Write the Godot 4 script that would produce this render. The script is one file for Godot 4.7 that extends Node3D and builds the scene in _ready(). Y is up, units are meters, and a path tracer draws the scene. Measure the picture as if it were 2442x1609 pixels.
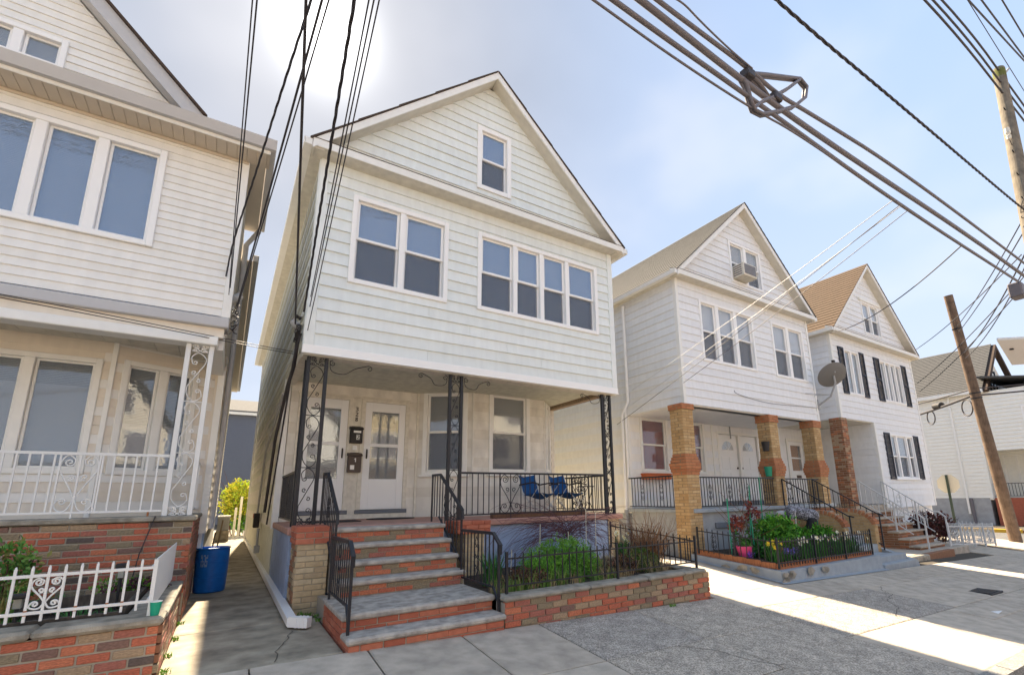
extends Node3D

# ---------------------------------------------------------------- mesh builder
class MB:
	var v := PackedVector3Array()
	var n := PackedVector3Array()
	var c := PackedColorArray()
	var col := Color(1, 1, 1)
	func tri(a: Vector3, b: Vector3, d: Vector3) -> void:
		var nn := (b - a).cross(d - a).normalized()
		v.append(a); v.append(d); v.append(b)
		n.append(nn); n.append(nn); n.append(nn)
		c.append(col); c.append(col); c.append(col)
	func tris(a: Vector3, b: Vector3, d: Vector3, na: Vector3, nb: Vector3, nd: Vector3) -> void:
		v.append(a); v.append(d); v.append(b)
		n.append(na); n.append(nd); n.append(nb)
		c.append(col); c.append(col); c.append(col)
	func quad(a: Vector3, b: Vector3, d: Vector3, e: Vector3) -> void:
		tri(a, b, d); tri(a, d, e)
	func quad_out(a: Vector3, b: Vector3, d: Vector3, e: Vector3, mid: Vector3) -> void:
		var nn := (b - a).cross(d - a) + (d - a).cross(e - a)
		if nn.dot((a + b + d + e) * 0.25 - mid) < 0.0:
			quad(a, e, d, b)
		else:
			quad(a, b, d, e)
	func tri_out(a: Vector3, b: Vector3, d: Vector3, mid: Vector3) -> void:
		if (b - a).cross(d - a).dot((a + b + d) / 3.0 - mid) < 0.0:
			tri(a, d, b)
		else:
			tri(a, b, d)
	# eight corners: four of one end in order, four of the other in the same order
	func hexa(p: Array) -> void:
		var mid := Vector3.ZERO
		for q in p:
			mid += q
		mid /= 8.0
		quad_out(p[0], p[1], p[2], p[3], mid)
		quad_out(p[4], p[5], p[6], p[7], mid)
		for k in 4:
			var j := (k + 1) % 4
			quad_out(p[k], p[j], p[j + 4], p[k + 4], mid)
	func box(a: Vector3, b: Vector3) -> void:
		obox(Transform3D(Basis(), (a + b) * 0.5), (b - a).abs(), 0.0)
	func obox(t: Transform3D, s: Vector3, bev: float) -> void:
		var h := s * 0.5
		var e: float = minf(bev, minf(h.x, minf(h.y, h.z)) * 0.9)
		var o := t.origin
		for ax in 3:
			var b1 := (ax + 1) % 3
			var b2 := (ax + 2) % 3
			for sg in [-1.0, 1.0]:
				var q := []
				for w in [[-1.0, -1.0], [1.0, -1.0], [1.0, 1.0], [-1.0, 1.0]]:
					var p := Vector3.ZERO
					p[ax] = sg * h[ax]
					p[b1] = w[0] * (h[b1] - e)
					p[b2] = w[1] * (h[b2] - e)
					q.append(t * p)
				quad_out(q[0], q[1], q[2], q[3], o)
			if e > 0.0:
				for s1 in [-1.0, 1.0]:
					for s2 in [-1.0, 1.0]:
						var q := []
						for w in [[-1.0, 0.0], [1.0, 0.0], [1.0, 1.0], [-1.0, 1.0]]:
							var p := Vector3.ZERO
							p[ax] = w[0] * (h[ax] - e)
							p[b1] = s1 * (h[b1] - (e if w[1] == 0.0 else 0.0))
							p[b2] = s2 * (h[b2] - (0.0 if w[1] == 0.0 else e))
							q.append(t * p)
						quad_out(q[0], q[1], q[2], q[3], o)
		if e > 0.0:
			for sx in [-1.0, 1.0]:
				for sy in [-1.0, 1.0]:
					for sz in [-1.0, 1.0]:
						tri_out(t * Vector3(sx * h.x, sy * (h.y - e), sz * (h.z - e)), t * Vector3(sx * (h.x - e), sy * h.y, sz * (h.z - e)), t * Vector3(sx * (h.x - e), sy * (h.y - e), sz * h.z), o)
	# square bar from a to b
	func bar(a: Vector3, b: Vector3, w: float, d: float, up := Vector3(0, 0, 1)) -> void:
		var y := (b - a).normalized()
		if absf(y.dot(up)) > 0.95:
			up = Vector3(1, 0, 0)
		var x := y.cross(up).normalized()
		obox(Transform3D(Basis(x, y, x.cross(y)), (a + b) * 0.5), Vector3(w, (b - a).length(), d), 0.0)
	func tube(p: PackedVector3Array, r: float, sides := 6, r1 := -1.0, caps := true) -> void:
		if r1 < 0.0:
			r1 = r
		var m := p.size()
		if m < 2:
			return
		var t := (p[1] - p[0]).normalized()
		var a := t.cross(Vector3(0.31, 0.93, 0.17)).normalized()
		var rings := []
		var norms := []
		for k in m:
			var tk := (p[mini(k + 1, m - 1)] - p[maxi(k - 1, 0)]).normalized()
			a = (a - tk * a.dot(tk)).normalized()
			var b := tk.cross(a)
			var rr := lerpf(r, r1, float(k) / (m - 1))
			var ring := PackedVector3Array()
			var nr := PackedVector3Array()
			for s in sides:
				var w := TAU * s / sides
				var dd := a * cos(w) + b * sin(w)
				nr.append(dd)
				ring.append(p[k] + dd * rr)
			rings.append(ring)
			norms.append(nr)
		for k in m - 1:
			for s in sides:
				var j := (s + 1) % sides
				tris(rings[k][s], rings[k][j], rings[k + 1][j], norms[k][s], norms[k][j], norms[k + 1][j])
				tris(rings[k][s], rings[k + 1][j], rings[k + 1][s], norms[k][s], norms[k + 1][j], norms[k + 1][s])
		if caps:
			for s in range(1, sides - 1):
				tri_out(rings[0][0], rings[0][s], rings[0][s + 1], p[1])
				tri_out(rings[m - 1][0], rings[m - 1][s], rings[m - 1][s + 1], p[m - 2])
	# profile: array of Vector2(radius, height), turned about the y axis of t
	func lathe(prof: Array, seg: int, t: Transform3D) -> void:
		for k in prof.size() - 1:
			var a: Vector2 = prof[k]
			var b: Vector2 = prof[k + 1]
			var sl := Vector2(b.y - a.y, a.x - b.x).normalized()
			for s in seg:
				var w0 := TAU * s / seg
				var w1 := TAU * (s + 1) / seg
				var d0 := Vector3(cos(w0), 0, -sin(w0))
				var d1 := Vector3(cos(w1), 0, -sin(w1))
				var n0: Vector3 = t.basis * (d0 * sl.x + Vector3(0, sl.y, 0))
				var n1: Vector3 = t.basis * (d1 * sl.x + Vector3(0, sl.y, 0))
				var p0: Vector3 = t * (d0 * a.x + Vector3(0, a.y, 0))
				var p1: Vector3 = t * (d1 * a.x + Vector3(0, a.y, 0))
				var q0: Vector3 = t * (d0 * b.x + Vector3(0, b.y, 0))
				var q1: Vector3 = t * (d1 * b.x + Vector3(0, b.y, 0))
				if a.x > 1e-5:
					tris(p0, p1, q1, n0, n1, n1)
				if b.x > 1e-5:
					tris(p0, q1, q0, n0, n1, n0)
	func leaf(p: Vector3, dir: Vector3, side: Vector3, l: float, w: float) -> void:
		var nn := dir.cross(side).normalized()
		var mid := p + dir * l * 0.45 + nn * l * 0.06
		var tip := p + dir * l
		tri(p, mid + side * w * 0.5, tip)
		tri(p, tip, mid - side * w * 0.5)
	func mesh(colored := false) -> ArrayMesh:
		var arr := []
		arr.resize(Mesh.ARRAY_MAX)
		arr[Mesh.ARRAY_VERTEX] = v
		arr[Mesh.ARRAY_NORMAL] = n
		if colored:
			arr[Mesh.ARRAY_COLOR] = c
		var am := ArrayMesh.new()
		am.add_surface_from_arrays(Mesh.PRIMITIVE_TRIANGLES, arr)
		return am

# ---------------------------------------------------------------- nodes
var rng := RandomNumberGenerator.new()
var M := {}
var TX := {}
var cache := {}
var taken := {}

func numbered(nm: String) -> String:
	var k: int = taken.get(nm, -1) + 1
	taken[nm] = k
	return nm if k == 0 else "%s_%03d" % [nm, k]

func thing(nm: String, label: String, category: String, at := Vector3.ZERO, group := "") -> Node3D:
	var o := Node3D.new()
	o.name = numbered(nm)
	add_child(o, true)
	o.position = at
	o.set_meta("label", label)
	o.set_meta("category", category)
	if group != "":
		o.set_meta("group", group)
	return o

func part(parent: Node, nm: String, at: Vector3) -> Node3D:
	var o := Node3D.new()
	o.name = nm
	parent.add_child(o, true)
	o.global_position = at
	return o

func put(parent: Node, nm: String, me: Mesh, m: Material, t := Transform3D()) -> MeshInstance3D:
	var o := MeshInstance3D.new()
	o.name = nm
	o.mesh = me
	o.material_override = m
	parent.add_child(o, true)
	o.global_transform = t
	return o

# the mesh of b, whose points are in world space, moved to the parent's own place
func obj(parent: Node, nm: String, b: MB, m: Material, colored := false) -> MeshInstance3D:
	var base: Vector3 = parent.global_position if parent != self else Vector3.ZERO
	if base != Vector3.ZERO:
		for k in b.v.size():
			b.v[k] -= base
	var o := put(parent, nm, b.mesh(colored), m)
	o.global_position = base
	return o

func single(nm: String, label: String, category: String, b: MB, m: Material, at := Vector3.ZERO, group := "", colored := false) -> MeshInstance3D:
	for k in b.v.size():
		b.v[k] -= at
	var o := put(self, numbered(nm), b.mesh(colored), m)
	o.position = at
	o.set_meta("label", label)
	o.set_meta("category", category)
	if group != "":
		o.set_meta("group", group)
	return o

func struct(nm: String, b: MB, m: Material) -> MeshInstance3D:
	var o := put(self, numbered(nm), b.mesh(), m)
	o.set_meta("kind", "structure")
	return o

func bevel_mesh(s: Vector3, bev: float) -> ArrayMesh:
	var key := "%.3f,%.3f,%.3f,%.4f" % [s.x, s.y, s.z, bev]
	if not cache.has(key):
		var b := MB.new()
		b.obox(Transform3D(), s, bev)
		cache[key] = b.mesh()
	return cache[key]

# a bevelled block between two world corners
func blk(parent: Node, nm: String, a: Vector3, b: Vector3, m: Material, bev := 0.0) -> MeshInstance3D:
	return put(parent, nm, bevel_mesh((b - a).abs(), bev), m, Transform3D(Basis(), (a + b) * 0.5))

# a square bar between two world points
func rod(parent: Node, nm: String, a: Vector3, b: Vector3, w: float, m: Material, d := -1.0) -> MeshInstance3D:
	if d < 0.0:
		d = w
	var y := (b - a).normalized()
	var up := Vector3(0, 0, 1) if absf(y.z) < 0.9 else Vector3(1, 0, 0)
	var x := y.cross(up).normalized()
	return put(parent, nm, bevel_mesh(Vector3(w, snappedf((b - a).length(), 0.001), d), 0.0), m, Transform3D(Basis(x, y, x.cross(y)), (a + b) * 0.5))

func pipe(parent: Node, nm: String, p: Array, r: float, m: Material, sides := 8) -> MeshInstance3D:
	var b := MB.new()
	b.tube(PackedVector3Array(p), r, sides)
	return obj(parent, nm, b, m)

# ---------------------------------------------------------------- materials
func lin(r: float, g: float, b: float) -> Color:
	return Color(r, g, b).linear_to_srgb()

func noise_tex(key: String, kind: int, freq: float, oct: int, lo: float, hi: float, size := 512, sharp := 1.0, stretch := Vector2(1, 1), sd := 1, bias := 0.0) -> ImageTexture:
	var f := FastNoiseLite.new()
	f.seed = sd
	f.noise_type = kind
	f.frequency = freq
	f.fractal_octaves = oct
	f.fractal_type = FastNoiseLite.FRACTAL_FBM if oct > 1 else FastNoiseLite.FRACTAL_NONE
	if kind == FastNoiseLite.TYPE_CELLULAR:
		f.cellular_return_type = FastNoiseLite.RETURN_CELL_VALUE
	var w := int(size / stretch.x)
	var h := int(size / stretch.y)
	var im := f.get_seamless_image(w, h)
	im.convert(Image.FORMAT_L8)
	if w != size or h != size:
		im.resize(size, size, Image.INTERPOLATE_CUBIC)
	var d := im.get_data()
	var mn := 255
	var mx := 0
	for q in d:
		mn = mini(mn, q)
		mx = maxi(mx, q)
	var lut := PackedByteArray()
	lut.resize(256)
	for q in 256:
		var tt := clampf(float(q - mn) / maxf(1.0, mx - mn), 0, 1)
		tt = clampf((tt - 0.5) * sharp + 0.5 + bias, 0, 1)
		lut[q] = int(255.0 * pow(lerpf(lo, hi, tt), 0.4545))
	for q in d.size():
		d[q] = lut[d[q]]
	var r := ImageTexture.create_from_image(Image.create_from_data(size, size, false, Image.FORMAT_L8, d))
	TX[key] = r
	return r

# albedo given as linear base colour; a: texture key and scale for grain, d: for a second, coarser layer, h: relief in cm
func mt(key: String, r: float, g: float, b: float, rough := 0.85, a := "", asc := 1.0, d := "", dsc := 0.3, ht := "", hcm := 0.0, hsc := 1.0) -> StandardMaterial3D:
	var m := StandardMaterial3D.new()
	m.resource_name = key
	m.albedo_color = lin(r, g, b)
	m.roughness = rough
	m.metallic_specular = 0.4
	m.uv1_triplanar = true
	m.uv1_world_triplanar = true
	m.uv1_scale = Vector3.ONE * asc
	m.uv2_triplanar = true
	m.uv2_world_triplanar = true
	m.uv2_scale = Vector3.ONE * dsc
	if a != "":
		m.albedo_texture = TX[a]
	if d != "":
		m.detail_enabled = true
		m.detail_albedo = TX[d]
		m.detail_blend_mode = BaseMaterial3D.BLEND_MODE_MUL
		m.detail_uv_layer = BaseMaterial3D.DETAIL_UV_2
	if ht != "":
		m.heightmap_enabled = true
		m.heightmap_texture = TX[ht]
		m.heightmap_scale = hcm
	M[key] = m
	return m

func vary(src: String, key: String, r: float, g: float, b: float) -> void:
	var m: StandardMaterial3D = M[src].duplicate()
	m.resource_name = key
	m.albedo_color = lin(r, g, b)
	M[key] = m

# ---------------------------------------------------------------- ground heights
func gy(x: float, z: float) -> float:
	var xx := clampf(x, 0.0, 26.0)
	var e := 0.009 - 0.03 * xx
	var b := 0.009 - (0.03 * (xx - 7.5) if xx > 7.5 else 0.0)
	if z < 0.3:
		return b
	if z < 2.3:
		return b + (e - b) * (z - 0.3) / 2.0
	return e - 0.075 * (minf(z, 5.4) - 2.3)

const SKY := 0.27
const SUN := Vector3(0.0573, 0.7172, -0.6945)

func set_camera() -> void:
	var cam := Camera3D.new()
	cam.name = "camera"
	add_child(cam)
	var yaw := 0.58233
	var pit := 0.21401
	var rol := -0.016997
	var fw := Vector3(sin(yaw) * cos(pit), sin(pit), -cos(yaw) * cos(pit))
	var ri := Vector3(cos(yaw), 0, sin(yaw))
	var up := ri.cross(fw)
	var r2 := ri * cos(rol) + up * sin(rol)
	var u2 := up * cos(rol) - ri * sin(rol)
	cam.transform = Transform3D(Basis(r2, u2, -fw), Vector3(-0.7078, 1.2805, 7.0905))
	var f := 1141.57
	cam.projection = Camera3D.PROJECTION_FRUSTUM
	cam.near = 0.05
	cam.far = 400.0
	cam.size = 0.05 * 1609.0 / f
	cam.frustum_offset = Vector2((1221.0 - 1298.31) / f, (937.5 - 804.5) / f) * 0.05
	cam.current = true

func sky_image() -> Image:
	var w := 768
	var h := 384
	var fl := PackedFloat32Array()
	fl.resize(w * h * 3)
	var nz := FastNoiseLite.new()
	nz.seed = 5
	nz.frequency = 1.6
	nz.fractal_octaves = 5
	for j in h:
		var th := PI * (j + 0.5) / h
		for i in w:
			var ph := TAU * (i + 0.5) / w
			var d := Vector3(sin(ph) * sin(th), cos(th), -cos(ph) * sin(th))
			var y := maxf(d.y, 0.0)
			var c := Vector3(0.82, 0.88, 0.97).lerp(Vector3(0.36, 0.56, 0.92), pow(y, 0.65))
			var ang := acos(clampf(d.dot(SUN), -1, 1))
			var q := Vector3(d.x * 1.2, d.y * 2.6, d.z * 1.2) / (0.35 + y)
			var cl := nz.get_noise_3dv(q) * 0.5 + 0.5
			var wisp := smoothstep(0.45, 0.85, cl) * 0.4
			c = c.lerp(Vector3(0.86, 0.89, 0.94), wisp)
			var haze := exp(-pow(ang / 0.55, 2.0))
			c = c.lerp(Vector3(0.53, 0.53, 0.565) * (0.72 + 0.56 * cl), haze * 0.95)
			c += Vector3(1.0, 0.99, 0.96) * (2.2 * exp(-pow(ang / 0.05, 2.0)) + 0.55 * exp(-ang / 0.075))
			c *= SKY
			if d.y < 0.0:
				c = Vector3(0.15, 0.145, 0.135)
			var k := (j * w + i) * 3
			fl[k] = c.x
			fl[k + 1] = c.y
			fl[k + 2] = c.z
	return Image.create_from_data(w, h, false, Image.FORMAT_RGBF, fl.to_byte_array())

func set_light() -> void:
	var we := WorldEnvironment.new()
	we.name = "environment"
	var env := Environment.new()
	env.background_mode = Environment.BG_SKY
	var sk := Sky.new()
	var pm := PanoramaSkyMaterial.new()
	pm.panorama = ImageTexture.create_from_image(sky_image())
	pm.energy_multiplier = 1.0
	sk.sky_material = pm
	env.sky = sk
	env.background_energy_multiplier = 1.0
	env.tonemap_mode = Environment.TONE_MAPPER_LINEAR
	env.tonemap_exposure = 4.4
	env.sdfgi_enabled = true
	env.ssao_enabled = true
	env.ssil_enabled = true
	we.environment = env
	add_child(we)
	var sun := DirectionalLight3D.new()
	sun.name = "sun"
	sun.light_energy = 1.5
	sun.light_color = Color(1.0, 0.92, 0.80)
	sun.light_angular_distance = 0.8
	sun.shadow_enabled = true
	add_child(sun)
	sun.look_at_from_position(Vector3.ZERO, -SUN, Vector3.UP)

func set_materials() -> void:
	var V := FastNoiseLite.TYPE_SIMPLEX_SMOOTH
	noise_tex("fine", V, 0.16, 3, 0.82, 1.0)
	noise_tex("blotch", V, 0.012, 5, 0.80, 1.0, 512, 1.2)
	noise_tex("faint", V, 0.010, 4, 0.95, 1.0, 512, 1.2, Vector2(1, 1), 3)
	noise_tex("stain", V, 0.011, 5, 0.52, 1.0, 512, 1.35, Vector2(1, 1), 9)
	noise_tex("speck", FastNoiseLite.TYPE_CELLULAR, 0.12, 1, 0.40, 1.0, 512, 1.3)
	noise_tex("grit", V, 0.30, 2, 0.82, 1.0, 512, 1.5, Vector2(1, 1), 4)
	noise_tex("rough", V, 0.07, 4, 0.0, 1.0, 512, 1.2, Vector2(1, 1), 6)
	noise_tex("wood", V, 0.05, 4, 0.62, 1.0, 512, 1.4, Vector2(1, 8), 7)
	noise_tex("streak", V, 0.03, 4, 0.93, 1.0, 512, 1.2, Vector2(1, 6), 8)
	noise_tex("row", V, 0.06, 3, 0.60, 1.0, 512, 1.4, Vector2(3, 1), 11)
	noise_tex("grime", V, 0.010, 5, 0.78, 1.0, 512, 1.5, Vector2(1, 2), 13)
	noise_tex("pits", V, 0.22, 3, 0.45, 1.0, 1024, 3.2, Vector2(1, 1), 17, 0.75)
	noise_tex("soiled", V, 0.008, 6, 0.66, 1.0, 1024, 1.3, Vector2(1, 1), 19, 0.1)
	# concrete and ground
	mt("concrete", 0.58, 0.50, 0.395, 0.92, "pits", 0.9, "soiled", 0.42, "pits", 0.15, 0.9)
	vary("concrete", "concrete_b", 0.54, 0.465, 0.37)
	vary("concrete", "concrete_c", 0.60, 0.52, 0.415)
	mt("aggregate", 0.70, 0.61, 0.49, 0.95, "speck", 1.5, "soiled", 0.5, "speck", 0.3, 1.5)
	vary("aggregate", "aggregate_b", 0.61, 0.54, 0.45)
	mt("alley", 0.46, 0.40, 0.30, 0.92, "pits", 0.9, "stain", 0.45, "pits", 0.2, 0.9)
	mt("dirt", 0.10, 0.085, 0.065, 0.98, "grit", 2.0, "blotch", 0.8)
	mt("soil", 0.085, 0.062, 0.045, 0.98, "speck", 3.0, "blotch", 1.0, "speck", 1.2, 3.0)
	mt("asphalt", 0.19, 0.185, 0.175, 0.95, "speck", 3.0, "blotch", 0.3)
	mt("crack", 0.05, 0.045, 0.038, 1.0)
	mt("grey_paint", 0.36, 0.40, 0.43, 0.7, "faint", 1.0, "blotch", 0.6, "fine", 0.1, 2.0)
	mt("kerbstone", 0.42, 0.41, 0.38, 0.9, "speck", 2.0, "blotch", 0.7, "rough", 0.4, 1.5)
	mt("yellow_paint", 0.62, 0.38, 0.04, 0.8, "grit", 1.5)
	# stone
	mt("bluestone", 0.55, 0.50, 0.435, 0.85, "fine", 1.2, "stain", 1.1, "rough", 0.25, 3.0)
	mt("cap", 0.44, 0.40, 0.325, 0.9, "fine", 1.2, "stain", 0.9, "rough", 0.4, 2.5)
	mt("gold_mortar", 0.30, 0.22, 0.13, 0.95, "grit", 2.0)
	mt("mortar", 0.47, 0.42, 0.335, 0.95, "grit", 2.0, "blotch", 0.7)
	mt("dark_mortar", 0.38, 0.33, 0.265, 0.95, "grit", 2.0)
	# bricks
	mt("brick_red", 0.55, 0.165, 0.095, 0.85, "row", 3.0, "faint", 1.5, "row", 0.5, 5.0)
	vary("brick_red", "brick_orange", 0.63, 0.215, 0.115)
	vary("brick_red", "brick_rose", 0.44, 0.165, 0.12)
	vary("brick_red", "brick_brown", 0.27, 0.16, 0.125)
	vary("brick_red", "brick_olive", 0.32, 0.255, 0.165)
	vary("brick_red", "brick_tan", 0.46, 0.33, 0.21)
	vary("brick_red", "brick_dark", 0.15, 0.115, 0.10)
	mt("brick_plain", 0.48, 0.145, 0.085, 0.85, "fine", 2.0, "blotch", 1.5, "fine", 0.2, 3.0)
	vary("brick_plain", "brick_plain_b", 0.42, 0.125, 0.075)
	vary("brick_plain", "brick_plain_c", 0.54, 0.185, 0.11)
	vary("brick_plain", "brick_yellow", 0.60, 0.46, 0.28)
	vary("brick_plain", "brick_yellow_b", 0.53, 0.41, 0.26)
	vary("brick_plain", "brick_yellow_c", 0.64, 0.52, 0.34)
	vary("brick_plain", "brick_gold", 0.58, 0.39, 0.19)
	vary("brick_plain", "brick_gold_b", 0.52, 0.335, 0.155)
	vary("brick_plain", "brick_gold_c", 0.64, 0.455, 0.245)
	vary("brick_plain", "brick_terra", 0.54, 0.23, 0.11)
	vary("brick_plain", "brick_terra_b", 0.48, 0.19, 0.09)
	vary("brick_plain", "brick_umber", 0.27, 0.125, 0.07)
	vary("brick_plain", "brick_umber_b", 0.33, 0.165, 0.09)
	# house skins
	mt("siding_green", 0.785, 0.83, 0.815, 0.55, "faint", 0.7, "streak", 0.5)
	vary("siding_green", "siding_green_b", 0.81, 0.85, 0.835)
	vary("siding_green", "siding_green_c", 0.765, 0.805, 0.785)
	mt("siding_worn", 0.84, 0.815, 0.745, 0.7, "grime", 0.55, "faint", 1.3)
	vary("siding_worn", "siding_worn_b", 0.775, 0.74, 0.66)
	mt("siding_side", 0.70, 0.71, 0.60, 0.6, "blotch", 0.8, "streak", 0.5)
	mt("siding_white", 0.83, 0.845, 0.86, 0.5, "faint", 0.7, "streak", 0.5)
	mt("siding_cream", 0.855, 0.845, 0.81, 0.5, "faint", 0.7, "streak", 0.4)
	mt("siding_beige", 0.80, 0.735, 0.635, 0.55, "faint", 0.8, "streak", 0.5)
	vary("siding_white", "siding_white_b", 0.80, 0.815, 0.83)
	vary("siding_cream", "siding_cream_b", 0.835, 0.82, 0.775)
	mt("siding_far", 0.82, 0.82, 0.77, 0.6, "faint", 0.7)
	mt("siding_slate", 0.115, 0.13, 0.17, 0.6, "faint", 0.7)
	mt("trim", 0.82, 0.82, 0.79, 0.45, "faint", 1.0)
	mt("trim_worn", 0.74, 0.71, 0.62, 0.6, "blotch", 1.2)
	mt("trim_grey", 0.50, 0.50, 0.51, 0.5, "faint", 1.0)
	mt("soffit", 0.70, 0.67, 0.585, 0.6, "blotch", 0.8)
	mt("soffit_tan", 0.58, 0.51, 0.42, 0.6, "faint", 0.8)
	mt("vinyl", 0.86, 0.86, 0.85, 0.35)
	mt("ceiling_wood", 0.66, 0.635, 0.58, 0.6, "blotch", 0.8)
	mt("blue_wall", 0.35, 0.44, 0.62, 0.8, "faint", 1.0, "blotch", 0.6, "rough", 0.25, 2.5)
	mt("grey_wall", 0.40, 0.415, 0.43, 0.8, "faint", 1.0, "blotch", 0.5)
	mt("foundation", 0.30, 0.285, 0.20, 0.9, "blotch", 1.0, "stain", 0.8, "rough", 0.3, 2.0)
	mt("porch_red", 0.48, 0.265, 0.21, 0.6, "faint", 1.0, "blotch", 0.7)
	mt("wood_brown", 0.22, 0.125, 0.075, 0.8, "wood", 1.2)
	mt("wood_beam", 0.34, 0.255, 0.175, 0.8, "wood", 1.2)
	mt("wood_grey", 0.155, 0.125, 0.10, 0.9, "wood", 1.0, "stain", 1.0)
	mt("pole_wood", 0.25, 0.175, 0.125, 0.9, "wood", 0.8, "stain", 0.6, "wood", 0.8, 0.8)
	mt("pole_grey", 0.30, 0.255, 0.195, 0.9, "wood", 0.8, "stain", 0.6, "wood", 0.8, 0.8)
	mt("roof_brown", 0.10, 0.07, 0.055, 0.95, "row", 2.2, "blotch", 0.6)
	mt("roof_grey", 0.105, 0.106, 0.108, 0.95, "row", 2.2, "blotch", 0.5)
	mt("roof_tan", 0.135, 0.088, 0.055, 0.95, "row", 2.2, "blotch", 0.5)
	mt("roof_slate", 0.12, 0.12, 0.12, 0.95, "row", 2.2, "blotch", 0.5)
	# metal, plastic, cloth
	mt("iron", 0.022, 0.024, 0.030, 0.42, "fine", 2.0)
	mt("iron_white", 0.80, 0.80, 0.78, 0.45, "fine", 1.5)
	mt("iron_silver", 0.55, 0.57, 0.58, 0.35)
	mt("rust", 0.38, 0.15, 0.05, 0.9, "grit", 3.0)
	mt("galvanized", 0.40, 0.41, 0.42, 0.5, "blotch", 1.5)
	mt("black_rubber", 0.018, 0.018, 0.019, 0.7)
	mt("cable", 0.045, 0.042, 0.048, 0.55)
	mt("cable_grey", 0.15, 0.14, 0.155, 0.55)
	mt("wire_white", 0.55, 0.55, 0.55, 0.4)
	mt("black_box", 0.028, 0.026, 0.026, 0.55)
	mt("brown_box", 0.085, 0.062, 0.052, 0.5)
	mt("sticker", 0.80, 0.80, 0.78, 0.6)
	mt("door_white", 0.80, 0.815, 0.82, 0.4)
	mt("sill_grey", 0.15, 0.165, 0.19, 0.6)
	mt("barrel", 0.012, 0.17, 0.60, 0.38, "faint", 1.0, "blotch", 1.6)
	mt("barrel_print", 0.30, 0.42, 0.62, 0.6, "grit", 4.0)
	mt("cup_green", 0.015, 0.33, 0.20, 0.5)
	mt("cup_white", 0.82, 0.84, 0.82, 0.5)
	mt("chair_blue", 0.008, 0.075, 0.24, 0.85, "fine", 3.0)
	M["chair_blue"].rim_enabled = true
	M["chair_blue"].rim = 0.3
	mt("mat", 0.035, 0.036, 0.040, 0.95, "grit", 3.0)
	mt("shutter", 0.028, 0.033, 0.050, 0.5)
	mt("pink_pot", 0.72, 0.08, 0.24, 0.5)
	mt("terracotta", 0.40, 0.155, 0.075, 0.85, "fine", 2.0)
	mt("redwood", 0.42, 0.165, 0.075, 0.85, "wood", 1.4)
	mt("orange_box", 0.50, 0.13, 0.045, 0.7)
	mt("stake", 0.02, 0.27, 0.16, 0.5)
	mt("panel_white", 0.62, 0.60, 0.56, 0.5, "faint", 1.0)
	mt("lamp_glass", 0.35, 0.34, 0.29, 0.15)
	mt("sign_back", 0.62, 0.58, 0.47, 0.6, "faint", 2.0)
	mt("sign_post", 0.035, 0.055, 0.04, 0.6)
	mt("shade", 0.50, 0.48, 0.44, 0.9)
	mt("blind", 0.60, 0.58, 0.535, 0.8)
	mt("blind_dark", 0.13, 0.12, 0.095, 0.8)
	mt("screen", 0.16, 0.175, 0.205, 0.9)
	M["screen"].albedo_color.a = 0.32
	M["screen"].transparency = BaseMaterial3D.TRANSPARENCY_ALPHA
	mt("window_back", 0.52, 0.53, 0.55, 1.0)  # neutral grey for flat panels standing in for interiors behind glass
	mt("curtain_red", 0.34, 0.055, 0.045, 0.9)
	mt("curtain_white", 0.78, 0.79, 0.80, 0.9)
	mt("curtain_orange", 0.60, 0.27, 0.05, 0.9)
	mt("gold_paint", 0.62, 0.50, 0.30, 0.8, "faint", 0.7)
	# glass: a smooth pane, part metallic to strengthen its reflections
	var g := StandardMaterial3D.new()
	g.resource_name = "glass"
	g.albedo_color = Color(0.62, 0.66, 0.70, 0.10)
	g.metallic = 0.30
	g.roughness = 0.02
	g.transparency = BaseMaterial3D.TRANSPARENCY_ALPHA
	g.uv1_triplanar = true
	g.uv1_world_triplanar = true
	g.uv1_scale = Vector3.ONE * 0.4
	g.heightmap_enabled = true
	g.heightmap_texture = TX["rough"]
	g.heightmap_scale = 0.025
	M["glass"] = g
	var g2: StandardMaterial3D = g.duplicate()
	g2.resource_name = "glass_clear"
	g2.metallic = 0.12
	M["glass_clear"] = g2
	var g3: StandardMaterial3D = g.duplicate()
	g3.resource_name = "glass_blue"
	g3.albedo_color = Color(0.58, 0.67, 0.78, 0.12)
	g3.metallic = 0.36
	M["glass_blue"] = g3
	# plants: vertex colours are the leaf colours
	for k in [["leaf", 0.25], ["twig", 0.0]]:
		var m := StandardMaterial3D.new()
		m.resource_name = k[0]
		m.vertex_color_use_as_albedo = true
		m.roughness = 0.75
		if k[1] > 0.0:
			m.backlight_enabled = true
			m.backlight = Color(k[1], k[1], k[1]) * 1.6
		M[k[0]] = m
	M["tinted"] = M["twig"]

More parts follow.
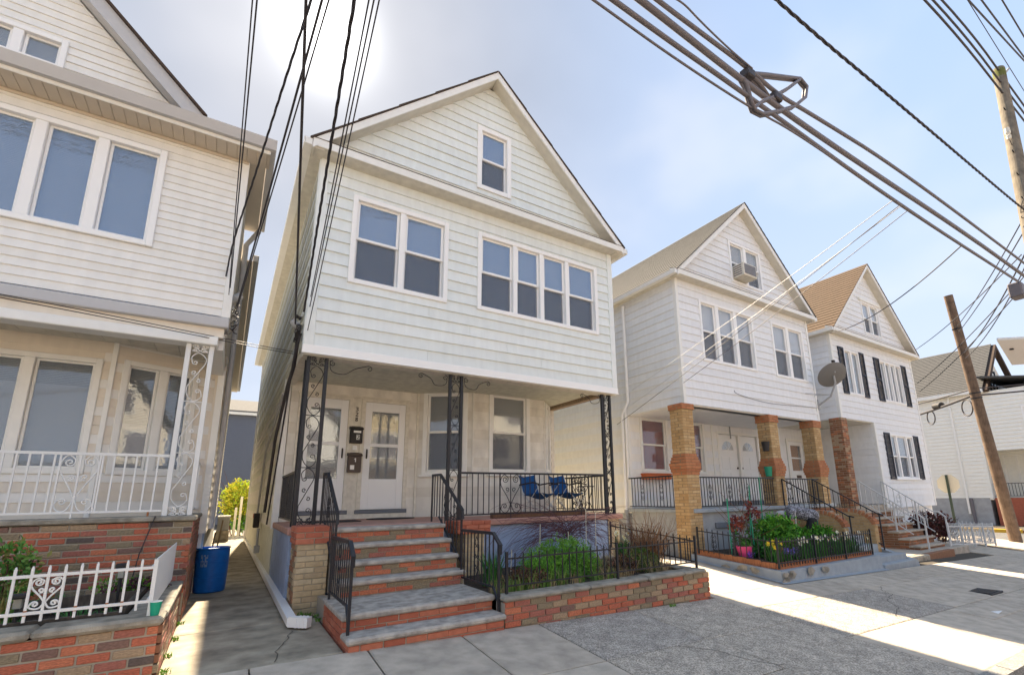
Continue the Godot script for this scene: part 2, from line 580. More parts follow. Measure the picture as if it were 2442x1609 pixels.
# ---------------------------------------------------------------- ground
func slab_at(parent: Node, nm: String, x0: float, x1: float, z0: float, z1: float, m: Material, gap := 0.007, thick := 0.09, lift := 0.0) -> void:
	var b := MB.new()
	var xa := x0 + gap
	var xb := x1 - gap
	var za := z0 + gap
	var zb := z1 - gap
	var c := 0.012
	var top := [Vector3(xa + c, gy(xa, za) + lift, za + c), Vector3(xb - c, gy(xb, za) + lift, za + c), Vector3(xb - c, gy(xb, zb) + lift, zb - c), Vector3(xa + c, gy(xa, zb) + lift, zb - c)]
	var mid := []
	var low := []
	for k in 4:
		var p := Vector3([xa, xb, xb, xa][k], top[k].y - 0.006, [za, za, zb, zb][k])
		mid.append(p)
		low.append(p - Vector3(0, thick, 0))
	var ce: Vector3 = (top[0] + top[2]) * 0.5 - Vector3(0, 0.05, 0)
	b.quad_out(top[0], top[1], top[2], top[3], ce)
	for k in 4:
		var j := (k + 1) % 4
		b.quad_out(top[k], top[j], mid[j], mid[k], ce)
		b.quad_out(mid[k], mid[j], low[j], low[k], ce)
	obj(parent, nm, b, m)

func build_ground() -> void:
	var b := MB.new()
	var xs := [-90.0, -30.0, -10.0, -3.0, 0.0, 2.0, 4.0, 6.0, 7.5, 9.0, 12.0, 15.0, 18.0, 21.0, 24.4]
	var zs := [-90.0, -30.0, -8.0, 0.3, 1.0, 1.7, 2.3, 3.3, 4.3, 5.25]
	for i in xs.size() - 1:
		for j in zs.size() - 1:
			var q := []
			for w in [[0, 1], [1, 1], [1, 0], [0, 0]]:
				var x: float = xs[i + w[0]]
				var z: float = zs[j + w[1]]
				q.append(Vector3(x, gy(x, z) - 0.035, z))
			b.quad(q[0], q[1], q[2], q[3])
	for j in zs.size() - 1:
		var q := []
		for w in [[30.2, 1], [90.0, 1], [90.0, 0], [30.2, 0]]:
			q.append(Vector3(w[0], gy(30, zs[j + w[1]]) - 0.035, zs[j + w[1]]))
		b.quad(q[0], q[1], q[2], q[3])
	struct("ground", b, M["dirt"])
	# streets
	b = MB.new()
	for i in xs.size() - 1:
		var xa: float = xs[i]
		var xb: float = xs[i + 1]
		var ya := gy(xa, 5.4) - 0.14
		var yb := gy(xb, 5.4) - 0.14
		b.quad(Vector3(xa, ya, 14.2), Vector3(xb, yb, 14.2), Vector3(xb, yb, 5.24), Vector3(xa, ya, 5.24))
	b.quad(Vector3(24.4, gy(26, 5.4) - 0.14, 14.2), Vector3(90, gy(26, 5.4) - 0.14, 14.2), Vector3(90, gy(26, 5.4) - 0.14, 5.24), Vector3(24.4, gy(26, 5.4) - 0.14, 5.24))
	struct("road", b, M["asphalt"])
	b = MB.new()
	for j in zs.size() - 1:
		var z0: float = zs[j]
		var z1: float = zs[j + 1]
		b.quad(Vector3(24.4, gy(25, z1) - 0.15, z1), Vector3(30.2, gy(28, z1) - 0.15, z1), Vector3(30.2, gy(28, z0) - 0.15, z0), Vector3(24.4, gy(25, z0) - 0.15, z0))
	struct("side_road", b, M["asphalt"])
	# far side of the street
	b = MB.new()
	b.quad(Vector3(-90, -0.25, 90), Vector3(90, -0.25, 90), Vector3(90, -0.25, 14.2), Vector3(-90, -0.25, 14.2))
	struct("far_pavement", b, M["concrete_b"])
	# pavement slabs
	var pav := Node3D.new()
	pav.name = "pavement"
	pav.set_meta("kind", "structure")
	add_child(pav)
	var gx := [-13.0, -11.5, -10.0, -8.5, -7.0, -5.5, -4.0, -2.7, -1.31, -0.41, 0.49, 1.39, 2.30, 3.68, 5.27, 6.85, 8.4, 9.92, 11.4, 12.9, 14.4, 15.9, 17.4, 18.9, 20.4, 21.9, 24.3]
	var mats := ["concrete", "concrete_b", "concrete_c"]
	for i in gx.size() - 1:
		var rows := [2.33, 3.47, 4.30, 5.21] if i % 2 == 0 else [2.33, 3.47, 5.21]
		if gx[i] > 5.0:
			rows = [2.21, 2.90, 4.1, 5.21]
		for j in rows.size() - 1:
			var key: String = mats[rng.randi() % 3]
			if gx[i] > 1.9 and gx[i] < 4.9:
				key = "aggregate" if (i + j) % 3 else "aggregate_b"
			elif gx[i] > 5.0 and gx[i] < 8.0 and j > 0:
				key = "aggregate_b" if j == 1 else "concrete_c"
			slab_at(pav, "slab", gx[i], gx[i + 1], rows[j], rows[j + 1], M[key])
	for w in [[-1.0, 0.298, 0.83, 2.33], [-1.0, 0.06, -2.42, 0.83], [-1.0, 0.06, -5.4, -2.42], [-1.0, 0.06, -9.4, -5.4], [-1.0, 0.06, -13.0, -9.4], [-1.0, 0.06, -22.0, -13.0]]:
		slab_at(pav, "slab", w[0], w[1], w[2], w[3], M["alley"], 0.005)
	for w in [[5.2, 7.29, 0.3, 2.21], [5.7, 7.29, -3.0, 0.3], [5.7, 7.6, -7.0, -3.0], [5.7, 7.6, -13.0, -7.0]]:
		slab_at(pav, "slab", w[0], w[1], w[2], w[3], M["concrete_c"], 0.005)
	for w in [[17.55, 20.0, -0.1, 2.21], [20.8, 22.5, -0.1, 2.21], [22.5, 24.3, -0.1, 2.21], [20.8, 24.3, -3.0, -0.1], [20.8, 24.3, -8.0, -3.0]]:
		slab_at(pav, "slab", w[0], w[1], w[2], w[3], M["concrete"], 0.005)
	slab_at(pav, "patch_slab", 8.0, 9.3, 4.2, 4.62, M["concrete_c"], 0.004, 0.02, 0.012)
	# cracks filled with dirt
	for pts in [[Vector2(8.85, 2.95), Vector2(8.5, 3.1), Vector2(8.35, 3.3), Vector2(7.7, 3.5), Vector2(7.4, 3.75), Vector2(6.72, 3.97)], [Vector2(0.0, 1.3), Vector2(-0.06, 1.6), Vector2(-0.2, 2.0), Vector2(-0.22, 2.4)], [Vector2(3.2, 3.5), Vector2(3.45, 3.75), Vector2(3.55, 4.1), Vector2(3.77, 4.28)]]:
		b = MB.new()
		var fine := PackedVector2Array()
		for k in pts.size() - 1:
			for s in 6:
				fine.append(pts[k].lerp(pts[k + 1], s / 6.0) + Vector2(rng.randf_range(-0.02, 0.02), rng.randf_range(-0.02, 0.02)))
		for k in fine.size() - 1:
			var a := fine[k]
			var e := fine[k + 1]
			var sd := (e - a).orthogonal().normalized() * 0.0035
			var q := []
			for p in [a - sd, a + sd, e + sd, e - sd]:
				q.append(Vector3(p.x, gy(p.x, p.y) + 0.003, p.y))
			b.quad_out(q[0], q[1], q[2], q[3], q[0] - Vector3(0, 1, 0))
		obj(pav, "crack", b, M["crack"])
	# kerb
	var kerb := Node3D.new()
	kerb.name = "kerb"
	kerb.set_meta("kind", "structure")
	add_child(kerb)
	var x := -13.0
	while x < 24.0:
		var l := 1.7
		b = MB.new()
		var ya := gy(x, 5.22) + 0.004
		var yb := gy(x + l, 5.22) + 0.004
		var q := []
		for w in [[x + 0.006, ya], [x + l - 0.006, yb]]:
			q += [Vector3(w[0], w[1] - 0.3, 5.215), Vector3(w[0], w[1] - 0.3, 5.35), Vector3(w[0], w[1] - 0.012, 5.345), Vector3(w[0], w[1], 5.215)]
		b.hexa(q)
		obj(kerb, "kerb_stone", b, M["kerbstone"])
		x += l
	for k in 12:
		var z := 2.0 - k * 2.0
		blk(kerb, "yellow_kerb_stone", Vector3(30.0, gy(28, z) - 0.3, z - 1.98), Vector3(30.2, gy(28, z) + 0.02, z), M["yellow_paint"], 0.02)
	# drain cover and litter
	b = MB.new()
	for k in 8:
		b.box(Vector3(10.1 + k * 0.06, gy(10.3, 3.9) - 0.02, 3.75), Vector3(10.13 + k * 0.06, gy(10.3, 3.9) + 0.02, 4.05))
	b.box(Vector3(10.06, gy(10.3, 3.9) - 0.02, 3.73), Vector3(10.62, gy(10.3, 3.9) + 0.012, 3.76))
	b.box(Vector3(10.06, gy(10.3, 3.9) - 0.02, 4.04), Vector3(10.62, gy(10.3, 3.9) + 0.012, 4.07))
	single("drain_cover", "dark iron drain cover set in the pavement", "drain cover", b, M["iron"], Vector3(10.3, gy(10.3, 3.9), 3.9))
	b = MB.new()
	var lp := Vector3(8.45, gy(8.45, 4.55) + 0.012, 4.55)
	b.tri_out(lp, lp + Vector3(0.11, 0.03, 0.02), lp + Vector3(0.03, 0.012, -0.09), lp - Vector3(0, 1, 0))
	b.tri_out(lp + Vector3(0.11, 0.03, 0.02), lp + Vector3(0.12, 0.0, -0.07), lp + Vector3(0.03, 0.012, -0.09), lp - Vector3(0, 1, 0))
	single("paper_scrap", "crumpled scrap of white paper on the pavement", "litter", b, M["sticker"], lp)

# ---------------------------------------------------------------- walls, boards, windows
# a wall frame: o = point where u and y are zero, u = along the wall, n = outwards
func wall(o: Vector3, u: Vector3, n: Vector3) -> Dictionary:
	return {"o": o, "u": u, "n": n}

func wp(w: Dictionary, u: float, y: float, o: float) -> Vector3:
	return w.o + w.u * u + Vector3(0, y, 0) + w.n * o

func wblk(parent: Node, nm: String, w: Dictionary, u0: float, y0: float, o0: float, u1: float, y1: float, o1: float, m: Material, bev := 0.0) -> MeshInstance3D:
	var c := wp(w, (u0 + u1) / 2, (y0 + y1) / 2, (o0 + o1) / 2)
	var un: Vector3 = w.u
	return put(parent, nm, bevel_mesh(Vector3(absf(u1 - u0), absf(y1 - y0), absf(o1 - o0)), bev), m, Transform3D(Basis(un, Vector3.UP, un.cross(Vector3.UP)), c))

func wbox(b: MB, w: Dictionary, u0: float, y0: float, o0: float, u1: float, y1: float, o1: float, bev := 0.0) -> void:
	var un: Vector3 = w.u
	b.obox(Transform3D(Basis(un, Vector3.UP, un.cross(Vector3.UP)), wp(w, (u0 + u1) / 2, (y0 + y1) / 2, (o0 + o1) / 2)), Vector3(absf(u1 - u0), absf(y1 - y0), absf(o1 - o0)), bev)

# lap boards between heights y0 and y1; edge(y) gives the two ends; holes are [u0, y0, u1, y1]
func siding(parent: Node, w: Dictionary, y0: float, y1: float, course: float, edge: Callable, holes: Array, mats: Array, lip := 0.014, seam := 0.0) -> void:
	var y := y0
	var row := 0
	while y < y1 - 0.01:
		var c1 := minf(y + course, y1)
		var ea: Vector2 = edge.call(y)
		var eb: Vector2 = edge.call(c1)
		var ps := [[ea.x, eb.x, ea.y, eb.y, y, c1]]
		for h in holes:
			var nx := []
			for p in ps:
				if p[4] >= h[3] - 0.003 or p[5] <= h[1] + 0.003 or minf(p[0], p[1]) >= h[2] or maxf(p[2], p[3]) <= h[0]:
					nx.append(p)
					continue
				if h[0] > minf(p[0], p[1]) + 0.01:
					nx.append([minf(p[0], h[0]), minf(p[1], h[0]), h[0], h[0], p[4], p[5]])
				if h[2] < maxf(p[2], p[3]) - 0.01:
					nx.append([h[2], h[2], maxf(p[2], h[2]), maxf(p[3], h[2]), p[4], p[5]])
				if h[1] - p[4] > 0.004:
					nx.append([h[0], h[0], h[2], h[2], p[4], h[1]])
				if p[5] - h[3] > 0.004:
					nx.append([h[0], h[0], h[2], h[2], h[3], p[5]])
			ps = nx
		if seam > 0.0:
			var nx := []
			for p in ps:
				if p[2] - p[0] > seam * 0.8:
					var s: float = p[0] + (p[2] - p[0]) * (0.3 + 0.13 * ((row * 7) % 4))
					nx.append([p[0], p[1], s - 0.0012, s - 0.0012, p[4], p[5]])
					nx.append([s + 0.0012, s + 0.0012, p[2], p[3], p[4], p[5]])
				else:
					nx.append(p)
			ps = nx
		for p in ps:
			var jit := rng.randf_range(-0.0015, 0.0015)
			var la := jit + lerpf(lip, 0.002, (p[4] - y) / course)
			var lb := lerpf(lip, 0.002, (p[5] - y) / course)
			var b := MB.new()
			b.hexa([wp(w, p[0], p[4], -0.02), wp(w, p[2], p[4], -0.02), wp(w, p[2], p[4], la), wp(w, p[0], p[4], la), wp(w, p[1], p[5], -0.02), wp(w, p[3], p[5], -0.02), wp(w, p[3], p[5], lb), wp(w, p[1], p[5], lb)])
			obj(parent, "siding_board", b, M[mats[(row * 5 + int(absf(p[0]) * 3.0)) % mats.size()]])
		y = c1
		row += 1

func flat(a: float, b: float) -> Callable:
	return func(_y): return Vector2(a, b)

func sash(parent: Node, w: Dictionary, u0: float, y0: float, u1: float, y1: float, o: float, m: Material, gl: Material, sw := 0.042) -> void:
	var b := MB.new()
	wbox(b, w, u0, y0, o - 0.03, u0 + sw, y1, o, 0.004)
	wbox(b, w, u1 - sw, y0, o - 0.03, u1, y1, o, 0.004)
	wbox(b, w, u0 + sw - 0.001, y0, o - 0.029, u1 - sw + 0.001, y0 + sw, o - 0.001, 0.004)
	wbox(b, w, u0 + sw - 0.001, y1 - sw * 0.8, o - 0.029, u1 - sw + 0.001, y1, o - 0.001, 0.004)
	obj(parent, "sash", b, m)
	wblk(parent, "pane", w, u0 + sw - 0.003, y0 + sw - 0.003, o - 0.017, u1 - sw + 0.003, y1 - sw * 0.8 + 0.003, o - 0.014, gl)

# kinds: hung = two sashes, fixed = one pane; back: material behind the glass
func window(parent: Node, w: Dictionary, u0: float, y0: float, u1: float, y1: float, splits: Array, kind: String, trim: Material, gl: Material, back: Material, opt := {}) -> Node3D:
	var cw: float = opt.get("cw", 0.085)
	var pr: float = opt.get("proud", 0.036)
	var deep := -0.112
	var win := part(parent, "window", wp(w, (u0 + u1) / 2, y0, 0))
	var b := MB.new()
	wbox(b, w, u0, y0, deep, u0 + cw, y1, pr, 0.006)
	wbox(b, w, u1 - cw, y0, deep, u1, y1, pr, 0.006)
	wbox(b, w, u0 + cw - 0.002, y1 - cw, deep, u1 - cw + 0.002, y1, pr - 0.003, 0.006)
	wbox(b, w, u0 + cw - 0.002, y0, deep, u1 - cw + 0.002, y0 + cw, pr - 0.003, 0.006)
	var inner := u1 - u0 - 2 * cw
	var us := [u0 + cw]
	for s in splits:
		us.append(u0 + cw + inner * s)
	us.append(u1 - cw)
	var mw: float = opt.get("mull", 0.09)
	for k in range(1, us.size() - 1):
		wbox(b, w, us[k] - mw / 2, y0 + cw - 0.002, deep, us[k] + mw / 2, y1 - cw + 0.002, pr - 0.012, 0.006)
	obj(win, "casing", b, trim)
	if opt.get("sill", false):
		wblk(win, "sill", w, u0 - 0.04, y0 - 0.03, -0.05, u1 + 0.04, y0 + 0.012, pr + 0.035, trim, 0.006)
	for k in us.size() - 1:
		var a: float = us[k] + (0.0 if k == 0 else mw / 2) + 0.002
		var e: float = us[k + 1] - (0.0 if k == us.size() - 2 else mw / 2) - 0.002
		var ya := y0 + cw
		var yb := y1 - cw
		if kind == "hung":
			var ym: float = lerpf(ya, yb, opt.get("meet", 0.5))
			sash(win, w, a, ym - 0.016, e, yb, -0.012, trim, gl)
			sash(win, w, a, ya, e, ym + 0.016, -0.046, trim, gl)
			if opt.get("screen", true):
				wblk(win, "insect_screen", w, a + 0.03, ya + 0.03, -0.040, e - 0.03, ym - 0.02, -0.038, M["screen"])
			wblk(win, "window_shade", w, a, lerpf(ya, yb, opt.get("drop", 0.0)), -0.104, e, yb, -0.098, back)
		else:
			sash(win, w, a, ya, e, yb, -0.02, trim, gl, 0.03)
			if opt.get("slats", false):
				var bl := MB.new()
				var yy := ya + (yb - ya) * float(opt.get("drop", 0.0))
				while yy < yb - 0.01:
					wbox(bl, w, a, yy, -0.094, e, yy + 0.016, -0.090)
					yy += 0.022
				obj(win, "venetian_blind", bl, back)
				wblk(win, "back_panel", w, a, ya, -0.110, e, yb, -0.106, M["window_back"])  # flat grey panel behind the blind, no interior is modelled
			else:
				wblk(win, "window_shade", w, a, lerpf(ya, yb, opt.get("drop", 0.0)), -0.104, e, yb, -0.098, back)
	return win

# ---------------------------------------------------------------- gabled house shell
func tri_prism(b: MB, x0: float, x1: float, y0: float, yp: float, zf: float, zb: float) -> void:
	var xm := (x0 + x1) / 2
	var f := [Vector3(x0, y0, zf), Vector3(x1, y0, zf), Vector3(xm, yp, zf)]
	var k := [Vector3(x0, y0, zb), Vector3(x1, y0, zb), Vector3(xm, yp, zb)]
	var mid := Vector3(xm, (y0 + yp) / 2, (zf + zb) / 2)
	b.tri_out(f[0], f[1], f[2], mid)
	b.tri_out(k[0], k[1], k[2], mid)
	b.quad_out(f[0], f[2], k[2], k[0], mid)
	b.quad_out(f[1], f[2], k[2], k[1], mid)

func shell(h: Node, x0: float, x1: float, yb: float, ye: float, yp: float, zback: float, zp: float, core: Material, soff: Material, trim: Material, shing: Material, ov := 0.16, zr := 0.27, gutter := true, courses := false) -> void:
	var xm := (x0 + x1) / 2
	var b := MB.new()
	b.box(Vector3(x0 + 0.025, yb - 0.02, -0.115), Vector3(x1 - 0.025, ye, zback))
	tri_prism(b, x0 + 0.025, x1 - 0.025, ye, yp - 0.13, -0.115, zback)
	obj(h, "upper_wall", b, core)
	b = MB.new()
	b.box(Vector3(x0 + 0.025, 0.0, zp - 0.115), Vector3(x1 - 0.025, yb - 0.02, zback))
	obj(h, "lower_wall", b, core)
	# roof: deck, shingles, rake boards
	var sl := (yp - ye) / (xm - x0 + ov)
	for s in [-1.0, 1.0]:
		var xe: float = xm + s * (xm - x0 + ov)
		var d := MB.new()
		var t := 0.10
		d.hexa([Vector3(xe, ye, zr - 0.02), Vector3(xm, yp, zr - 0.02), Vector3(xm, yp - t, zr - 0.02), Vector3(xe, ye - t, zr - 0.02), Vector3(xe, ye, zback - 0.2), Vector3(xm, yp, zback - 0.2), Vector3(xm, yp - t, zback - 0.2), Vector3(xe, ye - t, zback - 0.2)])
		var roof := obj(h, "roof", d, soff)
		# covering, laid in overlapping courses
		var n := 22 if courses else 5
		var ln := Vector2(xm - xe, yp - ye)
		var up := Vector2(-ln.y, ln.x).normalized()
		if up.y < 0:
			up = -up
		d = MB.new()
		for k in n:
			var a := Vector2(xe, ye) + ln * (float(k) / n) - ln.normalized() * (0.03 if k == 0 else 0.0)
			var e := Vector2(xe, ye) + ln * (float(k + 1) / n)
			var q := []
			for zz in [zr + 0.025, zback - 0.22]:
				var p0: Vector2 = a + up * 0.004
				var p1: Vector2 = a + up * 0.030
				var p2: Vector2 = e + up * 0.016
				var p3: Vector2 = e + up * 0.002
				for p in [p0, p1, p2, p3]:
					q.append(Vector3(p.x, p.y, zz))
			d.hexa(q)
		obj(roof, "shingles", d, shing)
		d = MB.new()
		var rb := 0.15
		d.hexa([Vector3(xe, ye - 0.005, zr - 0.019), Vector3(xm, yp - 0.005, zr - 0.019), Vector3(xm, yp - rb, zr - 0.019), Vector3(xe, ye - rb, zr - 0.019), Vector3(xe, ye - 0.005, zr + 0.005), Vector3(xm, yp - 0.005, zr + 0.005), Vector3(xm, yp - rb, zr + 0.005), Vector3(xe, ye - rb, zr + 0.005)])
		obj(roof, "rake_board", d, trim)
		d = MB.new()
		d.hexa([Vector3(xe, ye - rb + 0.012, 0.0), Vector3(xm, yp - rb + 0.012, 0.0), Vector3(xm, yp - rb, 0.0), Vector3(xe, ye - rb, 0.0), Vector3(xe, ye - rb + 0.012, zr - 0.02), Vector3(xm, yp - rb + 0.012, zr - 0.02), Vector3(xm, yp - rb, zr - 0.02), Vector3(xe, ye - rb, zr - 0.02)])
		obj(roof, "rake_soffit", d, soff)
		# eave soffit and gutter
		var xa: float = x0 - ov if s < 0 else x1
		var xb: float = x0 if s < 0 else x1 + ov
		blk(h, "eave_soffit", Vector3(xa, ye - 0.125, zback - 0.2), Vector3(xb, ye - 0.105, zr - 0.03), soff)
		if gutter:
			var g := MB.new()
			var gx: float = x0 - ov - 0.115 if s < 0 else x1 + ov + 0.003
			g.box(Vector3(gx, ye - 0.115, zback - 0.2), Vector3(gx + 0.112, ye - 0.105, zr))
			g.hexa([Vector3(gx + (0.012 if s < 0 else 0.10), ye - 0.105, zback - 0.2), Vector3(gx + (0.018 if s < 0 else 0.094), ye - 0.105, zback - 0.2), Vector3(gx + (0.006 if s < 0 else 0.106), ye - 0.01, zback - 0.2), Vector3(gx + (0.0 if s < 0 else 0.112), ye - 0.01, zback - 0.2), Vector3(gx + (0.012 if s < 0 else 0.10), ye - 0.105, zr), Vector3(gx + (0.018 if s < 0 else 0.094), ye - 0.105, zr), Vector3(gx + (0.006 if s < 0 else 0.106), ye - 0.01, zr), Vector3(gx + (0.0 if s < 0 else 0.112), ye - 0.01, zr)])
			g.box(Vector3(gx + 0.004, ye - 0.104, zr - 0.006), Vector3(gx + 0.108, ye - 0.012, zr))
			obj(h, "gutter", g, trim)
	# boxed band across the front at the foot of the gable
	b = MB.new()
	var xl := x0 - ov
	var xr := x1 + ov
	var q := []
	for x in [xl, xr]:
		q += [Vector3(x, ye - 0.10, -0.02), Vector3(x, ye - 0.10, zr), Vector3(x, ye + 0.015, zr + 0.004), Vector3(x, ye + 0.10, 0.012)]
	b.hexa(q)
	obj(h, "gable_band", b, trim)
	blk(h, "band_soffit", Vector3(xl + 0.01, ye - 0.106, 0.0), Vector3(xr - 0.01, ye - 0.101, zr - 0.012), soff)
	b = MB.new()
	b.hexa([Vector3(xl, ye + 0.016, zr + 0.012), Vector3(xr, ye + 0.016, zr + 0.012), Vector3(xr, ye + 0.024, zr + 0.012), Vector3(xl, ye + 0.024, zr + 0.012), Vector3(xl, ye + 0.102, 0.014), Vector3(xr, ye + 0.102, 0.014), Vector3(xr, ye + 0.11, 0.014), Vector3(xl, ye + 0.11, 0.014)])
	obj(h, "band_flashing", b, shing)

func gable_edge(x0: float, x1: float, ye: float, yp: float, ov: float) -> Callable:
	var xm := (x0 + x1) / 2
	var run := xm - x0 + ov
	return func(y):
		var k := clampf((yp - 0.13 - y) / (yp - ye), 0.0, 1.0) * run
		return Vector2(xm - k, xm + k)

# ---------------------------------------------------------------- bricks
# courses of bricks on a wall frame between u0..u1 and y0..y1; pick(k) names a material
func bricks(parent: Node, w: Dictionary, u0: float, u1: float, y0: float, y1: float, bl: float, bh: float, joint: float, mats: Array, deep := 0.05, stand := 0.008, ends: Variant = null) -> void:
	var rows := int(round((y1 - y0) / (bh + joint)))
	var step := (y1 - y0) / rows
	for r in rows:
		var a := u0
		var e := u1
		var ya := y0 + r * step
		if ends != null:
			var q: Vector2 = ends.call(ya + step / 2)
			a = q.x
			e = q.y
		var x := a - (bl * 0.5 if r % 2 else 0.0) + rng.randf_range(-0.01, 0.01)
		while x < e - 0.02:
			var xa := maxf(x, a)
			var xb := minf(x + bl, e)
			if xb - xa > 0.02:
				var l := snappedf(xb - xa, 0.01) - joint
				var c := wp(w, (xa + xb) / 2, ya + step / 2, stand - deep / 2 + rng.randf_range(-0.002, 0.002))
				var un: Vector3 = w.u
				put(parent, "brick", bevel_mesh(Vector3(l, snappedf(step - joint, 0.001), deep), 0.004), M[mats[rng.randi() % mats.size()]], Transform3D(Basis(un, Vector3.UP, un.cross(Vector3.UP)).rotated(w.n, rng.randf_range(-0.008, 0.008)), c))
			x += bl

# ---------------------------------------------------------------- wrought iron
func spiral(c: Vector2, r: float, a0: float, turns: float, inner := 0.22) -> Array:
	var q := []
	var n := int(absf(turns) * 14) + 4
	for k in n + 1:
		var t := float(k) / n
		var rr := r * lerpf(1.0, inner, t)
		var a := a0 + TAU * turns * t
		q.append(c + Vector2(cos(a), sin(a)) * rr)
	return q

func curve2(p: Array, n := 6) -> Array:
	var q := []
	for k in p.size() - 1:
		var p0: Vector2 = p[maxi(k - 1, 0)]
		var p1: Vector2 = p[k]
		var p2: Vector2 = p[k + 1]
		var p3: Vector2 = p[mini(k + 2, p.size() - 1)]
		for s in n:
			q.append(p1.cubic_interpolate(p2, p0, p3, float(s) / n))
	q.append(p[p.size() - 1])
	return q

# draws a flat curve given in (u, y) on frame w at offset o
func iron_line(b: MB, w: Dictionary, p: Array, r: float, o := 0.0, sides := 5) -> void:
	var q := PackedVector3Array()
	for v in p:
		q.append(wp(w, v.x, v.y, o))
	b.tube(q, r, sides)

# S-shaped scroll between two points, curled at both ends
func s_scroll(b: MB, w: Dictionary, a: Vector2, e: Vector2, r: float, hand: float, th: float) -> void:
	var d := (e - a).normalized()
	var nrm := Vector2(-d.y, d.x) * hand
	var ca := a + d * r * 0.6 + nrm * r
	var ce := e - d * r * 0.6 - nrm * r
	var aa := atan2(-nrm.y, -nrm.x)
	var s1 := spiral(ca, r, aa, -hand * 1.2)
	s1.reverse()
	var ae := atan2(nrm.y, nrm.x)
	var s2 := spiral(ce, r, ae, -hand * 1.2)
	iron_line(b, w, s1 + s2, th)

# scrolls that fill a strip of width wd between two posts from y0 to y1
func scroll_strip(parent: Node, w: Dictionary, u: float, wd: float, y0: float, y1: float, m: Material, mod := 0.62) -> void:
	var n := maxi(1, int(round((y1 - y0) / mod)))
	var hh := (y1 - y0) / n
	for k in n:
		var b := MB.new()
		var ya := y0 + k * hh
		var cx := u + wd / 2
		var rr := wd * 0.5
		# open circle with a collar, then an S that swings to the other post
		var up := curve2([Vector2(u + 0.01, ya + hh * 0.30), Vector2(u + 0.015, ya + hh * 0.14), Vector2(cx, ya + 0.008), Vector2(u + wd - 0.02, ya + hh * 0.10), Vector2(u + wd - 0.03, ya + hh * 0.20)])
		iron_line(b, w, up + spiral(Vector2(u + wd - 0.03 - rr * 0.33, ya + hh * 0.21), rr * 0.33, 0.0, 1.1), 0.006)
		var dn := curve2([Vector2(u + 0.01, ya + hh * 0.30), Vector2(u + wd * 0.55, ya + hh * 0.58), Vector2(u + wd - 0.012, ya + hh * 0.84), Vector2(cx, ya + hh - 0.008), Vector2(u + 0.02, ya + hh * 0.90), Vector2(u + 0.028, ya + hh * 0.80)])
		iron_line(b, w, dn + spiral(Vector2(u + 0.028 + rr * 0.33, ya + hh * 0.79), rr * 0.33, PI, 1.1), 0.006)
		iron_line(b, w, spiral(Vector2(u + wd * 0.34, ya + hh * 0.585), rr * 0.30, -1.2, -1.15), 0.006)
		iron_line(b, w, spiral(Vector2(u + wd * 0.62, ya + hh * 0.42), rr * 0.30, 2.0, -1.15), 0.006)
		iron_line(b, w, [Vector2(u, ya), Vector2(u + wd, ya)], 0.006)
		obj(parent, "scrollwork", b, m)

func heart(parent: Node, w: Dictionary, uc: float, hw: float, y0: float, y1: float, m: Material, th := 0.0065, upside := false) -> void:
	var b := MB.new()
	var h := y1 - y0
	for s in [-1.0, 1.0]:
		var r1 := hw * 0.27
		var top := curve2([Vector2(uc, y0 + h * 0.20), Vector2(uc + s * hw * 0.35, y0 + h * 0.42), Vector2(uc + s * hw * 0.88, y0 + h * 0.68), Vector2(uc + s * hw * 0.93, y0 + h * 0.86), Vector2(uc + s * hw * 0.62, y0 + h * 0.985), Vector2(uc + s * hw * 0.25, y0 + h * 0.91)])
		top += spiral(Vector2(uc + s * (hw * 0.25 + r1), y0 + h * 0.86), r1, PI if s > 0 else 0.0, s * 1.3)
		iron_line(b, w, top, th)
		var low := curve2([Vector2(uc, y0 + h * 0.24), Vector2(uc + s * hw * 0.25, y0 + h * 0.05), Vector2(uc + s * hw * 0.62, y0 + 0.006), Vector2(uc + s * hw * 0.92, y0 + h * 0.10), Vector2(uc + s * hw * 0.80, y0 + h * 0.21)])
		low += spiral(Vector2(uc + s * hw * 0.58, y0 + h * 0.17), hw * 0.22, 0.6 if s > 0 else PI - 0.6, s * 1.2)
		iron_line(b, w, low, th)
		iron_line(b, w, spiral(Vector2(uc + s * hw * 0.34, y0 + h * 0.60), r1 * 0.75, -1.3 if s > 0 else PI + 1.3, -s * 1.2), th)
	obj(parent, "heart_scroll", b, m)

# small cast ornament on a baluster
func cast_ornament(parent: Node, w: Dictionary, uc: float, y0: float, y1: float, m: Material, hw := 0.035) -> void:
	var b := MB.new()
	var h := y1 - y0
	for s in [-1.0, 1.0]:
		for t in [[0.22, 0.10], [0.5, 0.16], [0.78, 0.10]]:
			iron_line(b, w, spiral(Vector2(uc + s * hw * 0.55, y0 + h * t[0]), hw * 0.55, PI if s > 0 else 0.0, s * 1.1), 0.0045, 0.0, 4)
		iron_line(b, w, curve2([Vector2(uc, y0), Vector2(uc + s * hw, y0 + h * 0.3), Vector2(uc + s * hw * 0.5, y0 + h * 0.5), Vector2(uc + s * hw, y0 + h * 0.7), Vector2(uc, y1)], 4), 0.0045, 0.0, 4)
	obj(parent, "cast_ornament", b, m)

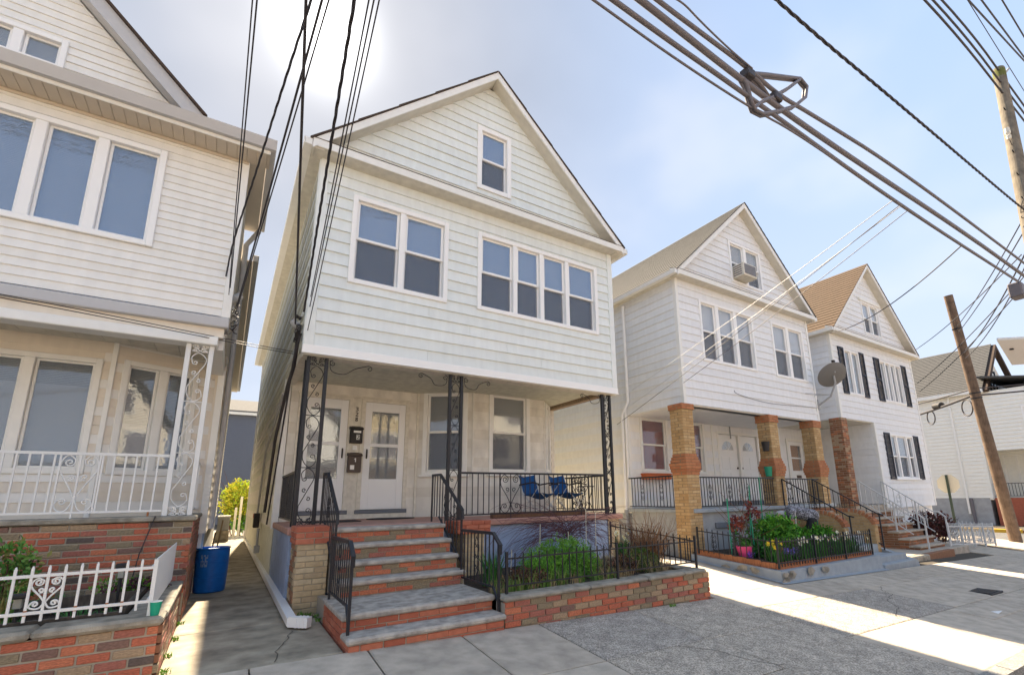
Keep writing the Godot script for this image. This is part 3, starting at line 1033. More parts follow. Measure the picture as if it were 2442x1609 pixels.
# a straight railing on frame w: rails, balusters at a spacing
func railing(parent: Node, w: Dictionary, u0: float, u1: float, y0: float, y1: float, m: Material, gap := 0.11, bar := 0.013, skip := [], rise := 0.0, top_w := 0.032) -> void:
	var d := rise / maxf(u1 - u0, 0.01)
	rod(parent, "top_rail", wp(w, u0, y1, 0), wp(w, u1, y1 + rise, 0), top_w, m, top_w * 0.7)
	rod(parent, "bottom_rail", wp(w, u0, y0, 0), wp(w, u1, y0 + rise, 0), 0.022, m)
	var n := int(round((u1 - u0) / gap))
	for k in range(1, n):
		var u := u0 + (u1 - u0) * k / n
		var ok := true
		for q in skip:
			if u > q[0] and u < q[1]:
				ok = false
		if ok:
			rod(parent, "baluster", wp(w, u, y0 + d * (u - u0), 0), wp(w, u, y1 + d * (u - u0), 0), bar, m)

# picket fence of iron on a line from a to b (ground heights included)
func iron_fence(parent: Node, a: Vector3, e: Vector3, low: float, high: float, tip: float, m: Material, gap: float, bar: float, posts: Array, tail := 0.0) -> void:
	var l := Vector2(e.x - a.x, e.z - a.z).length()
	var n := int(round(l / gap))
	rod(parent, "top_rail", a + Vector3(0, high, 0), e + Vector3(0, high, 0), bar * 1.5, m)
	rod(parent, "bottom_rail", a + Vector3(0, low, 0), e + Vector3(0, low, 0), bar * 1.5, m)
	for k in n + 1:
		var p := a.lerp(e, float(k) / n)
		if posts.has(k):
			rod(parent, "post", p, p + Vector3(0, tip + 0.02, 0), bar * 2.4, m)
		else:
			rod(parent, "picket", p + Vector3(0, low - tail, 0), p + Vector3(0, tip, 0), bar, m)

# ---------------------------------------------------------------- the pale green house
const ZP := -2.25

func iron_column(h: Node, u0: float, w: float, y0: float, y1: float, z: float, side: float) -> void:
	var c := part(h, "iron_column", Vector3(u0 + w / 2, y0, z))
	var f := wall(Vector3(0, 0, z), Vector3(1, 0, 0), Vector3(0, 0, 1))
	for u in [u0, u0 + w]:
		blk(c, "post", Vector3(u - 0.024, y0, z - 0.024), Vector3(u + 0.024, y1, z + 0.024), M["iron"], 0.004)
	scroll_strip(c, f, u0 + 0.02, w - 0.04, y0 + 0.06, y1 - 0.12, M["iron"], 0.66)
	heart(c, f, u0 + w / 2, w * 0.42, y0 + 0.0, y0 + 0.11, M["iron"], 0.005)
	heart(c, f, u0 + w / 2, w * 0.42, y1 - 0.12, y1, M["iron"], 0.005)
	if side != 0.0:
		var ux: float = u0 if side < 0 else u0 + w
		blk(c, "post", Vector3(ux - 0.024, y0, z - w - 0.024), Vector3(ux + 0.024, y1, z - w + 0.024), M["iron"], 0.004)
		scroll_strip(c, wall(Vector3(ux, 0, z - w), Vector3(0, 0, 1), Vector3(side, 0, 0)), 0.02, w - 0.04, y0 + 0.06, y1 - 0.02, M["iron"], 0.66)

func bracket(h: Node, w: Dictionary, u: float, y: float, l: float, s: float) -> void:
	var b := MB.new()
	var p := spiral(Vector2(u + s * 0.06, y - 0.06), 0.045, PI / 2, s * 1.2)
	p.reverse()
	p += curve2([Vector2(u + s * 0.02, y - 0.03), Vector2(u + s * 0.05, y - 0.17), Vector2(u + s * 0.22, y - 0.2), Vector2(u + s * l * 0.6, y - 0.10), Vector2(u + s * l * 0.9, y - 0.03)])
	p += spiral(Vector2(u + s * l * 0.92, y - 0.075), 0.04, PI / 2, -s * 1.2)
	iron_line(b, w, p, 0.006)
	obj(h, "scroll_bracket", b, M["iron"])

func storm_door(h: Node, w: Dictionary, u0: float, u1: float, y0: float, y1: float, handle_u: float, back: Material) -> void:
	var d := part(h, "door", wp(w, (u0 + u1) / 2, y0, 0))
	var g0 := u0 + 0.125
	var g1 := u1 - 0.125
	var ya := y0 + 0.55
	var yb := y1 - 0.175
	var b := MB.new()
	wbox(b, w, u0, y0, -0.02, g0, y1, 0.018, 0.005)
	wbox(b, w, g1, y0, -0.02, u1, y1, 0.018, 0.005)
	wbox(b, w, g0 - 0.001, yb, -0.019, g1 + 0.001, y1, 0.017, 0.005)
	wbox(b, w, g0 - 0.001, y0, -0.019, g1 + 0.001, ya, 0.017, 0.005)
	obj(d, "leaf", b, M["door_white"])
	var ym := y0 + 1.18
	wblk(d, "meeting_bar", w, g0, ym - 0.03, -0.015, g1, ym + 0.03, 0.012, M["door_white"], 0.004)
	wblk(d, "pane", w, g0, ya, -0.006, g1, ym, -0.002, M["glass"])
	wblk(d, "pane", w, g0, ym, -0.002, g1, yb, 0.002, M["glass"])
	# inner door seen through the glass
	wblk(d, "inner_door", w, g0 - 0.02, ya - 0.1, -0.10, g1 + 0.02, ym + 0.02, -0.085, M["shade"])
	wblk(d, "inner_pane", w, g0 + 0.04, ym - 0.22, -0.088, g1 - 0.04, yb - 0.02, -0.082, back)
	b = MB.new()
	for k in 4:
		var u := lerpf(g0 + 0.04, g1 - 0.04, k / 3.0)
		wbox(b, w, u - 0.012, ym - 0.24, -0.086, u + 0.012, yb, -0.074)
	for k in 4:
		var y := lerpf(ym - 0.23, yb - 0.012, k / 3.0)
		wbox(b, w, g0 + 0.03, y - 0.012, -0.085, g1 - 0.03, y + 0.012, -0.075)
	obj(d, "muntins", b, M["trim"])
	b = MB.new()
	wbox(b, w, handle_u - 0.014, y0 + 0.92, 0.018, handle_u + 0.014, y0 + 1.10, 0.028, 0.004)
	wbox(b, w, handle_u - 0.009, y0 + 0.95, 0.05, handle_u + 0.009, y0 + 1.08, 0.062, 0.004)
	wbox(b, w, handle_u - 0.007, y0 + 0.95, 0.02, handle_u + 0.007, y0 + 0.965, 0.06)
	wbox(b, w, handle_u - 0.007, y0 + 1.065, 0.02, handle_u + 0.007, y0 + 1.08, 0.06)
	obj(d, "handle", b, M["black_box"])
	# casing and threshold
	b = MB.new()
	wbox(b, w, u0 - 0.08, y0 - 0.03, -0.11, u0 - 0.002, y1 + 0.08, 0.03, 0.006)
	wbox(b, w, u1 + 0.002, y0 - 0.03, -0.11, u1 + 0.08, y1 + 0.08, 0.03, 0.006)
	wbox(b, w, u0 - 0.003, y1 + 0.002, -0.11, u1 + 0.003, y1 + 0.08, 0.028, 0.006)
	obj(d, "casing", b, M["trim_worn"])
	wblk(d, "threshold", w, u0 - 0.09, y0 - 0.075, -0.1, u1 + 0.09, y0 - 0.004, 0.05, M["sill_grey"], 0.006)

func text_mesh(s: String, size: float, depth := 0.006) -> TextMesh:
	var t := TextMesh.new()
	var f := SystemFont.new()
	f.font_names = PackedStringArray(["Droid Sans"])
	f.font_weight = 700
	t.font = f
	t.text = s
	t.font_size = 64
	t.pixel_size = size / 46.0
	t.depth = depth
	return t

func build_main_house() -> void:
	var h := thing("house", "pale green sided house with two white doors and black iron porch columns", "house", Vector3(2.85, 0, -2.25))
	var x1 := 5.70
	var ye := 6.44
	var yp := 9.25
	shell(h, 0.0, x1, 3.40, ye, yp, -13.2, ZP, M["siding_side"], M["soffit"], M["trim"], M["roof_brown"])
	var F := wall(Vector3.ZERO, Vector3(1, 0, 0), Vector3(0, 0, 1))
	var fw := part(h, "front_boards", Vector3(2.85, 3.4, 0))
	var wa := [0.484, 4.445, 2.04, 5.90]
	var wb := [2.588, 4.455, 5.289, 5.93]
	var wc := [2.552, 6.80, 3.262, 8.13]
	siding(fw, F, 3.40, 6.345, 0.1841, flat(0.09, x1 - 0.09), [wa, wb], ["siding_green", "siding_green_c", "siding_green_b", "siding_green"], 0.027, 3.4)
	var gw := part(h, "gable_boards", Vector3(2.85, 6.5, 0))
	siding(gw, F, 6.52, yp - 0.2, 0.1841, gable_edge(0, x1, ye, yp, 0.16), [wc], ["siding_green_b", "siding_green", "siding_green_c", "siding_green_b", "siding_green"], 0.027)
	for u in [0.0, x1 - 0.1]:
		wblk(h, "corner_post", F, u - 0.012, 3.38, -0.08, u + 0.112, 6.345, 0.034, M["siding_green_b"], 0.006)
	window(h, F, wa[0], wa[1], wa[2], wa[3], [0.5], "hung", M["vinyl"], M["glass_blue"], M["blind"], {"cw": 0.075, "proud": 0.045, "meet": 0.52, "drop": 0.45})
	window(h, F, wb[0], wb[1], wb[2], wb[3], [0.268, 0.497, 0.73], "hung", M["vinyl"], M["glass_blue"], M["blind"], {"cw": 0.075, "proud": 0.045, "drop": 0.3})
	window(h, F, wc[0], wc[1], wc[2], wc[3], [], "hung", M["vinyl"], M["glass_blue"], M["shade"], {"cw": 0.09, "proud": 0.045, "drop": 0.5})
	# left side wall
	var S := wall(Vector3(0, 0, 0), Vector3(0, 0, -1), Vector3(-1, 0, 0))
	var sw := part(h, "side_boards", Vector3(0, 3, -6))
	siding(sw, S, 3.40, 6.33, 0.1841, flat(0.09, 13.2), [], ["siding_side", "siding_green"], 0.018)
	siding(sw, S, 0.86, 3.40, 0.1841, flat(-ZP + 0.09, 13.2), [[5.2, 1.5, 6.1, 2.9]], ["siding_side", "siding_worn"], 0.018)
	window(h, S, 5.2, 1.5, 6.1, 2.9, [], "hung", M["trim_worn"], M["glass"], M["shade"], {"cw": 0.07})
	blk(h, "corner_post", Vector3(-0.02, 0.84, ZP - 0.1), Vector3(0.08, 3.4, ZP + 0.015), M["trim"], 0.006)
	blk(h, "corner_post", Vector3(-0.022, 3.3, -0.1), Vector3(-0.001, 6.33, 0.02), M["siding_green_b"])
	blk(h, "foundation", Vector3(0.045, -0.2, -13.2), Vector3(x1 - 0.05, 0.86, ZP - 0.1), M["foundation"])
	# porch roof edge
	wblk(h, "porch_fascia", F, -0.025, 3.285, -0.02, x1 + 0.025, 3.405, 0.036, M["vinyl"], 0.006)
	wblk(h, "fascia_lip", F, -0.03, 3.278, -0.03, x1 + 0.03, 3.30, 0.042, M["vinyl"], 0.004)
	blk(h, "porch_beam", Vector3(0.0, 3.27, -0.24), Vector3(x1, 3.56, -0.025), M["trim_worn"])
	blk(h, "side_beam", Vector3(0.0, 3.30, ZP), Vector3(0.14, 3.56, -0.24), M["trim_worn"])
	blk(h, "side_beam", Vector3(x1 - 0.14, 3.30, ZP), Vector3(x1, 3.56, -0.24), M["wood_beam"])
	for k in 18:
		var a := 0.14 + k * 0.3012
		blk(h, "ceiling_plank", Vector3(a + 0.002, 3.555, ZP), Vector3(a + 0.299, 3.575, -0.24), M["ceiling_wood"], 0.005)
	# porch floor
	blk(h, "porch_floor", Vector3(0.005, 0.862, ZP - 0.1), Vector3(5.69, 0.952, 0.035), M["porch_red"], 0.012)
	blk(h, "porch_base", Vector3(0.035, -0.25, ZP - 0.1), Vector3(5.40, 0.863, -0.03), M["blue_wall"])
	var pier := part(h, "corner_pier", Vector3(5.5, 0, -0.1))
	blk(pier, "pier_core", Vector3(5.345, -0.25, -0.3), Vector3(5.61, 0.862, -0.008), M["mortar"])
	bricks(pier, wall(Vector3(0, 0, -0.008), Vector3(1, 0, 0), Vector3(0, 0, 1)), 5.345, 5.61, -0.1, 0.862, 0.2, 0.057, 0.008, ["brick_yellow", "brick_yellow_b", "brick_yellow_c"])
	# porch back wall
	var B := wall(Vector3(0, 0, ZP), Vector3(1, 0, 0), Vector3(0, 0, 1))
	var bw := part(h, "porch_wall_boards", Vector3(2, 1, ZP))
	siding(bw, B, 0.952, 3.57, 0.187, flat(0.09, 2.42), [[0.22, 0.9, 1.14, 3.165], [1.285, 0.9, 2.205, 3.165], [1.14, 0.9, 1.285, 3.165]], ["siding_worn", "siding_worn_b", "siding_worn"], 0.012, 1.2)
	wblk(h, "door_panel", B, 1.137, 0.96, -0.10, 1.29, 3.19, 0.012, M["trim_worn"], 0.004)
	wblk(h, "door_header", B, 0.2, 3.165, -0.02, 2.23, 3.21, 0.04, M["trim_worn"], 0.006)
	wblk(h, "corner_strip", B, 2.355, 0.952, -0.02, 2.40, 3.56, 0.03, M["trim_worn"], 0.004)
	storm_door(h, B, 0.298, 1.058, 1.118, 3.11, 1.0, M["curtain_white"])
	storm_door(h, B, 1.368, 2.128, 1.118, 3.11, 1.43, M["window_back"])
	wblk(h, "door_base", B, 0.2, 0.955, -0.05, 2.22, 1.045, 0.035, M["trim_worn"], 0.004)
	for k in 3:
		var o := put(h, "house_number", text_mesh("328".substr(k, 1), 0.075), M["black_box"], Transform3D(Basis(), Vector3(1.212, 2.955 - k * 0.096, ZP + 0.018)))
		o.set_meta("label", "black digit %s of the number 328" % "328".substr(k, 1))
	# canted bay
	var pts := [Vector3(2.40, 0, ZP), Vector3(3.32, 0, -1.65), Vector3(5.02, 0, -1.65), Vector3(5.60, 0, ZP)]
	var core := MB.new()
	for k in 3:
		var a: Vector3 = pts[k]
		var e: Vector3 = pts[k + 1]
		var u := (e - a).normalized()
		var n := u.cross(Vector3.UP) * -1.0
		n = Vector3(-u.z, 0, u.x)
		if n.z < 0:
			n = -n
		var w := wall(a, u, n)
		var l := (e - a).length()
		wbox(core, w, 0.0, 0.94, -0.16, l, 3.56, -0.115)
		var hole: Array = [[0.10, 1.735, 0.99, 3.44], [0.347, 1.744, 1.321, 3.455], [0.12, 1.80, 0.64, 3.36]][k]
		var bb := part(h, "bay_boards", a)
		siding(bb, w, 0.952, 3.57, 0.187, flat(0.0, l), [hole], ["siding_worn", "siding_worn_b", "siding_worn"], 0.012)
		window(h, w, hole[0], hole[1], hole[2], hole[3], [], "hung", M["trim"], M["glass"], M["blind"] if k == 1 else M["shade"], {"cw": 0.085, "sill": true, "meet": 0.5})
	obj(h, "bay_wall", core, M["siding_worn"])
	for k in [1, 2]:
		pipe(h, "bay_corner", [pts[k] + Vector3(0, 0.95, -0.01), pts[k] + Vector3(0, 3.56, -0.01)], 0.026, M["siding_worn"], 8)
	blk(h, "corner_strip", Vector3(5.60, 0.952, ZP - 0.05), Vector3(5.69, 3.3, ZP + 0.02), M["trim_worn"], 0.004)
	# iron columns, brackets
	iron_column(h, 0.085, 0.23, 0.952, 3.27, -0.11, -1.0)
	iron_column(h, 2.19, 0.20, 0.952, 3.27, -0.11, 0.0)
	iron_column(h, 5.40, 0.20, 0.952, 3.27, -0.11, 1.0)
	var C := wall(Vector3(0, 0, -0.11), Vector3(1, 0, 0), Vector3(0, 0, 1))
	bracket(h, C, 0.34, 3.27, 0.62, 1.0)
	bracket(h, C, 2.16, 3.27, 0.50, -1.0)
	bracket(h, C, 2.42, 3.27, 0.50, 1.0)
	bracket(h, C, 5.37, 3.27, 0.50, -1.0)
	# porch railings
	var r := part(h, "porch_railing", Vector3(3.8, 0.95, -0.11))
	railing(r, C, 2.42, 5.38, 1.03, 1.685, M["iron"], 0.1, 0.012, [[3.13, 3.53], [4.62, 5.0]])
	for q in [[3.32, 0.2], [4.80, 0.2]]:
		heart(r, C, q[0], q[1], 1.04, 1.675, M["iron"])
		for u in [q[0] - q[1], q[0], q[0] + q[1]]:
			rod(r, "baluster", wp(C, u, 0.952 if u == q[0] else 1.03, 0), wp(C, u, 1.68, 0), 0.012, M["iron"])
	var L := wall(Vector3(0.085, 0, -2.2), Vector3(0, 0, 1), Vector3(-1, 0, 0))
	var r2 := part(h, "side_railing", Vector3(0.085, 0.95, -1.2))
	railing(r2, L, 0.0, 1.85, 1.03, 1.685, M["iron"], 0.11, 0.013, [])
	heart(r2, L, 0.95, 0.18, 1.04, 1.675, M["iron"])
	var r3 := part(h, "side_railing", Vector3(5.6, 0.95, -1.2))
	railing(r3, wall(Vector3(5.6, 0, -2.2), Vector3(0, 0, 1), Vector3(1, 0, 0)), 0.0, 1.85, 1.03, 1.685, M["iron"], 0.11, 0.012, [])
	heart(r3, wall(Vector3(5.6, 0, -2.2), Vector3(0, 0, 1), Vector3(1, 0, 0)), 0.9, 0.18, 1.04, 1.675, M["iron"])
	# downspout along the alley wall, elbow lying on the ground
	var dp := thing("downspout", "white metal downspout lying along the alley floor with ribbed open elbow", "downspout", Vector3(0.0, 0.05, 1.0))
	var b := MB.new()
	b.bar(Vector3(0.0, 0.075, 1.22), Vector3(0.02, 0.075, -12.2), 0.09, 0.075, Vector3(0, 1, 0))
	obj(dp, "pipe", b, M["vinyl"])
	rod(dp, "elbow", Vector3(-0.01, 0.075, 1.19), Vector3(0.15, 0.07, 1.33), 0.096, M["vinyl"], 0.08)
	for k in 3:
		var p := Vector3(0.05 + k * 0.03, 0.074, 1.246 + k * 0.026)
		rod(dp, "rib", p, p + Vector3(0.012, 0, 0.0105), 0.103, M["vinyl"], 0.087)
	rod(dp, "riser", Vector3(0.0, 0.05, -12.2), Vector3(-0.02, 6.2, -12.2), 0.08, M["trim"])
	# service conduits, meter, insulators on the alley wall
	var mb := thing("electric_meter", "black and grey electric meter box with red tag on the alley wall", "meter", Vector3(-0.06, 0.8, -5.2))
	blk(mb, "box", Vector3(-0.14, 0.75, -5.35), Vector3(-0.03, 1.05, -5.1), M["black_box"], 0.01)
	blk(mb, "tag", Vector3(-0.152, 0.95, -5.28), Vector3(-0.141, 1.04, -5.18), M["brick_red"])
	pipe(mb, "conduit", [Vector3(-0.08, 1.04, -5.2), Vector3(-0.08, 2.3, -4.6), Vector3(-0.08, 3.0, -1.6)], 0.02, M["galvanized"])
	pipe(mb, "ground_pipe", [Vector3(-0.07, 0.76, -4.5), Vector3(-0.07, 0.40, -4.4)], 0.022, M["galvanized"])
	blk(mb, "junction_box", Vector3(-0.12, 0.30, -4.46), Vector3(-0.02, 0.44, -4.34), M["galvanized"], 0.01)
	var cd := thing("service_conduit", "dark service cable and conduit running down the alley wall from the weatherhead", "conduit", Vector3(-0.05, 3.4, -0.3))
	pipe(cd, "conduit", [Vector3(-0.06, 3.75, -0.22), Vector3(-0.06, 3.2, -0.5), Vector3(-0.06, 3.05, -1.2), Vector3(-0.06, 2.4, -2.6), Vector3(-0.06, 1.1, -3.4)], 0.026, M["cable"])
	pipe(cd, "cable", [Vector3(-0.05, 3.55, -0.12), Vector3(-0.09, 3.2, -0.35), Vector3(-0.05, 2.9, -1.1), Vector3(-0.04, 0.9, -2.9)], 0.014, M["cable"])
	b = MB.new()
	b.lathe([Vector2(0.0, 0.1), Vector2(0.05, 0.09), Vector2(0.055, 0.0), Vector2(0.03, -0.06), Vector2(0.0, -0.06)], 10, Transform3D(Basis(Vector3(0, 0, 1), 0.9), Vector3(-0.10, 3.72, -0.2)))
	obj(cd, "weatherhead", b, M["galvanized"])
	for k in 3:
		b = MB.new()
		b.lathe([Vector2(0.0, 0.045), Vector2(0.034, 0.04), Vector2(0.02, 0.0), Vector2(0.036, -0.035), Vector2(0.0, -0.045)], 10, Transform3D(Basis(Vector3(0, 0, 1), 1.2), Vector3(-0.06, 3.95 - k * 0.16, -0.5 + k * 0.1)))
		obj(cd, "insulator", b, M["black_box"])
	for k in 4:
		var a := 0.5 + k * 1.3
		b = MB.new()
		var pp := PackedVector3Array()
		for s in 13:
			pp.append(Vector3(-0.08 - 0.03 * sin(s), 3.62 + 0.10 * sin(s * 0.52 + a), -0.25 + 0.12 * cos(s * 0.52 + k)))
		b.tube(pp, 0.007, 5)
		obj(cd, "looped_wire", b, M["cable"])

func build_steps() -> void:
	var s := thing("front_steps", "brick front steps with worn bluestone treads leading to the two white doors", "steps", Vector3(1.1, 0, 1.4))
	var red := ["brick_red", "brick_orange", "brick_red", "brick_rose", "brick_olive", "brick_red", "brick_olive", "brick_orange"]
	var F := func(z): return wall(Vector3(0, 0, z), Vector3(1, 0, 0), Vector3(0, 0, 1))
	var tops := [0.948, 0.767, 0.589, 0.415]
	var nose := [0.565, 0.80, 1.035, 1.275]
	for k in 4:
		var t := part(s, "step", Vector3(1.15, tops[k], nose[k]))
		var tm := blk(t, "tread", Vector3(0.435, tops[k] - 0.055, nose[k] - 0.33), Vector3(1.915, tops[k], nose[k]), M["bluestone"], 0.016)
		tm.rotation.y = 0.002 * (k - 1)
		var low: float = tops[k + 1] if k < 3 else 0.25
		blk(t, "riser_core", Vector3(0.44, low - 0.05, -0.05), Vector3(1.90, tops[k] - 0.056, nose[k] - 0.045), M["dark_mortar"])
		bricks(t, F.call(nose[k] - 0.045), 0.445, 1.895, low + 0.002, tops[k] - 0.057, 0.20, 0.052, 0.007, red, 0.05, 0.01)
	var lt := part(s, "landing", Vector3(1.1, 0.25, 1.6))
	blk(lt, "landing_slab", Vector3(0.42, 0.195, 1.2), Vector3(1.76, 0.246, 2.0), M["bluestone"], 0.0)
	blk(lt, "edge_stone", Vector3(0.298, 0.193, 2.0), Vector3(1.882, 0.252, 2.125), M["bluestone"], 0.016)
	blk(lt, "edge_stone", Vector3(0.298, 0.193, 1.10), Vector3(0.42, 0.251, 1.998), M["bluestone"], 0.014)
	blk(lt, "edge_stone", Vector3(1.76, 0.193, 1.10), Vector3(1.882, 0.251, 1.998), M["bluestone"], 0.014)
	blk(lt, "landing_core", Vector3(0.325, -0.12, 0.6), Vector3(1.855, 0.194, 2.085), M["dark_mortar"])
	var plain := ["brick_plain", "brick_plain_b", "brick_plain_c"]
	bricks(lt, F.call(2.087), 0.32, 1.86, 0.068, 0.192, 0.205, 0.054, 0.008, plain, 0.05, 0.008)
	bricks(lt, wall(Vector3(0.323, 0, 1.1), Vector3(0, 0, 1), Vector3(-1, 0, 0)), 0.0, 1.25, -0.06, 0.192, 0.205, 0.054, 0.008, plain, 0.05, 0.008, func(y): return Vector2(0.0, 0.98 if y > 0.05 else 1.25))
	var t1 := part(s, "step", Vector3(1.1, 0.1, 2.3))
	blk(t1, "tread", Vector3(0.302, 0.045, 2.09), Vector3(1.874, 0.103, 2.395), M["bluestone"], 0.018)
	blk(t1, "riser_core", Vector3(0.325, -0.15, 2.05), Vector3(1.855, 0.046, 2.355), M["dark_mortar"])
	bricks(t1, F.call(2.357), 0.32, 1.86, -0.088, 0.044, 0.205, 0.054, 0.008, plain, 0.05, 0.008)
	# pillars
	var yel := ["brick_yellow", "brick_yellow_b", "brick_yellow_c", "brick_yellow"]
	var pl := thing("brick_pillar", "stained yellow brick pillar with red brick top beside the alley", "pillar", Vector3(0.24, 0, 0.3))
	blk(pl, "pillar_core", Vector3(0.07, -0.15, 0.04), Vector3(0.415, 0.78, 0.535), M["mortar"])
	bricks(pl, F.call(0.537), 0.065, 0.42, -0.07, 0.775, 0.2, 0.057, 0.008, yel, 0.05, 0.01)
	bricks(pl, wall(Vector3(0.068, 0, 0.04), Vector3(0, 0, 1), Vector3(-1, 0, 0)), 0.0, 0.50, -0.07, 0.775, 0.2, 0.057, 0.008, ["brick_umber", "brick_umber_b", "brick_yellow_b", "brick_olive"], 0.05, 0.01)
	blk(pl, "pillar_top_core", Vector3(0.055, 0.776, 0.04), Vector3(0.43, 0.975, 0.55), M["mortar"])
	bricks(pl, F.call(0.552), 0.045, 0.44, 0.778, 0.985, 0.2, 0.06, 0.009, plain, 0.05, 0.01)
	bricks(pl, wall(Vector3(0.053, 0, 0.04), Vector3(0, 0, 1), Vector3(-1, 0, 0)), 0.0, 0.52, 0.778, 0.985, 0.2, 0.06, 0.009, plain, 0.05, 0.01)
	bricks(pl, {"o": Vector3(0.05, 0.975, 0.55), "u": Vector3(1, 0, 0), "n": Vector3(0, 0, 1)}, 0.0, 0.38, -0.004, 0.012, 0.2, 0.01, 0.005, plain, 0.5, -0.02)
	var pr := thing("brick_pillar", "yellow brick pillar with red brick top beside the garden bed", "pillar", Vector3(2.38, 0, 0.3))
	blk(pr, "pillar_core", Vector3(2.245, -0.2, 0.04), Vector3(2.545, 0.79, 0.47), M["mortar"])
	bricks(pr, F.call(0.472), 2.24, 2.55, -0.05, 0.785, 0.2, 0.057, 0.008, yel, 0.05, 0.01)
	bricks(pr, wall(Vector3(2.243, 0, 0.04), Vector3(0, 0, 1), Vector3(-1, 0, 0)), 0.0, 0.44, -0.05, 0.785, 0.2, 0.057, 0.008, yel, 0.05, 0.01)
	blk(pr, "pillar_top_core", Vector3(2.13, 0.786, 0.04), Vector3(2.62, 0.962, 0.515), M["brick_plain"])
	bricks(pr, F.call(0.517), 2.12, 2.63, 0.788, 0.97, 0.2, 0.06, 0.009, plain, 0.05, 0.01)
	bricks(pr, wall(Vector3(2.128, 0, 0.04), Vector3(0, 0, 1), Vector3(-1, 0, 0)), 0.0, 0.48, 0.788, 0.97, 0.2, 0.06, 0.009, plain, 0.05, 0.01)
	# stair rails
	for side in [[0.40, "left", "iron stair railing beside the stained pillar"], [1.945, "right", "iron stair railing beside the garden bed"]]:
		var x: float = side[0]
		var first: bool = side[1] == "left"
		var rl := thing("stair_railing", "black " + side[2], "railing", Vector3(x, 0.25, 1.2))
		var W := wall(Vector3(x, 0, 0), Vector3(0, 0, 1), Vector3(-1, 0, 0))
		var up := part(rl, "upper_flight", Vector3(x, 0.95, 0.5))
		rod(up, "newel", wp(W, -0.10, 0.95, 0), wp(W, -0.10, 1.64, 0), 0.022, M["iron"])
		rod(up, "top_rail", wp(W, -0.12, 1.64, 0), wp(W, 0.22, 1.635, 0), 0.034, M["iron"], 0.022)
		rod(up, "top_rail", wp(W, 0.21, 1.64, 0), wp(W, 1.05, 1.13, 0), 0.038, M["iron"], 0.026)
		rod(up, "rail_end", wp(W, 1.04, 1.14, 0), wp(W, 1.06, 1.02, 0), 0.034, M["iron"], 0.024)
		rod(up, "bottom_rail", wp(W, 0.20, 1.03, 0), wp(W, 1.03, 0.48, 0), 0.020, M["iron"])
		rod(up, "newel", wp(W, 1.02, 0.42, 0), wp(W, 1.02, 1.13, 0), 0.024, M["iron"])
		for k in 9:
			var z := 0.0 + k * 0.108
			var lo := 1.03 if z < 0.2 else 1.03 - (z - 0.2) * 0.66
			var hi := 1.635 if z < 0.22 else 1.635 - (z - 0.22) * 0.61
			rod(up, "baluster", wp(W, z, lo, 0), wp(W, z, hi, 0), 0.012, M["iron"])
		cast_ornament(up, W, 0.43, 1.02, 1.38, M["iron"], 0.05)
		var lw := part(rl, "landing_flight", Vector3(x - 0.05, 0.25, 1.7))
		var xo: float = -0.06 if first else -0.08
		var V := wall(Vector3(x + xo, 0, 0), Vector3(0, 0, 1), Vector3(-1, 0, 0))
		rod(lw, "top_rail", wp(V, 1.20, 0.89, 0), wp(V, 2.10, 0.895, 0), 0.034, M["iron"], 0.024)
		rod(lw, "top_rail", wp(V, 2.09, 0.90, 0), wp(V, 2.27, 0.77, 0), 0.038, M["iron"], 0.028)
		rod(lw, "rail_end", wp(V, 2.26, 0.785, 0), wp(V, 2.25, 0.68, 0), 0.036, M["iron"], 0.026)
		rod(lw, "bottom_rail", wp(V, 1.22, 0.33, 0), wp(V, 2.10, 0.33, 0), 0.020, M["iron"])
		rod(lw, "bottom_rail", wp(V, 2.09, 0.335, 0), wp(V, 2.215, 0.19, 0), 0.020, M["iron"])
		rod(lw, "newel", wp(V, 1.22, 0.25, 0), wp(V, 1.22, 0.89, 0), 0.022, M["iron"])
		rod(lw, "newel", wp(V, 2.225, 0.10, 0), wp(V, 2.225, 0.80, 0), 0.026, M["iron"])
		for k in 9:
			var z := 1.31 + k * 0.098
			rod(lw, "baluster", wp(V, z, 0.33, 0), wp(V, z, 0.89, 0), 0.012, M["iron"])
		cast_ornament(lw, V, 1.66, 0.40, 0.84, M["iron"], 0.065)

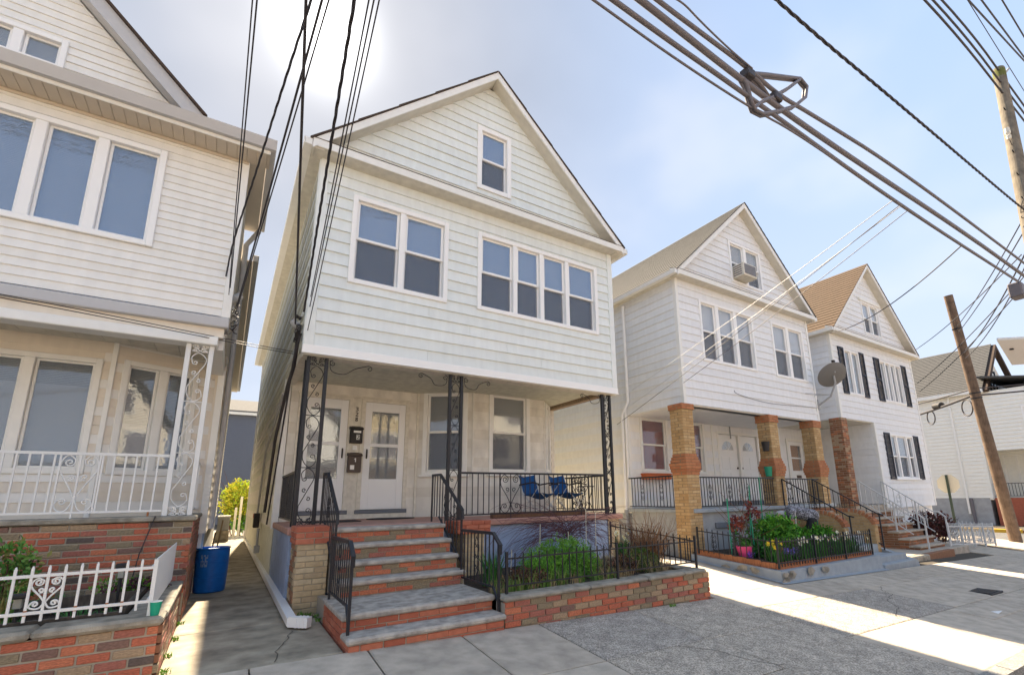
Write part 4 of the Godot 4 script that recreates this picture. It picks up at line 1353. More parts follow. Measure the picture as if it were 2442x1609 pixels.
func camp_chair(at: Vector3, turn: float, label: String) -> void:
	var c := thing("camp_chair", label, "chair", at, "camp chairs on the porch")
	var T := Transform3D(Basis(Vector3.UP, turn), at)
	var m: Material = M["chair_blue"]
	# slung cloth: seat, back
	var n := 8
	var b := MB.new()
	var sp := func(u: float, v: float) -> Vector3: return T * Vector3(u * 0.25, 0.38 - 0.09 * (1 - u * u) * sin(PI * clampf(v, 0, 1)) + 0.03 * absf(u) * (1.0 - v), 0.24 - v * 0.46)
	var bp := func(u: float, v: float) -> Vector3: return T * Vector3(u * (0.25 - 0.02 * v), 0.36 + v * 0.40 - 0.05 * (1.0 - absf(u)) * v, -0.20 - 0.12 * v - 0.07 * (1 - u * u))
	for g in [sp, bp]:
		for i in n:
			for j in n:
				var u0 := -1.0 + 2.0 * i / n
				var u1 := -1.0 + 2.0 * (i + 1) / n
				var v0 := float(j) / n
				var v1 := float(j + 1) / n
				b.quad(g.call(u0, v0), g.call(u1, v0), g.call(u1, v1), g.call(u0, v1))
				b.quad(g.call(u0, v1) - T.basis.z * 0.006, g.call(u1, v1) - T.basis.z * 0.006, g.call(u1, v0) - T.basis.z * 0.006, g.call(u0, v0) - T.basis.z * 0.006)
	obj(c, "sling_seat", b, m)
	for s in [-1.0, 1.0]:
		pipe(c, "back_tube", [T * Vector3(s * 0.26, 0.30, -0.17), T * Vector3(s * 0.245, 0.80, -0.34)], 0.009, M["iron_silver"], 6)
		pipe(c, "arm_tube", [T * Vector3(s * 0.27, 0.56, -0.28), T * Vector3(s * 0.29, 0.60, 0.05), T * Vector3(s * 0.29, 0.56, 0.22)], 0.014, M["black_box"], 6)
		pipe(c, "leg", [T * Vector3(s * 0.27, 0.01, 0.26), T * Vector3(-s * 0.27, 0.40, 0.24)], 0.008, M["iron_silver"], 6)
		pipe(c, "leg", [T * Vector3(s * 0.27, 0.01, -0.26), T * Vector3(-s * 0.26, 0.42, -0.20)], 0.008, M["iron_silver"], 6)
		pipe(c, "leg", [T * Vector3(s * 0.27, 0.01, 0.26), T * Vector3(s * 0.26, 0.40, -0.22)], 0.008, M["iron_silver"], 6)
		pipe(c, "leg", [T * Vector3(s * 0.27, 0.01, -0.26), T * Vector3(s * 0.29, 0.58, 0.24)], 0.008, M["iron_silver"], 6)

func build_porch_things() -> void:
	camp_chair(Vector3(4.26, 0.952, -0.66), 0.35, "blue folding camp chair beside the bay window's middle pane")
	camp_chair(Vector3(4.92, 0.952, -0.64), 0.28, "blue folding camp chair next to the small black wire table")
	var t := thing("side_table", "small black wire side table at the porch corner", "table", Vector3(5.32, 0.952, -0.62))
	var b := MB.new()
	b.lathe([Vector2(0.0, 0.0), Vector2(0.17, 0.0), Vector2(0.17, 0.016), Vector2(0.0, 0.016)], 18, Transform3D(Basis(), Vector3(5.32, 1.47, -0.62)))
	obj(t, "top", b, M["iron"])
	for k in 3:
		var a := TAU * k / 3 + 0.4
		pipe(t, "leg", [Vector3(5.32 + cos(a) * 0.15, 1.47, -0.62 + sin(a) * 0.15), Vector3(5.32 + cos(a) * 0.06, 1.2, -0.62 + sin(a) * 0.06), Vector3(5.32 + cos(a) * 0.16, 0.955, -0.62 + sin(a) * 0.16)], 0.008, M["iron"], 6)
	blk(self, "wood_beam", Vector3(3.03, 0.953, -0.30), Vector3(4.95, 1.045, -0.18), M["wood_brown"], 0.006).set_meta("label", "rough brown timber lying on the porch floor behind the railing")
	get_node("wood_beam").set_meta("category", "timber")
	# mats
	b = MB.new()
	b.obox(Transform3D(Basis(), Vector3(0.78, 0.961, -1.35)), Vector3(0.75, 0.014, 0.5), 0.005)
	single("door_mat", "flat dark rectangular doormat before the curtained door", "doormat", b, M["mat"], Vector3(0.78, 0.955, -1.35))
	b = MB.new()
	b.lathe([Vector2(0.0, 0.0), Vector2(0.42, 0.0), Vector2(0.42, 0.016), Vector2(0.0, 0.018)], 26, Transform3D(Basis().scaled(Vector3(1, 1, 0.62)), Vector3(1.80, 0.953, -1.75)))
	single("door_mat", "black half-round doormat before the door with muntins", "doormat", b, M["mat"], Vector3(1.8, 0.953, -1.75))
	# mailboxes
	var B := wall(Vector3(0, 0, ZP + 0.012), Vector3(1, 0, 0), Vector3(0, 0, 1))
	for q in [[1.103, 2.31, 1.321, 2.632, "black_box", "2", "black wall mailbox numbered 2, upper of the pair", 1.238, 2.42], [1.093, 1.783, 1.327, 2.145, "brown_box", "1", "brown wall mailbox numbered 1, lower of the pair", 1.215, 2.0]]:
		var mbx := thing("mailbox", q[6], "mailbox", wp(B, (q[0] + q[2]) / 2, q[1], 0))
		wblk(mbx, "body", B, q[0], q[1], 0.0, q[2], q[3] - 0.07, 0.10, M[q[4]], 0.008)
		b = MB.new()
		var yy: float = q[3] - 0.068
		b.hexa([wp(B, q[0] - 0.01, yy, 0.0), wp(B, q[2] + 0.01, yy, 0.0), wp(B, q[2] + 0.01, yy, 0.125), wp(B, q[0] - 0.01, yy, 0.125), wp(B, q[0] - 0.01, yy + 0.07, 0.0), wp(B, q[2] + 0.01, yy + 0.07, 0.0), wp(B, q[2] + 0.01, yy + 0.02, 0.118), wp(B, q[0] - 0.01, yy + 0.02, 0.118)])
		obj(mbx, "lid", b, M[q[4]])
		wblk(mbx, "sticker", B, q[7] - 0.028, q[8] - 0.045, 0.1005, q[7] + 0.028, q[8] + 0.045, 0.1025, M["sticker" if q[5] == "2" else q[4]])
		put(mbx, "number", text_mesh(q[5], 0.07, 0.002), M["black_box" if q[5] == "2" else "sticker"], Transform3D(Basis(), wp(B, q[7], q[8], 0.1035)))
		wblk(mbx, "paper_label", B, q[7] - 0.08, (2.50 if q[5] == "2" else 1.83), 0.1005, q[7] + (0.05 if q[5] == "2" else -0.01), (2.54 if q[5] == "2" else 1.91), 0.1022, M["sticker"])
	blk(self, "doorbell", Vector3(1.17, 2.19, ZP + 0.012), Vector3(1.25, 2.27, ZP + 0.035), M["trim"], 0.006).set_meta("label", "small white doorbell plate between the two mailboxes")
	get_node("doorbell").set_meta("category", "doorbell")
	# ceiling lantern
	var l := thing("porch_light", "black square ceiling lantern with frosted glass over the porch", "lamp", Vector3(1.23, 3.55, -1.55))
	var base := Vector3(1.23, 3.55, -1.55)
	blk(l, "canopy", base + Vector3(-0.12, -0.025, -0.12), base + Vector3(0.12, 0.003, 0.12), M["black_box"], 0.006)
	b = MB.new()
	var tp := [Vector3(-0.105, -0.025, -0.105), Vector3(0.105, -0.025, -0.105), Vector3(0.105, -0.025, 0.105), Vector3(-0.105, -0.025, 0.105)]
	var bt := [Vector3(-0.075, -0.155, -0.075), Vector3(0.075, -0.155, -0.075), Vector3(0.075, -0.155, 0.075), Vector3(-0.075, -0.155, 0.075)]
	for k in 4:
		b.bar(base + tp[k], base + bt[k], 0.014, 0.014)
		b.bar(base + bt[k], base + bt[(k + 1) % 4], 0.014, 0.014)
	obj(l, "frame", b, M["black_box"])
	b = MB.new()
	var hx := []
	for k in 4:
		hx.append(base + tp[k] * Vector3(0.94, 1, 0.94) - Vector3(0, 0.003, 0))
	for k in 4:
		hx.append(base + bt[k] * Vector3(0.94, 1, 0.94))
	b.hexa(hx)
	obj(l, "glass", b, M["lamp_glass"])

# ---------------------------------------------------------------- plants
func rdir() -> Vector3:
	var v := Vector3(rng.randfn(), rng.randfn(), rng.randfn())
	return v.normalized() if v.length() > 0.01 else Vector3.UP

func tint(cols: Array) -> Color:
	var c: Color = cols[rng.randi() % cols.size()]
	var k := rng.randf_range(0.75, 1.25)
	return Color(c.r * k, c.g * k, c.b * k)

# leaves in clumps through an uneven crown
func foliage(b: MB, c: Vector3, r: Vector3, clumps: int, per: int, l: float, w: float, cols: Array, spread := 0.22, up := 0.3) -> void:
	for k in clumps:
		var d := rdir()
		var q := c + Vector3(d.x * r.x, d.y * r.y, d.z * r.z) * pow(rng.randf(), 0.4)
		var cl := tint(cols)
		for s in per:
			var p := q + rdir() * rng.randf() * spread * r.x
			var dr := (rdir() + d * 0.6 + Vector3(0, up, 0)).normalized()
			var sd := dr.cross(rdir()).normalized()
			var g := rng.randf_range(0.8, 1.2)
			b.col = Color(cl.r * g, cl.g * g, cl.b * g)
			b.leaf(p, dr, sd, l * rng.randf_range(0.7, 1.3), w)
	b.col = Color(1, 1, 1)

func blades(b: MB, c: Vector3, rad: float, n: int, h: float, w: float, cols: Array, lean := 0.4) -> void:
	for k in n:
		var a := rng.randf() * TAU
		var rr := rad * sqrt(rng.randf())
		var p := c + Vector3(cos(a) * rr, 0, sin(a) * rr)
		var hh := h * rng.randf_range(0.6, 1.15)
		var o := Vector3(rng.randfn(), 0, rng.randfn()) * lean * hh * 0.6
		var sd := Vector3(cos(a + 1.3), 0, sin(a + 1.3)) * w * 0.5
		var m := p + Vector3(0, hh * 0.55, 0) + o * 0.35
		var t := p + Vector3(0, hh * rng.randf_range(0.85, 1.0), 0) + o
		b.col = tint(cols)
		b.quad(p - sd, p + sd, m + sd * 0.8, m - sd * 0.8)
		b.tri(m - sd * 0.8, m + sd * 0.8, t)
	b.col = Color(1, 1, 1)

func grow(b: MB, p: Vector3, d: Vector3, l: float, r: float, depth: int, cols: Array, bend: Vector3, split := 3) -> void:
	var q := PackedVector3Array([p])
	var n := 5
	for k in n:
		d = (d + bend * 0.25 + rdir() * 0.18).normalized()
		p += d * l / n
		q.append(p)
	b.col = tint(cols)
	b.tube(q, r, 4, r * 0.6, false)
	if depth > 0:
		for k in split:
			var at: Vector3 = q[rng.randi_range(2, n)]
			grow(b, at, (d + rdir() * 0.75).normalized(), l * rng.randf_range(0.55, 0.85), r * 0.6, depth - 1, cols, bend, split)
	b.col = Color(1, 1, 1)

const GREEN := [Color(0.12, 0.30, 0.03), Color(0.17, 0.38, 0.035), Color(0.08, 0.22, 0.025)]
const DEEP := [Color(0.03, 0.13, 0.028), Color(0.045, 0.18, 0.03), Color(0.07, 0.22, 0.03)]
const STRAW := [Color(0.36, 0.27, 0.14), Color(0.28, 0.20, 0.10), Color(0.42, 0.33, 0.19)]
const BROWN := [Color(0.10, 0.045, 0.025), Color(0.14, 0.065, 0.035), Color(0.07, 0.035, 0.025)]
const PURPLE := [Color(0.10, 0.035, 0.045), Color(0.075, 0.03, 0.04), Color(0.14, 0.06, 0.06)]

func bloom(b: MB, p: Vector3, r: float, c: Color, mid: Color) -> void:
	var ax := (Vector3(rng.randfn() * 0.4, 0.4, 1.0)).normalized()
	var u := ax.cross(Vector3(0.3, 1, 0.2)).normalized()
	var v := ax.cross(u)
	b.col = c
	for k in 6:
		var a := TAU * k / 6
		var d := u * cos(a) + v * sin(a)
		b.leaf(p, (d + ax * 0.15).normalized(), ax.cross(d), r, r * 0.7)
	b.col = mid
	for k in 5:
		var a := TAU * k / 5
		var e := TAU * (k + 1) / 5
		b.tri(p, p + ax * r * 0.5 + (u * cos(a) + v * sin(a)) * r * 0.3, p + ax * r * 0.5 + (u * cos(e) + v * sin(e)) * r * 0.3)
	b.col = Color(1, 1, 1)

func daffodils(nm: String, label: String, at: Vector3, rad: float, n: int, h: float, c: Color, mid: Color, flowers: int) -> void:
	var t := thing(nm, label, "flowers", at)
	var b := MB.new()
	blades(b, at, rad, n, h, 0.014, DEEP, 0.35)
	obj(t, "leaves", b, M["leaf"], true)
	b = MB.new()
	for k in flowers:
		var p := at + Vector3(rng.randfn() * rad * 0.6, h * rng.randf_range(0.8, 1.2), rng.randfn() * rad * 0.6)
		b.col = Color(0.05, 0.14, 0.02)
		b.tube(PackedVector3Array([Vector3(p.x, at.y, p.z), p]), 0.004, 4)
		bloom(b, p, 0.045, c, mid)
	obj(t, "blossoms", b, M["leaf"], true)

func build_garden() -> void:
	var w := thing("garden_wall", "low mixed brick garden wall with mossy stone cap and rounded edge", "wall", Vector3(3.55, -0.1, 2.3))
	blk(w, "wall_core", Vector3(1.89, -0.4, 2.12), Vector3(5.18, 0.19, 2.312), M["dark_mortar"])
	blk(w, "wall_core", Vector3(5.0, -0.4, 0.2), Vector3(5.18, 0.19, 2.12), M["dark_mortar"])
	var mix := ["brick_red", "brick_orange", "brick_rose", "brick_olive", "brick_red", "brick_brown", "brick_olive", "brick_rose", "brick_tan"]
	bricks(w, wall(Vector3(0, 0, 2.314), Vector3(1, 0, 0), Vector3(0, 0, 1)), 1.888, 5.19, -0.19, 0.205, 0.204, 0.057, 0.009, mix, 0.06, 0.014)
	bricks(w, wall(Vector3(5.183, 0, 2.31), Vector3(0, 0, -1), Vector3(1, 0, 0)), 0.0, 1.9, -0.19, 0.205, 0.204, 0.057, 0.009, mix, 0.06, 0.014)
	var cx := [1.87, 3.02, 3.98, 4.66, 5.12]
	for k in 4:
		blk(w, "cap_stone", Vector3(cx[k] + 0.002, 0.203, 2.11), Vector3(cx[k + 1] - 0.002, 0.258 - 0.004 * (k % 2), 2.365 - 0.01 * (k % 2)), M["cap"], 0.02)
	blk(w, "cap_stone", Vector3(4.98, 0.203, 0.2), Vector3(5.12, 0.254, 2.105), M["cap"], 0.018)
	var b := MB.new()
	for i in 12:
		for j in 8:
			var q := []
			for s in [[0, 1], [1, 1], [1, 0], [0, 0]]:
				var x := lerpf(1.9, 5.0, (i + s[0]) / 12.0)
				var z := lerpf(-0.02, 2.12, (j + s[1]) / 8.0)
				q.append(Vector3(x, 0.195 + 0.03 * sin(x * 5.0 + z * 3.0) * sin(z * 4.0), z))
			b.quad(q[0], q[1], q[2], q[3])
	struct("soil", b, M["soil"])
	var f := thing("garden_fence", "low black iron picket fence around the shrub bed", "fence", Vector3(3.55, 0.25, 2.2))
	iron_fence(f, Vector3(1.975, 0.252, 2.2), Vector3(5.09, 0.252, 2.2), 0.085, 0.37, 0.425, M["iron"], 0.107, 0.011, [0, 15, 29])
	iron_fence(f, Vector3(5.09, 0.252, 2.19), Vector3(5.09, 0.40, 0.35), 0.085, 0.37, 0.425, M["iron"], 0.13, 0.011, [14])
	# shrubs
	var t := thing("green_shrub", "bright green feathery mounded shrub behind the iron fence", "shrub", Vector3(3.35, 0.2, 1.3))
	b = MB.new()
	foliage(b, Vector3(3.35, 0.38, 1.3), Vector3(0.58, 0.30, 0.45), 520, 16, 0.05, 0.014, GREEN, 0.16, 0.5)
	foliage(b, Vector3(2.85, 0.32, 1.6), Vector3(0.36, 0.16, 0.3), 140, 16, 0.05, 0.014, GREEN, 0.2, 0.5)
	obj(t, "foliage", b, M["leaf"], true)
	b = MB.new()
	for k in 9:
		grow(b, Vector3(3.35 + rng.randfn() * 0.15, 0.17, 1.3 + rng.randfn() * 0.15), (Vector3.UP + rdir() * 0.5).normalized(), 0.3, 0.008, 1, BROWN, Vector3.UP * 0.1, 2)
	obj(t, "stems", b, M["twig"], true)
	t = thing("green_shrub", "small olive green shrub at the far end of the fenced bed", "shrub", Vector3(4.5, 0.2, 1.65))
	b = MB.new()
	foliage(b, Vector3(4.5, 0.32, 1.65), Vector3(0.30, 0.20, 0.3), 190, 14, 0.045, 0.013, [Color(0.09, 0.17, 0.02), Color(0.06, 0.12, 0.02), Color(0.15, 0.16, 0.05)], 0.2, 0.4)
	obj(t, "foliage", b, M["leaf"], true)
	t = thing("weeping_shrub", "leafless weeping shrub of thin purple twigs before the blue wall", "shrub", Vector3(3.95, 0.2, 0.6))
	b = MB.new()
	grow(b, Vector3(3.95, 0.17, 0.6), Vector3.UP, 0.45, 0.025, 0, BROWN, Vector3.ZERO)
	for k in 105:
		var a := rng.randf() * TAU
		var p := Vector3(3.95 + rng.randfn() * 0.06, 0.55 + rng.randf() * 0.28, 0.6 + rng.randfn() * 0.06)
		grow(b, p, Vector3(cos(a), rng.randf_range(0.3, 1.0), sin(a) * 0.5).normalized(), rng.randf_range(0.5, 1.05), 0.0042, 1, PURPLE, Vector3(cos(a) * 0.25, -0.75, sin(a) * 0.15), 2)
	obj(t, "branches", b, M["twig"], true)
	t = thing("dry_shrub", "upright brown dried shrub with bare stalks beside the fence corner", "shrub", Vector3(4.92, 0.2, 1.45))
	b = MB.new()
	for k in 150:
		var p := Vector3(4.92 + rng.randfn() * 0.07, 0.17, 1.45 + rng.randfn() * 0.07)
		grow(b, p, Vector3(rng.randfn() * 0.33, 1.0, rng.randfn() * 0.33).normalized(), rng.randf_range(0.32, 0.58), 0.005, 1, [Color(0.22, 0.10, 0.04), Color(0.16, 0.07, 0.035), Color(0.30, 0.16, 0.075)], Vector3(0.05, 0.1, 0), 2)
	obj(t, "stalks", b, M["twig"], true)
	for q in [["dark brown clump of withered flower heads next to the daffodils", Vector3(4.75, 0.42, 1.35), Vector3(0.17, 0.12, 0.14), 90], ["withered dark brown clump at the front beneath the bright shrub", Vector3(2.45, 0.32, 1.85), Vector3(0.34, 0.13, 0.14), 130], ["withered reddish brown clump amid straw next to the olive shrub", Vector3(4.1, 0.32, 1.7), Vector3(0.24, 0.14, 0.2), 110]]:
		t = thing("withered_plant", q[0], "plant", Vector3(q[1].x, 0.2, q[1].z))
		b = MB.new()
		foliage(b, q[1], q[2], q[3], 9, 0.035, 0.02, BROWN, 0.25, 0.1)
		obj(t, "foliage", b, M["leaf"], true)
	daffodils("daffodil_clump", "clump of pale daffodils with long leaves by the fence's back corner", Vector3(4.88, 0.22, 0.85), 0.12, 130, 0.40, Color(0.80, 0.78, 0.52), Color(0.75, 0.50, 0.05), 7)
	t = thing("leafy_clump", "dark green strappy leaf clump beside the step railing", "plant", Vector3(2.25, 0.2, 1.2))
	b = MB.new()
	blades(b, Vector3(2.28, 0.19, 1.25), 0.12, 110, 0.42, 0.02, DEEP, 0.35)
	obj(t, "leaves", b, M["leaf"], true)
	b = MB.new()
	for k in 34:
		blades(b, Vector3(rng.randf_range(1.98, 4.95), 0.19, rng.randf_range(1.75, 2.1)), 0.08, 16, 0.19, 0.009, STRAW if k % 3 else [Color(0.10, 0.22, 0.03), Color(0.16, 0.26, 0.05)], 0.4)
	for k in 10:
		blades(b, Vector3(rng.randf_range(1.95, 2.9), 0.19, rng.randf_range(1.85, 2.08)), 0.08, 18, 0.26, 0.010, [Color(0.10, 0.24, 0.03), Color(0.17, 0.30, 0.05), Color(0.30, 0.30, 0.12)], 0.3)
	for k in 26:
		blades(b, Vector3(rng.randf_range(3.6, 4.6), 0.19, rng.randf_range(1.2, 1.9)), 0.1, 14, 0.3, 0.008, STRAW, 0.6)
	var gr := single("dry_grass", "mixed green and straw grass growing along the bed's front edge", "grass", b, M["leaf"], Vector3(3.5, 0.2, 2.0), "", true)
	gr.set_meta("kind", "stuff")
	b = MB.new()
	for q in [[3.19, 0.9, 1.0], [4.04, 1.09, 1.0], [4.23, 1.05, 1.0], [3.62, 0.78, 1.1], [2.6, 0.6, 1.2]]:
		b = MB.new()
		b.tube(PackedVector3Array([Vector3(q[0] - 0.02, 0.17, q[2]), Vector3(q[0], q[1], q[2])]), 0.006, 5)
		b.col = Color(0.5, 0.42, 0.28)
		single("dry_stalk", "thin pale dead stalk standing in the shrub bed", "stalk", b, M["sign_back"], Vector3(q[0] - 0.02, 0.18, q[2]), "dead stalks in the shrub bed")
	# weeds at the foot of the walls
	b = MB.new()
	for q in [[0.22, 0.72], [0.3, 0.8], [0.16, 0.62], [-0.97, 1.6], [-0.96, 1.0], [-0.97, 0.3], [-0.96, 2.1], [4.3, 2.42], [0.28, 1.02], [0.06, 0.2], [0.05, -0.4]]:
		blades(b, Vector3(q[0], gy(q[0], q[1]), q[1]), 0.05, 16, 0.045, 0.012, [Color(0.10, 0.25, 0.02), Color(0.17, 0.30, 0.04)], 0.9)
	gr = single("weeds", "small green weeds sprouting along the wall feet and cracks", "weeds", b, M["leaf"], Vector3(0, 0, 0.5), "", true)
	gr.set_meta("kind", "stuff")

# ---------------------------------------------------------------- the cream house on the near side of the alley
func build_left_house() -> void:
	var h := thing("house", "cream sided house with wide windows, brick porch wall and white iron railing", "house", Vector3(-4.0, 0, -2))
	var x1 := -0.90
	var x0 := -7.1
	var ye := 6.05
	var yb := 3.60
	var b := MB.new()
	b.box(Vector3(x0, yb - 0.02, -0.115), Vector3(x1 - 0.03, ye, -14))
	obj(h, "upper_wall", b, M["siding_cream"])
	b = MB.new()
	b.box(Vector3(x0, 0, -1.9), Vector3(x1 - 0.03, yb - 0.02, -14))
	obj(h, "lower_wall", b, M["siding_beige"])
	var F := wall(Vector3.ZERO, Vector3(1, 0, 0), Vector3(0, 0, 1))
	var wa := [-4.1, 4.345, -1.765, 5.68]
	var fb := part(h, "front_boards", Vector3(-3, 3.6, 0))
	siding(fb, F, 3.61, 5.90, 0.1045, flat(-4.6, x1 - 0.08), [wa], ["siding_cream", "siding_cream_b", "siding_cream"], 0.017)
	wblk(h, "corner_post", F, x1 - 0.085, 3.6, -0.06, x1 + 0.012, 5.92, 0.022, M["trim"], 0.005)
	window(h, F, wa[0], wa[1], wa[2], wa[3], [0.265, 0.512, 0.758], "fixed", M["vinyl"], M["glass_blue"], M["blind"], {"cw": 0.07, "mull": 0.105, "proud": 0.045, "slats": true})
	# eaves: slatted soffit and gutter
	for k in 34:
		var x := -0.70 - k * 0.115
		blk(h, "soffit_slat", Vector3(x - 0.111, 5.885, 0.0), Vector3(x, 5.895, 0.34), M["soffit_tan"], 0.003)
	blk(h, "soffit_board", Vector3(-4.6, 5.90, -0.02), Vector3(-0.66, 5.92, 0.35), M["soffit_tan"])
	wblk(h, "frieze_board", F, -4.6, 5.845, -0.02, x1, 5.884, 0.03, M["soffit_tan"], 0.004)
	blk(h, "eave_fascia", Vector3(-4.6, 5.885, 0.341), Vector3(-0.66, 5.985, 0.36), M["trim"], 0.004)
	b = MB.new()
	b.hexa([Vector3(-4.6, 5.93, 0.362), Vector3(-4.6, 5.93, 0.42), Vector3(-4.6, 6.05, 0.47), Vector3(-4.6, 6.05, 0.362), Vector3(-0.60, 5.93, 0.362), Vector3(-0.60, 5.93, 0.42), Vector3(-0.60, 6.05, 0.47), Vector3(-0.60, 6.05, 0.362)])
	obj(h, "front_gutter", b, M["trim_grey"])
	b = MB.new()
	b.hexa([Vector3(-4.6, 6.03, 0.36), Vector3(-0.62, 6.03, 0.36), Vector3(-0.62, 6.05, 0.36), Vector3(-4.6, 6.05, 0.36), Vector3(-4.6, 6.28, -0.02), Vector3(-0.62, 6.28, -0.02), Vector3(-0.62, 6.30, -0.02), Vector3(-4.6, 6.30, -0.02)])
	obj(h, "pent_roof", b, M["roof_brown"])
	blk(h, "side_soffit", Vector3(x1, 5.90, -2.0), Vector3(-0.70, 5.92, 0.34), M["soffit_tan"])
	blk(h, "side_gutter", Vector3(-0.70, 5.93, -2.0), Vector3(-0.60, 6.05, 0.361), M["trim_grey"], 0.01)
	blk(h, "rear_soffit", Vector3(x1, 5.35, -14.0), Vector3(-0.72, 5.38, -2.05), M["soffit_tan"])
	blk(h, "rear_gutter", Vector3(-0.72, 5.38, -14.0), Vector3(-0.63, 5.5, -2.05), M["trim_grey"], 0.01)
	# gable
	var ge := func(y): return Vector2(-4.0 - (8.54 - y) * 1.0, -4.0 + (8.54 - y) * 1.0)
	var gb := part(h, "gable_boards", Vector3(-4, 6.3, -0.0))
	var wg := [-4.6, 6.33, -2.84, 6.75]
	siding(gb, F, 6.28, 8.4, 0.1045, ge, [wg], ["siding_cream", "siding_cream_b", "siding_cream"], 0.017)
	window(h, F, wg[0], wg[1], wg[2], wg[3], [0.25, 0.5, 0.78], "fixed", M["vinyl"], M["glass"], M["shade"], {"cw": 0.06, "mull": 0.09})
	for s in [-1.0, 1.0]:
		b = MB.new()
		var ex: float = -4.0 + s * 2.55
		var q := []
		for z in [0.0, 0.20]:
			q += [Vector3(ex, 6.24, z), Vector3(-4.0, 8.80, z), Vector3(-4.0, 8.57, z), Vector3(ex - s * 0.23, 6.24, z)]
		b.hexa(q)
		obj(h, "rake_board", b, M["trim_grey"])
		b = MB.new()
		q = []
		for z in [0.24, -14.0]:
			q += [Vector3(ex, 6.245, z), Vector3(-4.0, 8.805, z), Vector3(-4.0, 8.84, z), Vector3(ex + s * 0.04, 6.245, z)]
		b.hexa(q)
		obj(h, "roof", b, M["roof_brown"])
	b = MB.new()
	tri_prism(b, -6.5, -1.5, 6.2, 8.6, -0.115, -14.0)
	obj(h, "gable_wall", b, M["siding_cream"])
	# side wall on the alley
	var S := wall(Vector3(x1, 0, 0), Vector3(0, 0, -1), Vector3(1, 0, 0))
	var sb := part(h, "side_boards", Vector3(x1, 3, -6))
	siding(sb, S, 3.6, 5.9, 0.1045, flat(0.0, 14.0), [], ["siding_cream", "siding_cream_b", "siding_cream"], 0.010)
	siding(sb, S, 0.85, 3.6, 0.125, flat(1.95, 14.0), [], ["siding_cream", "siding_beige"], 0.010)
	blk(h, "foundation", Vector3(x0, -0.2, -14), Vector3(x1 - 0.01, 0.85, -1.95), M["grey_wall"])
	pipe(h, "side_downspout", [Vector3(-0.68, 5.88, -1.9), Vector3(-0.84, 5.6, -1.95), Vector3(-0.84, 0.9, -2.05)], 0.04, M["trim_grey"], 8)
	# porch roof edge: two stepped fascias
	wblk(h, "porch_fascia", F, -4.6, 3.45, -0.1, x1 + 0.01, 3.585, 0.07, M["trim_grey"], 0.012)
	wblk(h, "porch_frieze", F, -4.6, 3.33, -0.14, x1 - 0.03, 3.45, 0.0, M["siding_beige"], 0.0)
	wblk(h, "lower_fascia", F, -4.6, 3.215, -0.2, x1 - 0.08, 3.33, 0.03, M["trim"], 0.01)
	for k in 14:
		var a := -4.6 + k * 0.262
		blk(h, "ceiling_plank", Vector3(a, 3.40, -1.9), Vector3(a + 0.258, 3.415, -0.2), M["soffit"], 0.003)
	blk(h, "ceiling_board", Vector3(-4.6, 3.415, -1.9), Vector3(x1, 3.44, -0.2), M["soffit"])
	blk(h, "side_beam", Vector3(x1 - 0.2, 3.22, -1.9), Vector3(x1 - 0.02, 3.414, -0.2), M["trim"])
	# porch back wall: a canted bay with two pairs of windows
	var pa := [Vector3(-4.6, 0, -1.2), Vector3(-2.13, 0, -1.2), Vector3(-1.02, 0, -1.72)]
	for k in 2:
		var a: Vector3 = pa[k]
		var e: Vector3 = pa[k + 1]
		var u := (e - a).normalized()
		var w := wall(a, u, Vector3(-u.z, 0, u.x))
		var l := (e - a).length()
		b = MB.new()
		wbox(b, w, 0, 1.05, -0.16, l, 3.42, -0.115)
		obj(h, "porch_wall", b, M["siding_beige"])
		var hole := [1.0, 1.66, 2.37, 3.165] if k == 0 else [0.10, 1.66, 1.0, 3.20]
		var bb := part(h, "porch_wall_boards", a)
		siding(bb, w, 1.08, 3.40, 0.121, flat(0.0 if k else 0.6, l), [hole], ["siding_beige", "siding_beige", "siding_cream"], 0.017)
		window(h, w, hole[0], hole[1], hole[2], hole[3], [0.5] if k == 0 else [0.52], "fixed", M["trim"], M["glass"], M["blind_dark"], {"cw": 0.07, "mull": 0.10, "slats": true, "drop": 0.78 if k == 0 else 0.45})
	blk(h, "corner_strip", Vector3(-2.155, 1.08, -1.23), Vector3(-2.10, 3.40, -1.165), M["trim"], 0.004)
	blk(h, "corner_strip", Vector3(-0.985, 0.85, -1.95), Vector3(-0.895, 3.3, -1.70), M["trim"], 0.004)
	blk(h, "end_panel", Vector3(-1.02, 1.08, -1.9), Vector3(-0.93, 3.3, -1.72), M["siding_beige"])
	# brick porch wall
	var pw := part(h, "porch_brick_wall", Vector3(-2.5, 0, 0.1))
	blk(pw, "wall_core", Vector3(-4.6, -0.2, -0.3), Vector3(-0.985, 1.08, 0.085), M["mortar"])
	blk(pw, "wall_core", Vector3(-1.3, -0.2, -1.95), Vector3(-0.985, 1.08, -0.3), M["mortar"])
	blk(h, "porch_floor", Vector3(-4.6, 1.0, -1.9), Vector3(-1.0, 1.09, -0.3), M["concrete_b"])
	var mix := ["brick_red", "brick_orange", "brick_rose", "brick_red", "brick_brown", "brick_rose", "brick_olive", "brick_dark", "brick_red", "brick_tan"]
	bricks(pw, wall(Vector3(0, 0, 0.087), Vector3(1, 0, 0), Vector3(0, 0, 1)), -3.0, -0.98, 0.30, 1.085, 0.215, 0.055, 0.013, mix, 0.05, 0.008)
	bricks(pw, wall(Vector3(-0.983, 0, 0.09), Vector3(0, 0, -1), Vector3(1, 0, 0)), 0.0, 2.0, 0.02, 1.085, 0.215, 0.055, 0.009, ["brick_umber", "brick_rose", "brick_brown", "brick_umber_b"], 0.05, 0.008)
	blk(pw, "cap_stone", Vector3(-4.6, 1.088, -0.34), Vector3(-0.955, 1.145, 0.125), M["cap"], 0.012)
